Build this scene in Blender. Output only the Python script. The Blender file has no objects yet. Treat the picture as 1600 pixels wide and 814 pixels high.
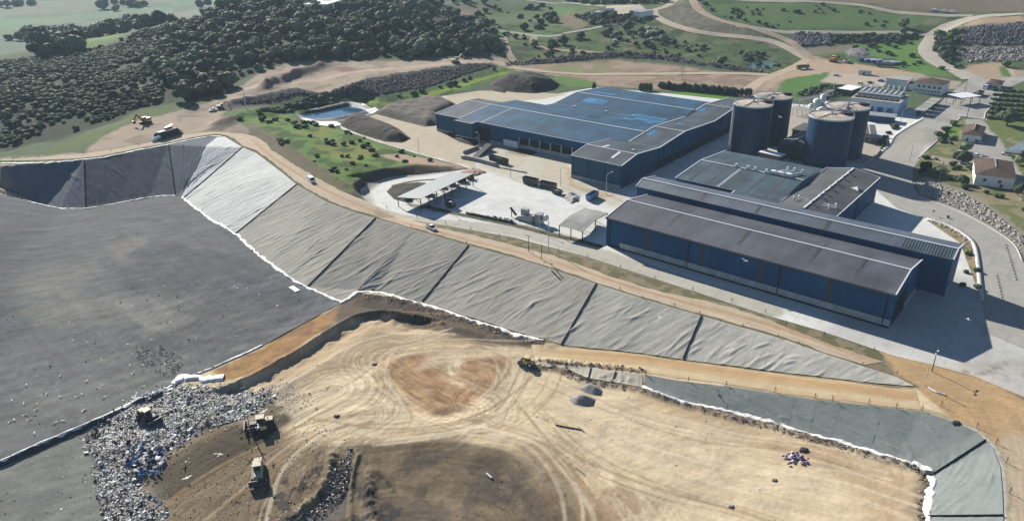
import bpy, math, random
import numpy as np
from mathutils import Matrix, Vector
from mathutils.geometry import delaunay_2d_cdt
random.seed(7); rng = np.random.default_rng(7)

# ------------------------------------------------------------------ camera
FPX = 1150.0; PITCH = math.radians(25.3); ROLL = math.radians(-1.2); CAMH = 105.0
scene = bpy.context.scene
cam_data = bpy.data.cameras.new('camera'); cam = bpy.data.objects.new('camera', cam_data)
scene.collection.objects.link(cam); scene.camera = cam
cam_data.sensor_width = 36.0; cam_data.lens = 36.0 * FPX / 1600.0
cam_data.clip_start = 1.0; cam_data.clip_end = 20000.0
_c, _s = math.cos(ROLL), math.sin(ROLL); _cp, _sp = math.cos(PITCH), math.sin(PITCH)
cr = Vector((_c, _s * _sp, _s * _cp)); cu = Vector((-_s, _c * _sp, _c * _cp)); cf = Vector((0, _cp, -_sp))
M = Matrix.Identity(4)
for i in range(3):
    M[i][0] = cr[i]; M[i][1] = cu[i]; M[i][2] = -cf[i]
M[0][3], M[1][3], M[2][3] = 0, 0, CAMH
cam.matrix_world = M

# ------------------------------------------------------------------ light
SUN_EL = math.radians(27.6); SUN_AZ = math.radians(122.7)          # direction TOWARDS the sun (math angle)
sd = Vector((math.cos(SUN_AZ) * math.cos(SUN_EL), math.sin(SUN_AZ) * math.cos(SUN_EL), math.sin(SUN_EL)))
sun_data = bpy.data.lights.new('sun', 'SUN'); sun_data.energy = 5.0; sun_data.angle = math.radians(0.5)
sun_data.color = (1.0, 0.93, 0.83)
sun = bpy.data.objects.new('sun', sun_data); scene.collection.objects.link(sun)
sun.rotation_euler = sd.to_track_quat('Z', 'Y').to_euler()
world = bpy.data.worlds.new('World'); scene.world = world; world.use_nodes = True
wn = world.node_tree.nodes; wl = world.node_tree.links
sky = wn.new('ShaderNodeTexSky'); sky.sky_type = 'NISHITA'; sky.sun_disc = False
sky.sun_elevation = SUN_EL; sky.sun_rotation = math.pi / 2 - SUN_AZ
sky.air_density = 1.0; sky.dust_density = 0.2; sky.ozone_density = 4.0
wl.new(sky.outputs[0], wn['Background'].inputs[0]); wn['Background'].inputs[1].default_value = 0.05
scene.view_settings.view_transform = 'Standard'; scene.view_settings.look = 'None'
scene.view_settings.exposure = 0.90; scene.view_settings.gamma = 1.0
scene.render.engine = 'CYCLES'
scene.cycles.volume_bounces = 0; scene.cycles.max_bounces = 4; scene.cycles.diffuse_bounces = 1; scene.cycles.glossy_bounces = 2

# ------------------------------------------------------------------ pixel <-> world helpers (used to lay the place out)
def ray(u, v):
    x = u - 800.; y = 407. - v
    x, y = _c * x - _s * y, _s * x + _c * y
    return np.array([x, FPX * _cp + y * _sp, -FPX * _sp + y * _cp])
def at(u, v, z=0.):
    d = ray(u, v); t = (CAMH - z) / (-d[2]); return np.array([d[0] * t, d[1] * t, z])

# ------------------------------------------------------------------ noise
_tab = np.random.default_rng(3).random((8, 256, 256))
def vn(x, y, k=0):
    x = np.asarray(x, float) + 1000.37 * (k + 1); y = np.asarray(y, float) + 517.13 * (k + 2)
    xi = np.floor(x).astype(int); yi = np.floor(y).astype(int); fx = x - xi; fy = y - yi
    fx = fx * fx * (3 - 2 * fx); fy = fy * fy * (3 - 2 * fy); t = _tab[k % 8]
    a = t[xi & 255, yi & 255]; b = t[(xi + 1) & 255, yi & 255]; c = t[xi & 255, (yi + 1) & 255]; d = t[(xi + 1) & 255, (yi + 1) & 255]
    return (a * (1 - fx) + b * fx) * (1 - fy) + (c * (1 - fx) + d * fx) * fy
def fbm(x, y, s, k=0, o=4):
    r = 0; a = .5; n = 0
    for i in range(o):
        r = r + a * vn(x / s, y / s, k + i); n += a; a *= .5; s *= .47
    return r / n
def sstep(a, b, x):
    t = np.clip((x - a) / (b - a), 0, 1); return t * t * (3 - 2 * t)

# ------------------------------------------------------------------ 2D geometry
def pip(P, X, Y):
    r = np.zeros(X.shape, bool); n = len(P)
    for i in range(n):
        x1, y1 = P[i]; x2, y2 = P[(i + 1) % n]
        if y1 == y2: continue
        c = ((y1 > Y) != (y2 > Y)) & (X < (x2 - x1) * (Y - y1) / (y2 - y1) + x1); r ^= c
    return r
def pdist(P, X, Y, closed=False):
    """distance to polyline, signed side distance and arc parameter"""
    best = np.full(X.shape, 1e18); sg = np.zeros(X.shape); ar = np.zeros(X.shape); L = 0.
    n = len(P); m = n if closed else n - 1
    for i in range(m):
        ax, ay = P[i][:2]; bx, by = P[(i + 1) % n][:2]; dx, dy = bx - ax, by - ay; l2 = dx * dx + dy * dy
        if l2 < 1e-9: continue
        t = np.clip(((X - ax) * dx + (Y - ay) * dy) / l2, 0, 1)
        qx = X - ax - t * dx; qy = Y - ay - t * dy; d = qx * qx + qy * qy
        k = d < best; l = math.sqrt(l2)
        best = np.where(k, d, best); sg = np.where(k, np.sign(dx * qy - dy * qx), sg); ar = np.where(k, L + t * l, ar); L += l
    return np.sqrt(best), sg, ar
def sdpoly(P, X, Y):
    d, _, _ = pdist(P, X, Y, True); return np.where(pip(P, X, Y), d, -d)
def resample(P, n):
    P = np.asarray(P, float); s = np.r_[0, np.cumsum(np.linalg.norm(np.diff(P[:, :2], axis=0), axis=1))]
    t = np.linspace(0, s[-1], n); return np.stack([np.interp(t, s, P[:, k]) for k in range(P.shape[1])], 1)
def smooth_line(P, n=6):
    """Catmull-Rom through the points"""
    P = np.asarray(P, float); Q = np.vstack([2 * P[0] - P[1], P, 2 * P[-1] - P[-2]]); out = []
    for i in range(1, len(Q) - 2):
        for t in np.linspace(0, 1, n, endpoint=False):
            out.append(.5 * ((2 * Q[i]) + (-Q[i - 1] + Q[i + 1]) * t + (2 * Q[i - 1] - 5 * Q[i] + 4 * Q[i + 1] - Q[i + 2]) * t * t + (-Q[i - 1] + 3 * Q[i] - 3 * Q[i + 1] + Q[i + 2]) * t ** 3))
    out.append(P[-1]); return np.array(out)

# ------------------------------------------------------------------ terrain control lines: (u, v, z)
LT = [(-140,275,4),(-60,267,4),(0,260,4),(132,250.6,4),(217,235.6,4),(263,227,4),(317,216,4),(351,214,4),(379,231,4),(400,239.5,3.7),(443,272,3.4),(463.5,289,3.2),(510,315.5,2.7),(550,330.5,2.3),(587,341.5,2),(647,359,1.7),(687.6,371,1.5),(734,384.5,1.3),(800,402,1.2),(850,417,1.1),(932,444,1),(980,459,.9),(1040.7,477.6,.7),(1096,494,.5),(1168,514,.4),(1230,532,.3),(1277,549,.2),(1347,572,.1),(1400,589,0),(1430,604,-.1)]
LB = [(-140,290,-9),(-60,298,-9),(0,303,-9),(50,315.5,-9),(93.6,325.5,-9),(134,325.5,-9),(184,317,-9),(234,308,-9),(274,305,-9),(291,314,-9),(321,337,-9.1),(368,365.6,-9.2),(400,395,-9.3),(420,412,-9.3),(450,432,-9.4),(480,449,-9.4),(534,472.5,-9.2),(560,454,-8.9),(587,454,-8.9),(634,466,-8.8),(684,479,-8.7),(727.6,494,-8.6),(767.6,506,-8.5),(800,517.6,-8.4),(850,531,-8.2),(877,539,-8.0),(930,545,-7.4),(1000,552,-6.5),(1067,562,-5.6),(1154,573,-4.3),(1200,579.5,-3.6),(1283.5,589,-2.4),(1367,599,-1.1),(1430,604,-.1)]
RT = [(843.7,568,-8.3),(880,571,-8),(923,574.4,-7.5),(962,581,-7.0),(1005,585,-6.4),(1060,595,-5.7),(1134,604,-4.7),(1200,614,-3.8),(1277,625.6,-2.8),(1357,634,-1.8),(1440.6,644,-.9),(1494,660.6,-.5),(1527.5,675.7,-.4),(1551,699,-.4),(1562.6,729,-.4),(1566,769,-.4),(1567.6,814,-.4),(1568,930,-.4)]
RB = [(845,573,-8.6),(883,577,-8.5),(917.6,592.5,-8.3),(959,599,-8.1),(1007,606,-7.7),(1050.6,622,-7.7),(1117.5,639,-7.3),(1200,659,-6.9),(1267,679,-6.4),(1333.7,697,-5.9),(1400.5,716,-5.4),(1427,724,-5.1),(1455.6,742.5,-4.9),(1452,776,-4.8),(1449,809,-4.8),(1443,930,-4.8)]
def W3(L): return np.array([at(*p) for p in L])
LT3, LB3, RT3, RB3 = W3(LT), W3(LB), W3(RT), W3(RB)
LTW, LBW = LT3, LB3
ctrl_lines = [LT, LB, RT, RB,
 # far edge of the perimeter road
 [(-60,257,4.2),(0,249.5,4.2),(130,240,4.2),(217,226,4.2),(300,209,4.2),(350,206,4.2),(400,214,4.3),(433,240.6,4),(483,272,3.5),(533,298.5,3),(587,322,2.3),(667,350.5,1.6),(734,367,1.3),(800,383,1.1),(867,400,1),(934,424,.8),(1000,446,.7),(1067,462,.5),(1134,477.5,.4),(1200,498,.3),(1310,542,.15),(1400,562,.05)],
 # near edge of the paved road
 [(614,341,.2),(700,353,.1),(800,370,0),(917,401,0),(1081,454,0),(1200,493,0),(1287,518,0),(1395,555,0),(1455,569,0),(1521,587,0),(1600,620,0),(1700,660,0)],
 # loop outer edge, cut slope top
 [(608,336,.2),(577,319,.1),(564,304,0),(573,289,0),(607,278,0),(647,274.5,0),(700,269,0),(730,268,0)],
 [(556,300,3),(552,288,4),(566,278,4.2),(604,263,3.6),(650,258,2.6),(700,259,1.0)],
 # yard edge below the grass bank
 [(520,199,.3),(534,202,.2),(587,222,.1),(654,242,.1),(717,259,.1)],
 [(430,196,6),(470,222,5.8),(510,250,5.2),(535,275,4.6)],
 [(400,185,5.5),(440,188,4),(470,190,2)],
 # rock bank behind the pond
 [(330,160,6),(365,156,7),(400,146,7.5),(470,140,8),(544,134,8),(574,124,8),(634,114,8),(701,104,7.5),(767,100,6.5),(800,101,4)],
 [(345,170,4),(400,165,3.2),(500,148,2.8),(600,148,2.6),(667,138,2.6),(717,121,3),(777,105,3.4)],
 # pond
 [(462,179,1.2),(500,168,1.2),(546,157,1.2),(596,173,1.0),(572,183,.8),(519,192.5,.8),(492,195,.8),(470,187,1.0),(462,179,1.2)],
 [(474,181,-1.8),(505,172,-1.8),(546,163,-1.8),(581,173.5,-1.8),(566,179.5,-1.8),(519,189,-1.8),(493,190.5,-1.8),(477,185.5,-1.8),(474,181,-1.8)],
 # yard far side
 [(597,175,.4),(650,182,0),(687,152,.2),(760,142,.2),(870,148,0),(920,137,0),(1030,146,0),(1150,156,0),(1230,160,0),(1340,176,0)],
 # foot of the wooded hill
 [(-60,247,4.4),(0,240,4.5),(100,228,4.6),(180,200,5),(215,183,5.2),(290,170,5.4),(350,150,6),(400,118,8),(440,105,8),(500,98,8),(560,96,8),(640,96,7.5),(700,93,7),(790,90,5)],
 # hill body and crest
 [(-80,150,6),(0,140,6),(100,130,8),(250,110,12),(400,75,16),(550,60,17),(680,70,12),(760,80,8)],
 [(450,40,22),(560,35,22),(640,40,19)],
 [(-80,100,4),(0,98,3),(60,92,3),(110,88,4),(160,74,8),(234,47,14),(334,23,21),(398,7,27),(460,-6,31),(520,-8,32),(600,4,28),(660,20,22),(710,44,14),(760,70,9),(790,85,6)],
 [(-60,80,-25),(60,72,-28),(150,60,-28),(260,30,-32)], [(-100,30,-38),(100,25,-38),(330,2,-38)],
 # centre background
 [(820,93,4),(900,91,4.5),(960,84,5.5),(1030,88,5),(1080,98,4),(1150,108,2)],
 [(800,104,1.5),(880,100,1.6),(960,96,1.6),(1060,103,1.6),(1130,112,1.5)],
 [(790,60,8),(850,66,8),(920,60,9),(1000,50,11.5),(1100,64,8.5),(1160,74,6.5)],
 [(760,25,10),(850,14,12),(900,28,13.5),(930,38,14),(1000,40,14),(1040,42,14)],
 [(890,16,18),(935,20,19),(1000,22,19.5),(1015,15,20)],
 [(1015,18,20),(1035,33,17),(1080,48,13.5),(1130,55,11),(1200,64,8),(1252,84,4)],
 [(1070,0,26),(1090,20,21),(1120,34,18),(1180,46,14.5),(1230,62,10),(1262,88,3.5)],
 [(1180,-5,28),(1260,5,25),(1340,8,24),(1400,18,20),(1480,22,19),(1600,20,21)],
 [(1200,50,13),(1240,50.5,13),(1330,50,13),(1430,50,13),(1450,50,13)],
 [(1225,66,7),(1250,71,6.5),(1330,66,7),(1400,66,7.5),(1432,60,9)],
 [(1200,30,18),(1300,22,19.5),(1400,30,17),(1470,30,18)],
 # access road up the hill
 [(1511,118,1),(1480,107,2),(1456,93,4),(1446,80,6),(1452,65,9),(1470,48,13),(1496,36,16),(1530,26,20),(1600,22,22)],
 [(1484,142,.2),(1520,128,.3),(1600,120,.5),(1700,115,.6)],
 [(1500,45,17),(1540,38,20),(1620,38,20)], [(1500,70,8),(1560,72,8),(1640,72,8)], [(1500,95,4),(1600,95,4)],
 [(1240,92,2),(1350,90,2.5),(1420,100,2.5)], [(1300,118,.8),(1380,120,.6)],
 [(1440,240,0),(1440,300,0),(1510,325,0),(1590,365,0),(1640,400,0)],
 [(1450,215,.6),(1452,280,1.2),(1520,300,1.6),(1600,340,1.8),(1660,370,2)],
 [(1480,160,.3),(1600,200,.8),(1700,240,1)],
 # landfill surfaces
 [(600,470,-8.6),(700,520,-8.2),(800,560,-8.3),(830,575,-8.8)],
 [(500,700,-8.6),(560,696,-8.5),(640,692,-8.3),(720,690,-8.3),(790,705,-8.4),(860,735,-8.7),(930,780,-9.2),(970,830,-9.6)],
 [(560,760,-10.5),(680,770,-11.2),(800,800,-11.5),(860,860,-12)],
 [(950,660,-8.3),(1200,730,-7.0),(1330,800,-6.0)],
 [(0,722,-9.9),(130,665,-9.8),(250,612,-9.7),(280,597,-9.7),(330,577,-9.6),(410,540,-9.5),(534,473.5,-9.3)],
 [(0,730,-10.9),(130,672,-10.8),(250,619,-10.2)],
 [(0,500,-9.8),(200,450,-9.2),(350,430,-9.2)], [(150,800,-11),(250,700,-9.6),(350,650,-9),(420,600,-8.8)],
 [(0,870,-11.2),(150,870,-11.2),(400,870,-10.5),(600,900,-12)],
]
ctrl = []; cedges = []
for L in ctrl_lines:
    b = len(ctrl); w = W3(L)
    for i, p in enumerate(w):
        if i == len(w) - 1 and len(w) > 3 and np.hypot(*(w[0] - p)[:2]) < .1:
            cedges.append((len(ctrl) - 1, b)); continue
        ctrl.append(tuple(p))
        if i: cedges.append((len(ctrl) - 2, len(ctrl) - 1))
for (rr, a0, zz) in [(7000, 0, 60)]:
    for a in range(20, 165, 8):
        ctrl.append((rr * math.cos(math.radians(a)), rr * math.sin(math.radians(a)), 140 if a > 60 else 160))
for a in range(20, 165, 8):
    left = a > 98
    r_ = 2400; ctrl.append((r_ * math.cos(math.radians(a)), r_ * math.sin(math.radians(a)), -30 if left else 60))
    if not left: ctrl.append((1500 * math.cos(math.radians(a)), 1500 * math.sin(math.radians(a)), 46))
for a in range(10, 171, 20): ctrl.append((20 * math.cos(math.radians(a)), 20 * math.sin(math.radians(a)), -10))
for p in [(-400, 60, -10), (-300, 160, -9.5), (300, 60, 0), (260, 150, 0), (600, 300, 2), (-700, 350, 4)]: ctrl.append(p)
res = delaunay_2d_cdt([Vector(p[:2]) for p in ctrl], cedges, [], 0, 1e-4)
tv = np.array([[v.x, v.y] for v in res[0]]); tz = np.zeros(len(tv)); cxy = np.array([p[:2] for p in ctrl]); cz = np.array([p[2] for p in ctrl])
for i, o in enumerate(res[3]):
    if o: tz[i] = np.mean([cz[j] for j in o])
    else:
        d = np.hypot(*(cxy - tv[i]).T); k = np.argsort(d)[:3]; w = 1 / (d[k] + .1); tz[i] = (cz[k] * w).sum() / w.sum()
tris = [f for f in res[2]]

# polar ground grid
NA = 1250
dep = np.concatenate([np.arange(math.atan(CAMH / 55), math.atan(CAMH / 950), -1.22e-3)])
RR = np.concatenate([CAMH / np.tan(dep), np.geomspace(960, 6600, 60)]); NR = len(RR)
AA = np.linspace(math.radians(146), math.radians(34), NA)
GX = RR[:, None] * np.cos(AA)[None]; GY = RR[:, None] * np.sin(AA)[None]
def tin(X, Y):
    Z = np.full(X.shape, np.nan)
    order = np.argsort(X.ravel()); xs = X.ravel()[order]; ys = Y.ravel()[order]; zf = Z.ravel()[order]
    for f in tris:
        for k in range(1, len(f) - 1):
            a, b, c = f[0], f[k], f[k + 1]
            pa, pb, pc = tv[a], tv[b], tv[c]
            lo, hi = np.searchsorted(xs, [min(pa[0], pb[0], pc[0]), max(pa[0], pb[0], pc[0])])
            if hi <= lo: continue
            x = xs[lo:hi]; y = ys[lo:hi]
            m = (y >= min(pa[1], pb[1], pc[1])) & (y <= max(pa[1], pb[1], pc[1]))
            if not m.any(): continue
            idx = np.nonzero(m)[0]; x = x[idx]; y = y[idx]
            det = (pb[1] - pc[1]) * (pa[0] - pc[0]) + (pc[0] - pb[0]) * (pa[1] - pc[1])
            if abs(det) < 1e-9: continue
            l1 = ((pb[1] - pc[1]) * (x - pc[0]) + (pc[0] - pb[0]) * (y - pc[1])) / det
            l2 = ((pc[1] - pa[1]) * (x - pc[0]) + (pa[0] - pc[0]) * (y - pc[1])) / det
            l3 = 1 - l1 - l2; k2 = (l1 >= -1e-6) & (l2 >= -1e-6) & (l3 >= -1e-6)
            zf[lo + idx[k2]] = l1[k2] * tz[a] + l2[k2] * tz[b] + l3[k2] * tz[c]
    out = np.empty(X.size); out[order] = zf; out = out.reshape(X.shape)
    return np.where(np.isnan(out), -5., out)
GZ = tin(GX, GY)

def PW(P):
    """pixel polygon -> world xy on the unperturbed terrain"""
    return np.array([G(u, v)[:2] for u, v in P])
def Hq(x, y, Z=None):
    Z = GZ if Z is None else Z
    x = np.asarray(x, float); y = np.asarray(y, float)
    r = np.hypot(x, y); a = np.arctan2(y, x)
    i = np.interp(r, RR, np.arange(NR)); j = (AA[0] - a) / (AA[0] - AA[1])
    i = np.clip(i, 0, NR - 1.001); j = np.clip(j, 0, NA - 1.001)
    i0 = i.astype(int); j0 = j.astype(int); fi = i - i0; fj = j - j0
    return (Z[i0, j0] * (1 - fj) + Z[i0, j0 + 1] * fj) * (1 - fi) + (Z[i0 + 1, j0] * (1 - fj) + Z[i0 + 1, j0 + 1] * fj) * fi
def G(u, v, dz=0.):
    d = ray(u, v); r = np.geomspace(60, 6000, 1500); hd = math.hypot(d[0], d[1])
    x = d[0] / hd * r; y = d[1] / hd * r; z = CAMH + d[2] / hd * r
    k = np.nonzero(z <= Hq(x, y) + dz)[0]
    if len(k) == 0: return np.array([x[-1], y[-1], float(Hq(x[-1], y[-1]))])
    lo, hi = r[max(k[0] - 1, 0)], r[k[0]]
    for _ in range(18):
        m = (lo + hi) / 2
        if CAMH + d[2] / hd * m <= float(Hq(d[0] / hd * m, d[1] / hd * m)) + dz: hi = m
        else: lo = m
    m = hi; return np.array([d[0] / hd * m, d[1] / hd * m, float(Hq(d[0] / hd * m, d[1] / hd * m))])

# smooth the hills a little (outside the engineered area), keep the break lines of the works sharp
PLANT = np.array([at(u, v, 0)[:2] for u, v in [(-150,300),(-150,240),(230,214),(380,205),(560,270),(560,215),(470,190),(455,176),(548,150),(640,170),(900,132),(1150,150),(1340,165),(1500,120),(1700,110),(1800,900),(-200,900),(-400,500)]])
far = ~pip(PLANT, GX, GY)
Zs = GZ.copy()
for _ in range(10):
    Zs[1:-1, 1:-1] = (Zs[:-2, 1:-1] + Zs[2:, 1:-1] + Zs[1:-1, :-2] + Zs[1:-1, 2:] + Zs[1:-1, 1:-1] * 2) / 6
wfar = sstep(0, 12, np.where(far, np.minimum(pdist(PLANT, GX, GY, True)[0], 50), 0))
GZ = GZ * (1 - wfar) + Zs * wfar
GZ = GZ + wfar * (fbm(GX, GY, 60, 1, 4) - .5) * 3.0 * np.clip((np.hypot(GX, GY) - 350) / 400, .1, 3.)
# ------------------------------------------------------------------ colours: reflectance of things that read as this sRGB value in full sun
GAIN = np.array([1.52, 1.47, 1.42])
def S(r, g, b):
    c = np.array([r, g, b]) / 255.; c = np.where(c <= .04045, c / 12.92, ((c + .055) / 1.055) ** 2.4)
    return np.clip(c / GAIN, 0.004, .8)
def poly(pts, c, soft=1.5, warp=2., a=1., wk=0, ws=None): return ('p', PW(pts), S(*c), soft, warp, a, wk, ws)
def line(pts, c, w, soft=1., warp=.6, a=1., wk=0): return ('l', smooth_line(PW(pts), 6), S(*c), w, soft, warp, a, wk)
def flow(pts, w, amp, sf=22., df=.8, k=0): return ('f', smooth_line(PW(pts), 6), w, amp, sf, df, k)
def mott(pts, c, scale, thr, a=.8, soft=3., k=0): return ('m', PW(pts), S(*c), scale, thr, a, soft, k)
def colour(X, Y, base, layers):
    C = np.empty(X.shape + (3,)); C[:] = base
    for L in layers:
        P = L[1]; reach = 6.
        if L[0] == 'p': reach = L[3] + L[4] * 1.2
        if L[0] == 'l': reach = L[3] + L[4] + L[5]
        if L[0] == 'f': reach = L[2]
        if L[0] == 'm': reach = L[6]
        m = (X > P[:, 0].min() - reach) & (X < P[:, 0].max() + reach) & (Y > P[:, 1].min() - reach) & (Y < P[:, 1].max() + reach)
        if not m.any(): continue
        x, y = X[m], Y[m]; cc = C[m]
        if L[0] == 'p':
            _, _, col, soft, warp, a, k, ws = L
            d = sdpoly(P, x, y) + (fbm(x, y, ws or max(warp * 3, 1.5), k, 4) - .5) * 2.4 * warp
            w = (sstep(-soft, soft, d) * a)[:, None]; cc = cc * (1 - w) + col * w
        elif L[0] == 'l':
            _, _, col, wd, soft, warp, a, k = L
            d = wd / 2 - pdist(P, x, y)[0] + (fbm(x, y, max(warp * 4, 1.5), k, 3) - .5) * 2.4 * warp
            w = (sstep(-soft, soft, d) * a)[:, None]; cc = cc * (1 - w) + col * w
        elif L[0] == 'm':
            _, _, col, sc, thr, a, soft, k = L
            w = (sstep(0, soft, sdpoly(P, x, y)) * sstep(thr - .06, thr + .06, fbm(x, y, sc, k, 4)) * a)[:, None]; cc = cc * (1 - w) + col * w
        else:
            _, _, wd, amp, sf, df, k = L
            d, sg, ar = pdist(P, x, y); n = vn(ar / sf, d * sg / df, k) * .6 + vn(ar / sf * 2, d * sg / df * 2.3, k + 1) * .4
            w = amp * (1 - sstep(wd * .5, wd, d)); cc = cc * (1 + (n - .5) * 2 * w)[:, None]
        C[m] = cc
    return C

WOOD = [(-60,240),(0,236),(90,225),(170,195),(215,174),(280,160),(345,146),(385,118),(440,98),(500,93),(640,91),(720,88),(785,82),(788,72),(740,42),(700,18),(640,2),(560,-8),(460,-8),(398,5),(334,22),(284,37),(234,46),(200,58),(160,74),(110,88),(60,92),(0,96),(-60,98)]
TRASH = [(128,690),(150,665),(205,625),(250,604),(300,600),(345,606),(395,600),(432,606),(440,618),(415,632),(390,650),(330,668),(270,705),(235,738),(225,762),(262,790),(262,830),(165,840),(150,770)]
INSIDE = [(u, v) for u, v, _ in LT] + [(u, v) for u, v, _ in RT[11:]] + [(1560,990),(-140,990)]
EARTH1 = [(-60,256),(0,249),(130,239),(160,215),(200,196),(215,188),(290,172),(350,153),(395,122),(440,101),(500,97),(640,96),(790,90),(802,100),(780,104),(701,105),(634,115),(574,125),(544,135),(470,141),(430,148),(400,160),(430,172),(400,182),(380,190),(395,212),(350,208),(300,211),(217,228),(130,242)]
TRACKS = [[(830,550),(700,545),(620,560),(560,600),(480,640)], [(840,555),(800,600),(720,650),(600,665),(470,650)], [(860,560),(840,620),(760,670),(640,680),(520,690)],
 [(700,520),(620,515),(540,540),(470,580),(420,610)], [(1400,740),(1250,700),(1100,680),(960,640),(860,590)], [(1440,800),(1300,760),(1150,750),(1000,700),(900,640)], [(1300,850),(1150,800),(1000,760),(880,700),(820,640)],
 [(240,810),(320,750),(410,700),(480,670),(600,650)], [(300,830),(370,770),(440,710),(520,670),(640,660)], [(395,860),(410,790),(440,730),(500,680),(600,640)], [(900,870),(905,800),(880,740),(830,690),(740,670)],
 [(960,870),(950,800),(910,740),(850,690),(760,660)], [(820,560),(800,610),(770,650),(700,670),(600,680)], [(690,520),(620,540),(590,585),(620,640),(560,690)], [(630,550),(720,538),(790,548),(800,580),(770,615)], [(450,600),(520,560),(590,535),(680,530),(760,540)]]
TRACKS = [np.array(t, float) for t in TRACKS]
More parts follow.
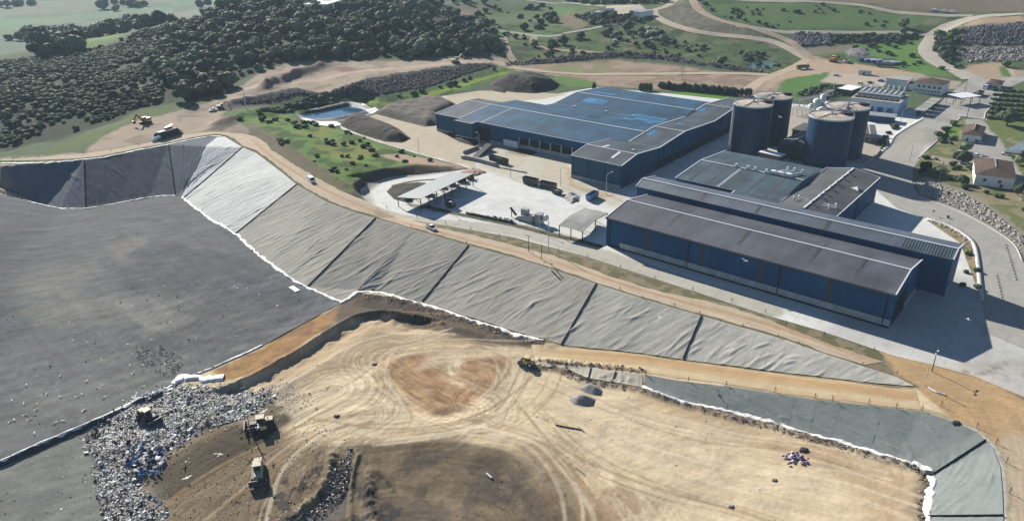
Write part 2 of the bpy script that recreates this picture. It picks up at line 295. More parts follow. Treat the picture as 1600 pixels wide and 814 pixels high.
glayers = [
 # far fields
 poly([(-150,60),(-60,10),(60,2),(190,6),(330,-6),(360,10),(280,30),(180,52),(100,50),(0,46)], (86,118,92), 8, 10),
 poly([(205,14),(330,6),(385,8),(300,26),(225,38),(190,30)], (112,118,114), 6, 6),
 line([(220,10),(245,24),(262,32)], (175,170,160), 9, 3, 3),
 poly([(-80,55),(0,48),(60,52),(75,70),(0,80),(-60,88)], (88,108,96), 6, 6),
 poly([(118,86),(130,70),(155,56),(195,52),(190,60),(165,70),(140,88)], (110,138,72), 4, 5),
 line([(-60,50),(40,48),(80,54),(150,50),(240,46),(262,30),(330,14)], (62,78,66), 10, 4, 8),
 poly([(500,2),(560,-2),(700,0),(760,20),(790,45),(780,60),(740,40),(690,14),(600,0)], (98,118,84), 6, 8),
 poly([(620,-6),(720,-4),(730,6),(640,6)], (120,135,120), 6, 6),
 poly([(710,10),(760,8),(775,25),(740,32)], (135,125,105), 4, 6),
 # centre and right hills
 poly([(700,48),(760,20),(850,8),(1010,10),(1100,-10),(1700,-10),(1700,130),(1480,140),(1300,125),(1150,112),(1000,90),(800,100)], (88,108,62), 6, 8),
 poly([(725,40),(800,45),(850,25),(870,10),(940,18),(890,40),(860,58),(800,62)], (92,122,66), 4, 8),
 mott([(700,40),(1000,0),(1700,-10),(1700,120),(1300,125),(1000,95),(790,100)], (58,72,44), 9, .55, .8, 10, 2),
 mott([(700,40),(1000,0),(1700,-10),(1700,120),(1300,125),(1000,95),(790,100)], (128,124,96), 14, .62, .7, 10, 5),
 poly([(893,26),(935,24),(1010,24),(1000,38),(935,40),(890,42)], (60,76,52), 3, 2),
 poly([(888,18),(900,26),(925,38),(905,46),(880,40),(868,30)], (128,118,92), 4, 4),
 poly([(1028,8),(1060,0),(1105,28),(1160,45),(1215,66),(1248,84),(1235,82),(1190,66),(1120,54),(1070,44),(1036,30)], (128,122,104), 2, 4),
 mott([(1028,8),(1060,0),(1105,28),(1160,45),(1215,66),(1248,84),(1235,82),(1190,66),(1120,54),(1070,44),(1036,30)], (92,92,76), 4, .5, .7, 3, 1),
 poly([(1100,-8),(1200,-6),(1600,-10),(1700,-10),(1700,18),(1450,20),(1400,16),(1340,6),(1200,2)], (125,112,92), 5, 8),
 poly([(1110,8),(1195,4),(1290,8),(1340,12),(1395,22),(1450,28),(1430,46),(1330,48),(1200,44),(1130,30)], (90,115,64), 3, 5),
 poly([(1236,52),(1330,54),(1430,54),(1436,62),(1400,67),(1330,67),(1250,72),(1238,66)], (84,86,88), 1, 1),
 poly([(1295,54),(1430,54.5),(1436,62),(1400,67),(1330,67),(1300,70)], (62,80,52), .8, 1.2),
 poly([(1270,72),(1330,67),(1440,64),(1436,78),(1452,94),(1480,108),(1510,121),(1440,116),(1395,104),(1400,92),(1330,88),(1280,84)], (98,134,62), 3, 4),
 poly([(1255,74),(1330,68),(1350,74),(1290,86),(1262,84)], (140,130,108), 3, 4),
 mott([(1315,76),(1355,74),(1362,88),(1320,90)], (150,145,145), 3, .45, .9, 2, 3),
 poly([(1500,44),(1560,39),(1640,38),(1640,70),(1560,71),(1502,70)], (98,94,92), 2, 3),
 poly([(1530,28),(1600,26),(1640,26),(1640,38),(1560,38),(1500,42)], (175,150,122), 2, 3),
 poly([(1488,78),(1520,74),(1600,72),(1640,72),(1640,100),(1560,96),(1500,94)], (140,130,120), 2, 4),
 mott([(1488,78),(1520,74),(1600,72),(1640,72),(1640,100),(1560,96),(1500,94)], (82,78,84), 6, .5, .9, 2, 3),
 poly([(1504,114),(1512,102),(1560,98),(1600,112),(1640,112),(1640,126),(1560,126),(1530,122)], (190,166,138), 2, 3),
 poly([(1464,52),(1500,44),(1500,70),(1485,90),(1505,102),(1500,110),(1470,96),(1456,80)], (76,100,50), 2, 3),
 poly([(1575,108),(1583,108),(1590,126),(1582,128)], (205,190,160), 1, .8),
 poly([(1560,104),(1572,104),(1580,122),(1566,120)], (100,130,62), 1, 1),
 # earth platform in the centre
 poly([(786,104),(860,99),(960,94),(1060,103),(1130,113),(1206,116),(1236,128),(1215,150),(1190,158),(1010,138),(930,134),(900,128),(860,118),(800,110)], (172,150,130), 2, 3),
 mott([(786,104),(860,99),(960,94),(1060,103),(1130,113),(1206,116),(1236,128),(1190,152),(900,128)], (135,112,92), 12, .55, .6, 3, 2),
 mott([(840,106),(880,98),(975,98),(975,113),(850,112)], (140,142,96), 8, .42, .8, 3, 6),
 line([(790,101),(850,97),(900,91.5),(960,86),(1030,90),(1080,99),(1150,109),(1190,114)], (88,84,82), 7, 2, 3),
 poly([(858,122),(880,118),(930,128),(935,136),(890,136),(868,132)], (104,136,62), 2, 2.5),
 poly([(1042,147),(1062,142),(1112,145),(1150,153),(1140,160),(1080,156)], (104,146,52), 1, 1),
 flow([(790,108),(900,116),(1050,118),(1200,118)], 22, .16, 60, 2.2, 3),
 # yard level earth on the right
 poly([(1190,150),(1200,118),(1235,104),(1262,86),(1300,95),(1400,108),(1445,117),(1445,130),(1340,128),(1250,120),(1215,128)], (192,168,140), 2, 2.5),
 poly([(1214,142),(1218,128),(1250,120),(1292,113),(1303,120),(1285,136),(1300,152),(1240,156)], (94,132,60), 1.5, 2),
 poly([(1240,146),(1285,136),(1330,138),(1320,156),(1280,166)], (66,88,50), 2, 3),
 poly([(1281,128),(1300,113),(1345,116),(1400,124),(1375,136),(1330,134)], (196,180,160), 1, .8),
 poly([(1372,118),(1440,118),(1500,128),(1500,140),(1400,136)], (176,164,148), 1.5, 2),
 # left earthworks and rock bank
 poly(WOOD, (46,60,38), 3, 6),
 mott(WOOD, (84,100,60), 16, .62, .8, 6, 1),
 poly([(60,236),(180,193),(215,176),(270,163),(350,149),(352,156),(290,171),(215,188),(185,206),(120,232),(70,242)], (100,114,66), 2, 4),
 poly([(150,128),(200,108),(232,148),(222,152),(205,122),(160,134)], (92,104,66), 2, 3),
 poly(EARTH1, (176,158,138), 1.5, 2.5),
 mott(EARTH1, (132,116,102), 10, .56, .65, 3, 2),
 poly([(345,165),(400,148),(430,148),(440,160),(480,150),(470,160),(420,178),(400,180),(350,205),(318,206),(350,182)], (112,100,88), 2, 3),
 poly([(412,136),(440,118),(478,104),(520,98),(540,101),(500,112),(470,122),(440,134)], (128,112,98), 2, 2.5),
 poly([(520,106),(545,104),(560,110),(535,114)], (140,108,92), 2, 2),
 line([(390,138),(470,128),(560,112),(660,104),(760,96),(800,103)], (198,178,156), 7, 3, 2),
 poly([(365,157),(470,140),(544,134),(574,124),(634,114),(701,104),(767,99),(780,104),(717,121),(667,138),(600,148),(500,148),(400,165),(350,172)], (96,90,88), 1, 1.5),
 mott([(365,157),(470,140),(544,134),(574,124),(634,114),(701,104),(767,99),(780,104),(717,121),(667,138),(600,148),(500,148),(400,165),(350,172)], (58,62,72), 3.5, .48, .8, 1, 4),
 poly([(345,178),(400,167),(500,150),(600,150),(667,140),(717,123),(780,106),(806,110),(760,130),(700,150),(650,170),(600,173),(547,157),(500,168),(462,179),(430,186),(390,190),(360,186)], (96,126,64), 1.5, 2.5),
 mott([(345,178),(500,150),(600,150),(667,140),(717,123),(780,106),(806,110),(700,150),(600,173),(547,157),(462,179),(390,190)], (56,80,44), 5, .5, .85, 2, 3),
 line([(560,158),(610,164),(660,152),(720,134),(790,114)], (138,160,60), 6, 2, 2.5),
 # grass mound
 poly([(372,188),(430,178),(462,186),(520,198),(534,203),(587,223),(654,243),(715,259),(700,268),(647,274),(604,277),(570,288),(562,303),(545,301),(533,298),(483,272),(433,240.6),(400,214)], (104,134,60), 1, 1.2),
 mott([(372,188),(430,178),(520,198),(587,223),(654,243),(604,265),(566,280),(533,296),(483,271),(433,240),(400,214)], (64,88,42), 6, .52, .85, 1.5, 2),
 mott([(430,190),(520,200),(600,232),(560,260),(500,240)], (134,136,66), 9, .48, .8, 3, 4),
 poly([(378,190),(400,194),(430,215),(465,238),(505,262),(545,292),(533,297),(483,271),(433,240),(398,214)], (118,108,88), 1.5, 2),
 poly([(590,243),(620,240),(668,248),(715,258),(735,266),(700,264),(640,256)], (182,156,134), 1, 1.5),
 poly([(548,300),(550,288),(566,277),(604,262),(650,257),(735,263),(700,269.5),(647,275),(607,278.5),(573,289.5),(564,304)], (98,86,72), .6, .8),
 poly([(604,300),(614,289),(654,284),(690,292),(660,312),(640,318),(612,312)], (96,90,80), .5, .8),
 # verges
 poly([(533,298),(562,304),(577,320),(614,342),(700,354),(800,371),(917,402),(1081,455),(1200,494),(1287,519),(1395,556),(1455,570),(1521,588),(1600,621),(1700,660),(1700,700),(1430,606),(1277,549),(1096,493),(932,443),(734,384),(587,341)], (146,134,108), .5, .6),
 mott([(533,298),(614,342),(800,371),(1081,455),(1287,519),(1455,570),(1430,600),(1096,493),(734,384),(587,341)], (96,98,66), 2.5, .5, .7, .5, 2),
 # garden side on the right
 poly([(1420,256),(1454,228),(1477,205),(1501,184),(1537,187),(1560,170),(1700,175),(1700,430),(1598,407),(1551,356),(1501,330),(1434,306)], (150,140,108), 1, 1.5),
 mott([(1420,256),(1454,228),(1477,205),(1501,184),(1537,187),(1560,170),(1700,175),(1700,430),(1598,407),(1551,356),(1501,330),(1434,306)], (96,110,62), 5, .5, .75, 1, 3),
 poly([(1500,184),(1540,186),(1546,170),(1700,130),(1700,210),(1575,215),(1540,240)], (112,122,72), 1.5, 2),
 poly([(1468,206),(1492,190),(1501,192),(1498,212),(1482,224),(1464,222)], (104,134,58), .8, 1),
 poly([(1508,186),(1537,188),(1548,205),(1562,216),(1575,240),(1590,262),(1610,300),(1590,300),(1560,262),(1520,262),(1490,252),(1494,236),(1512,226)], (176,172,164), .6, .6),
 poly([(1455,242),(1480,248),(1520,255),(1518,262),(1480,258),(1450,250)], (170,160,142), .6, .6),
 poly([(1428,286),(1440,276),(1470,284),(1520,302),(1560,330),(1610,370),(1610,412),(1584,380),(1551,356.5),(1501,330),(1434,306)], (150,142,128), .6, 1),
 poly([(1447,343),(1470,346),(1501,363),(1521,380),(1528,406),(1534,470),(1488,474),(1480,440),(1500,400),(1508,382),(1470,365)], (166,148,112), .6, 1),
 mott([(1447,343),(1501,363),(1528,406),(1534,470),(1488,474),(1508,382)], (110,104,74), 4, .5, .8, .5, 2),
 poly([(1690,160),(2100,130),(2300,1000),(1700,1000),(1700,430)], (146,138,104), 3, 4), mott([(1690,160),(2100,130),(2300,1000),(1700,1000),(1700,430)], (96,110,62), 7, .5, .75, 2, 3),
 # junction
 poly([(1380,552),(1410,556),(1470,574),(1521,588),(1560,602),(1600,628),(1720,670),(1720,900),(1568,900),(1566,770),(1562,729),(1551,699),(1527,676),(1494,661),(1440,644),(1430,604),(1400,588)], (198,164,122), .8, 1.5),
 poly([(1560,690),(1620,670),(1720,700),(1720,1000),(1568,1000),(1567,769)], (200,180,152), 2, 3),
 # landfill interior
 poly(INSIDE, (221,200,165), .3, .3),
 poly([(-150,1000),(-150,700),(100,690),(250,640),(400,640),(470,690),(545,705),(640,694),(720,690),(800,706),(860,738),(925,785),(975,840),(1000,1000)], (138,121,97), 4, 7),
 poly([(1000,606),(1200,664),(1420,724),(1450,745),(1445,900),(1380,900),(1330,760),(1100,670),(980,640)], (196,170,136), 5, 6),
 mott([(560,700),(720,690),(800,706),(860,738),(975,840),(1000,1000),(520,1000)], (112,101,88), 9, .47, .8, 6, 3), flow([(560,720),(700,715),(820,750),(920,840)], 26, .3, 10, .6, 5), mott([(560,700),(720,690),(860,738),(975,840),(520,1000)], (160,138,110), 5, .62, .7, 3, 6),
 poly([(800,690),(880,715),(950,780),(1000,850),(940,830),(890,770),(840,725)], (168,138,104), 5, 7, .75), mott([(760,680),(900,690),(1050,780),(1080,900),(900,900),(800,720)], (160,130,98), 6, .54, .6, 5, 2),
 poly([(328,580),(410,541),(534,474),(550,488),(505,520),(460,550),(412,578),(350,594)], (176,138,94), 1, 2),
 mott([(328,580),(410,541),(534,474),(550,488),(505,520),(412,578)], (142,112,84), 5, .52, .8, 1, 1),
 poly([(534,474),(560,457),(634,468),(727,496),(800,520),(862,536),(870,548),(790,545),(710,535),(660,512),(600,490),(548,500),(500,522),(520,500)], (112,98,82), 1.5, 2.5),
 mott([(534,474),(560,457),(634,468),(727,496),(800,520),(862,536),(790,545),(660,512),(600,490)], (80,72,66), 4, .5, .8, 1, 6),
 poly([(400,590),(440,565),(500,530),(560,500),(620,502),(680,520),(720,532),(680,545),(600,560),(520,585),(440,610)], (184,162,132), 3, 4, .8),
 poly([(420,600),(480,585),(470,640),(440,660),(400,640)], (170,158,138), 3, 4, .7),
 poly([(600,572),(622,554),(655,548),(682,558),(690,585),(718,610),(748,614),(742,640),(705,650),(680,650),(645,634),(612,604)], (176,140,102), 2.5, 4, .85),
 poly([(690,545),(760,542),(800,556),(790,566),(720,556)], (196,164,126), 2, 3, .7),
 poly([(668,562),(700,556),(730,562),(745,590),(742,612),(715,600),(690,585)], (218,200,168), 1.5, 2.5),
 poly([(722,580),(742,562),(785,562),(795,576),(778,602),(755,620),(742,604)], (166,130,96), 2, 4, .8),
 mott([(600,572),(618,553),(740,540),(800,575),(750,625),(680,650),(610,600)], (160,124,90), 4, .5, .6, 1.5, 2),
 line([(830,548),(760,548),(690,560),(655,575)], (222,200,166), 5, 1.5, 1.5, .7), line([(810,580),(795,610),(750,640),(680,662),(600,668),(500,660)], (226,206,172), 6, 2.5, 2.5, .7),
 flow([(600,560),(640,590),(690,620),(740,640)], 16, .42, 7, .55, 2), flow([(735,570),(765,580),(770,600),(745,625)], 9, .4, 6, .5, 4),
 poly([(235,745),(300,695),(360,668),(430,640),(445,655),(400,700),(330,745),(250,800)], (98,88,72), 1.5, 3),
 flow([(200,830),(300,735),(440,650),(520,610)], 22, .42, 14, .55, 3), flow([(420,900),(400,800),(440,720),(560,650)], 14, .3, 12, .5, 2),
 poly([(395,625),(430,618),(445,640),(400,655)], (92,86,74), 1, 2, .8),
 poly([(490,814),(510,770),(528,735),(545,712),(556,712),(540,760),(530,830)], (120,112,102), .8, 1.5),
 mott([(380,830),(430,750),(520,720),(560,700),(620,760),(650,830)], (74,70,68), 2.2, .55, .8, 1, 1),
 poly(TRASH, (158,150,138), 2.5, 3),
 mott(TRASH, (122,122,128), 3, .55, .8, 1, 5),
 line([(u, v) for u, v, _ in RB], (128,112,94), 5, 1.5, 1.5, .9),
 line([(u, v) for u, v, _ in RB], (84,76,68), 1.6, .5, 1.0, .8),
 line([(u, v) for u, v, _ in RT[6:]], (170,160,132), 2.4, .5, .6, .9),
 line([(1494,661),(1527,676),(1551,699),(1562,729),(1566,770),(1567,814),(1568,900)], (205,200,190), 1.4, .4, .4, .9),
 line([(u, v) for u, v, _ in LT[4:]], (120,112,84), 1.8, .5, .8, .8),
 line([(u, v) for u, v, _ in LB[21:]], (108,100,68), 2.0, .6, .8, .8),
 # streaks left by machines
 flow([(380,640),(480,600),(600,570),(800,560),(1000,580)], 38, .10, 16, .9, 1),
 flow([(430,620),(560,640),(700,660),(850,650),(1000,640),(1300,720)], 45, .12, 14, .8, 4),
 flow([(420,560),(520,520),(640,520),(740,540)], 16, .18, 10, .7, 5),
 flow([(240,800),(330,740),(430,690),(540,650),(660,640)], 30, .22, 12, .6, 6),
 flow([(390,900),(420,780),(470,700),(560,650)], 12, .2, 12, .5, 2),
 flow([(520,900),(530,790),(545,720),(560,690)], 8, .3, 14, .45, 3),
 flow([(880,1000),(900,860),(860,770),(800,700),(720,690)], 24, .22, 12, .6, 7),
 flow([(1000,760),(1150,720),(1300,740),(1450,800)], 40, .10, 14, .9, 0),
 flow([(1430,625),(1500,620),(1600,640),(1700,660)], 16, .12, 14, .7, 1),
 flow([(1600,1000),(1590,800),(1585,700),(1560,640)], 10, .14, 16, .6, 5),
] + [w for k in range(64) for w in (lambda R: [line([(u + R.normal() * 3, v + R.normal() * 3) for u, v in (TRACKS[R.integers(0, len(TRACKS))] + R.normal(size=2) * (14, 7))] , c, wd, .25, .12, al) for c, wd, al in [((232,214,184) if R.random() < .6 else (168,140,106), R.uniform(.4, 1.1), R.uniform(.35, .65))]])(np.random.default_rng(100 + k))]
# ------------------------------------------------------------------ relief
def reg(pts, soft):
    P = PW(pts); return lambda x, y: sstep(0, soft, sdpoly(P, x, y))
fillP = PW([(534,478),(560,462),(684,486),(860,545),(845,580),(1007,612),(1200,665),(1420,722),(1445,750),(1440,1000),(-100,1000),(140,820),(130,690),(250,622),(410,545)])
trashP = PW(TRASH)
def relief(X, Y, Z):
    Z = Z.copy()
    def bb(P, r): return (X > P[:, 0].min() - r) & (X < P[:, 0].max() + r) & (Y > P[:, 1].min() - r) & (Y < P[:, 1].max() + r)
    m = bb(fillP, 0); x, y = X[m], Y[m]; w = sstep(0, 4, sdpoly(fillP, x, y))
    dz = w * ((fbm(x, y, 16, 1, 3) - .5) * 1.0 + (fbm(x, y, 2.4, 4, 3) - .5) * .16)
    wt = sstep(0, 3, sdpoly(trashP, x, y)); dz += wt * ((fbm(x, y, 9, 2, 3) - .42) * 2.4 + (fbm(x, y, 1.6, 5, 3) - .5) * .8)
    Z[m] += dz
    def berm(pts, h, wd, rough=.3, k=0):
        P = smooth_line(PW(pts)); m = bb(P, wd * 3); x, y = X[m], Y[m]; d, sg, _ = pdist(P, x, y)
        Z[m] += h * np.exp(-(d / wd) ** 2) * (1 + rough * 2 * (fbm(x, y, wd * 1.2, k, 3) - .5))
    def step(pts, h, wd, reach, k=0):            # ground on the right-hand side of the line lies lower
        P = smooth_line(PW(pts)); m = bb(P, reach); x, y = X[m], Y[m]; d, sg, _ = pdist(P, x, y)
        s = d * sg; Z[m] -= h * sstep(wd, -wd, s) * (1 - sstep(reach * .3, reach, d)) * (.8 + .5 * (fbm(x, y, 3, k, 2) - .5))
    step([(378,592),(410,579),(432,567),(470,547),(500,527),(540,503),(565,492),(600,488),(645,494)], 2.2, .9, 12)
    berm([(378,592),(410,579),(432,567),(470,547),(500,527),(540,503),(565,492),(600,488),(645,494),(690,505)], .7, 1.0, .6)
    berm([(560,460),(634,472),(727,500),(800,523),(860,541)], .5, 1.6, .8, 2)
    berm([(880,578),(917,594),(1007,611),(1117,645),(1200,665),(1333,703),(1427,728)], .5, 1.0, .9, 3)
    berm([(550,830),(548,780),(552,740),(560,712)], .5, .6, .5); berm([(585,840),(580,790),(575,740)], .8, 1.4, .9, 5)
    berm([(520,715),(512,750),(480,790),(440,820)], .9, 1.3, .9, 6)
    berm([(600,580),(650,548),(740,543)], .25, 2); berm([(640,632),(690,648),(730,640)], -.4, 2)
    berm([(843,562),(923,570),(1005,579)], .5, .7, .9, 3)
    # earthworks at the top left
    berm([(415,138),(445,122),(500,104)], 3.0, 5, .5); berm([(350,192),(380,182),(420,182)], 2.0, 5, .5)
    berm([(365,158),(470,141),(544,135),(574,125),(634,115),(701,105)], 1.0, 2.0, 1.2, 1)
    berm([(790,100),(850,96),(900,90.5),(960,85),(1030,89),(1080,98),(1150,108)], 1.6, 2.5, 1.2, 2)
    berm([(395,200),(440,225),(500,262),(540,290)], .5, 1.5, .9)
    return Z
GZ = relief(GX, GY, GZ)

# ------------------------------------------------------------------ materials
MATS = {}
def new_mat(name):
    m = bpy.data.materials.new(name); m.use_nodes = True; n = m.node_tree.nodes; b = n['Principled BSDF']
    b.inputs['Specular IOR Level'].default_value = .25; MATS[name] = m; return m, n, m.node_tree.links, b
def noise_node(n, l, scale, detail=5, coord=None, rough=.6):
    t = n.new('ShaderNodeTexNoise'); t.inputs['Scale'].default_value = scale; t.inputs['Detail'].default_value = detail; t.inputs['Roughness'].default_value = rough
    if coord is not None: l.new(coord, t.inputs['Vector'])
    return t
def ramp(n, l, src, a, b, x0=.3, x1=.7):
    r = n.new('ShaderNodeMapRange'); r.inputs['From Min'].default_value = x0; r.inputs['From Max'].default_value = x1
    r.inputs['To Min'].default_value = a; r.inputs['To Max'].default_value = b; l.new(src, r.inputs['Value']); return r
def ground_mat(name, amp=.22, scales=(1.2, .22), bump=.25, bscale=1.6, rough=.95, spec=.1):
    m, n, l, b = new_mat(name); b.inputs['Roughness'].default_value = rough; b.inputs['Specular IOR Level'].default_value = spec
    a = n.new('ShaderNodeAttribute'); a.attribute_name = 'Col'; tc = n.new('ShaderNodeTexCoord')
    n1 = noise_node(n, l, scales[0], 6, tc.outputs['Object'], .75); n2 = noise_node(n, l, scales[1], 4, tc.outputs['Object'])
    r1 = ramp(n, l, n1.outputs[0], 1 - amp, 1 + amp); r2 = ramp(n, l, n2.outputs[0], 1 - amp * .7, 1 + amp * .7)
    mu = n.new('ShaderNodeMath'); mu.operation = 'MULTIPLY'; l.new(r1.outputs[0], mu.inputs[0]); l.new(r2.outputs[0], mu.inputs[1])
    vm = n.new('ShaderNodeVectorMath'); vm.operation = 'SCALE'; l.new(a.outputs['Color'], vm.inputs[0]); l.new(mu.outputs[0], vm.inputs['Scale'])
    l.new(vm.outputs[0], b.inputs['Base Color'])
    n3 = noise_node(n, l, bscale, 6, tc.outputs['Object'], .7)
    bp = n.new('ShaderNodeBump'); bp.inputs['Strength'].default_value = bump; bp.inputs['Distance'].default_value = .5
    l.new(n3.outputs[0], bp.inputs['Height']); l.new(bp.outputs[0], b.inputs['Normal'])
    return m
M_ground = ground_mat('ground', .13, (.9, .16), .3, 1.0)
M_road = ground_mat('dirt_road', .12, (1.2, .2), .2, 1.2)
M_yard = ground_mat('concrete', .06, (.7, .1), .06, 1.0, .9, .1)
def yard_detail(m):
    n, l = m.node_tree.nodes, m.node_tree.links; b = n['Principled BSDF']; src = b.inputs['Base Color'].links[0].from_socket
    tc = n.new('ShaderNodeTexCoord'); mp = n.new('ShaderNodeMapping'); mp.inputs['Rotation'].default_value = (0, 0, .695); l.new(tc.outputs['Object'], mp.inputs[0])
    br = n.new('ShaderNodeTexBrick'); br.offset = 0; br.inputs['Scale'].default_value = 1.; br.inputs['Brick Width'].default_value = 6.; br.inputs['Row Height'].default_value = 5.; br.inputs['Mortar Size'].default_value = .07
    br.inputs['Color1'].default_value = (1, 1, 1, 1); br.inputs['Color2'].default_value = (.955, .955, .95, 1); br.inputs['Mortar'].default_value = (.80, .79, .77, 1); l.new(mp.outputs[0], br.inputs['Vector'])
    t = noise_node(n, l, .22, 7, tc.outputs['Object'], .8); r = ramp(n, l, t.outputs[0], 1.03, .80, .48, .74)
    m1 = n.new('ShaderNodeVectorMath'); m1.operation = 'MULTIPLY'; l.new(src, m1.inputs[0]); l.new(br.outputs['Color'], m1.inputs[1])
    m2 = n.new('ShaderNodeVectorMath'); m2.operation = 'SCALE'; l.new(m1.outputs[0], m2.inputs[0]); l.new(r.outputs[0], m2.inputs['Scale']); l.new(m2.outputs[0], b.inputs['Base Color'])
yard_detail(M_yard)
M_floor = ground_mat('floor_cover', .14, (.9, .12), .35, .5, .92, .06)
M_slope = ground_mat('slope_liner', .10, (1.6, .3), .25, .9, .85, .12)

def mesh_obj(name, V, F, mat=None, parent=None, col=None, smooth=False, quads=True):
    me = bpy.data.meshes.new(name)
    V = np.asarray(V, np.float32); F = np.asarray(F, np.int32)
    if F.ndim == 2 and len(F):
        k = F.shape[1]; me.vertices.add(len(V)); me.vertices.foreach_set('co', V.ravel())
        me.loops.add(F.size); me.loops.foreach_set('vertex_index', F.ravel())
        me.polygons.add(len(F)); me.polygons.foreach_set('loop_start', np.arange(0, F.size, k, dtype=np.int32))
        me.update(calc_edges=True)
    if col is not None:
        ca = me.color_attributes.new('Col', 'FLOAT_COLOR', 'POINT'); c4 = np.ones((len(V), 4), np.float32); c4[:, :3] = np.clip(col, 0.003, .85); ca.data.foreach_set('color', c4.ravel())
    if mat is not None:
        for m_ in (mat if isinstance(mat, (list, tuple)) else [mat]): me.materials.append(m_)
    if smooth: me.polygons.foreach_set('use_smooth', np.ones(len(me.polygons), bool))
    me.validate() if False else None
    o = bpy.data.objects.new(name, me); scene.collection.objects.link(o)
    if parent: o.parent = parent
    return o
def tag(o, label=None, cat=None, group=None, kind=None):
    if label: o['label'] = label
    if cat: o['category'] = cat
    if group: o['group'] = group
    if kind: o['kind'] = kind
    return o
def empty(name, loc, rz=0., label=None, cat=None, group=None):
    e = bpy.data.objects.new(name, None); scene.collection.objects.link(e); e.empty_display_size = .5
    e.location = loc; e.rotation_euler = (0, 0, rz); tag(e, label, cat, group); return e

# ------------------------------------------------------------------ sheets that lie on the ground
DROP = []                                                      # polygons under which the earth is cut down a little
def strip_grid(A, B, ds, nw, zoff=.06, drape=True):
    n = max(2, int(max(np.linalg.norm(np.diff(A, axis=0), axis=1).sum(), np.linalg.norm(np.diff(B, axis=0), axis=1).sum()) / ds))
    a = resample(A, n); b = resample(B, n); t = np.linspace(0, 1, nw)[None, :, None]
    g = a[:, None] * (1 - t) + b[:, None] * t
    return g
def grid_faces(n, m):
    i = np.arange(n - 1)[:, None] * m + np.arange(m - 1)[None]; i = i.ravel(); return np.stack([i, i + 1, i + m + 1, i + m], 1)
def ribbon(name, A, B, ds, nw, zoff, mat, base, layers, label, cat=None, kind='structure', jitter=0., parent=None):
    A = smooth_line(PW(A) if not isinstance(A, np.ndarray) else A[:, :2], 5); B = smooth_line(PW(B) if not isinstance(B, np.ndarray) else B[:, :2], 5)
    g = strip_grid(A, B, ds, nw)
    if jitter:
        w = g[:, -1] - g[:, 0]; w /= np.linalg.norm(w, axis=1)[:, None]
        j0 = (fbm(g[:, 0, 0], g[:, 0, 1], 5, 1, 3) - .5) * jitter * 2; j1 = (fbm(g[:, -1, 0], g[:, -1, 1], 5, 4, 3) - .5) * jitter * 2
        t = np.linspace(0, 1, nw)[None, :]; g = g + (w[:, None] * (j0[:, None] * (1 - t) + j1[:, None] * t)[..., None])
    x, y = g[..., 0].ravel(), g[..., 1].ravel(); z = Hq(x, y) + zoff
    C = colour(x, y, base, layers); DROP.append(np.vstack([g[:, 0], g[::-1, -1]]))
    o = mesh_obj(name, np.stack([x, y, z], 1), grid_faces(g.shape[0], nw)[:, ::-1], mat, parent, C, True)
    tag(o, label, cat, None, kind); return o
def sheet(name, pts, ds, zoff, mat, base, layers, label, cat=None, kind='structure', zfun=None, dense=None, parent=None):
    P = PW(pts) if not isinstance(pts, np.ndarray) else pts[:, :2]
    B = []
    for i in range(len(P)):
        a, b = P[i], P[(i + 1) % len(P)]; k = max(1, int(np.linalg.norm(b - a) / ds)); B += [a + (b - a) * t / k for t in range(k)]
    B = np.array(B); gx, gy = np.meshgrid(np.arange(P[:, 0].min(), P[:, 0].max(), ds), np.arange(P[:, 1].min(), P[:, 1].max(), ds * .87))
    gx = gx + (np.arange(gx.shape[0]) % 2)[:, None] * ds / 2; gx = gx.ravel(); gy = gy.ravel()
    k = pip(P, gx, gy); gx, gy = gx[k], gy[k]; k = pdist(P, gx, gy, True)[0] > ds * .45; gx, gy = gx[k], gy[k]
    nb = len(B); allp = [Vector(p) for p in B] + [Vector(p) for p in np.stack([gx, gy], 1)]
    r = delaunay_2d_cdt(allp, [], [list(range(nb))], 1, 1e-4)
    v = np.array([[q.x, q.y] for q in r[0]]); f = []
    for q in r[2]:
        for k in range(1, len(q) - 1): f.append((q[0], q[k], q[k + 1]))
    z = Hq(v[:, 0], v[:, 1]) + zoff
    if zfun is not None: z = z + zfun(v[:, 0], v[:, 1])
    C = colour(v[:, 0], v[:, 1], base, layers); DROP.append(P)
    o = mesh_obj(name, np.column_stack([v, z]), f, mat, parent, C, True); tag(o, label, cat, None, kind); return o
POND_IN = PW([(474,181),(505,172),(546,163),(581,173.5),(566,179.5),(519,189),(493,190.5),(477,185.5)])
_d = sdpoly(POND_IN, GX, GY); _m = _d > -9
GZ[_m] = (GZ * (1 - sstep(-9, -4, _d)) + 1.0 * sstep(-9, -4, _d))[_m]
GZ = GZ * (1 - sstep(-3.5, 1.5, _d)) + (-1.9) * sstep(-3.5, 1.5, _d)
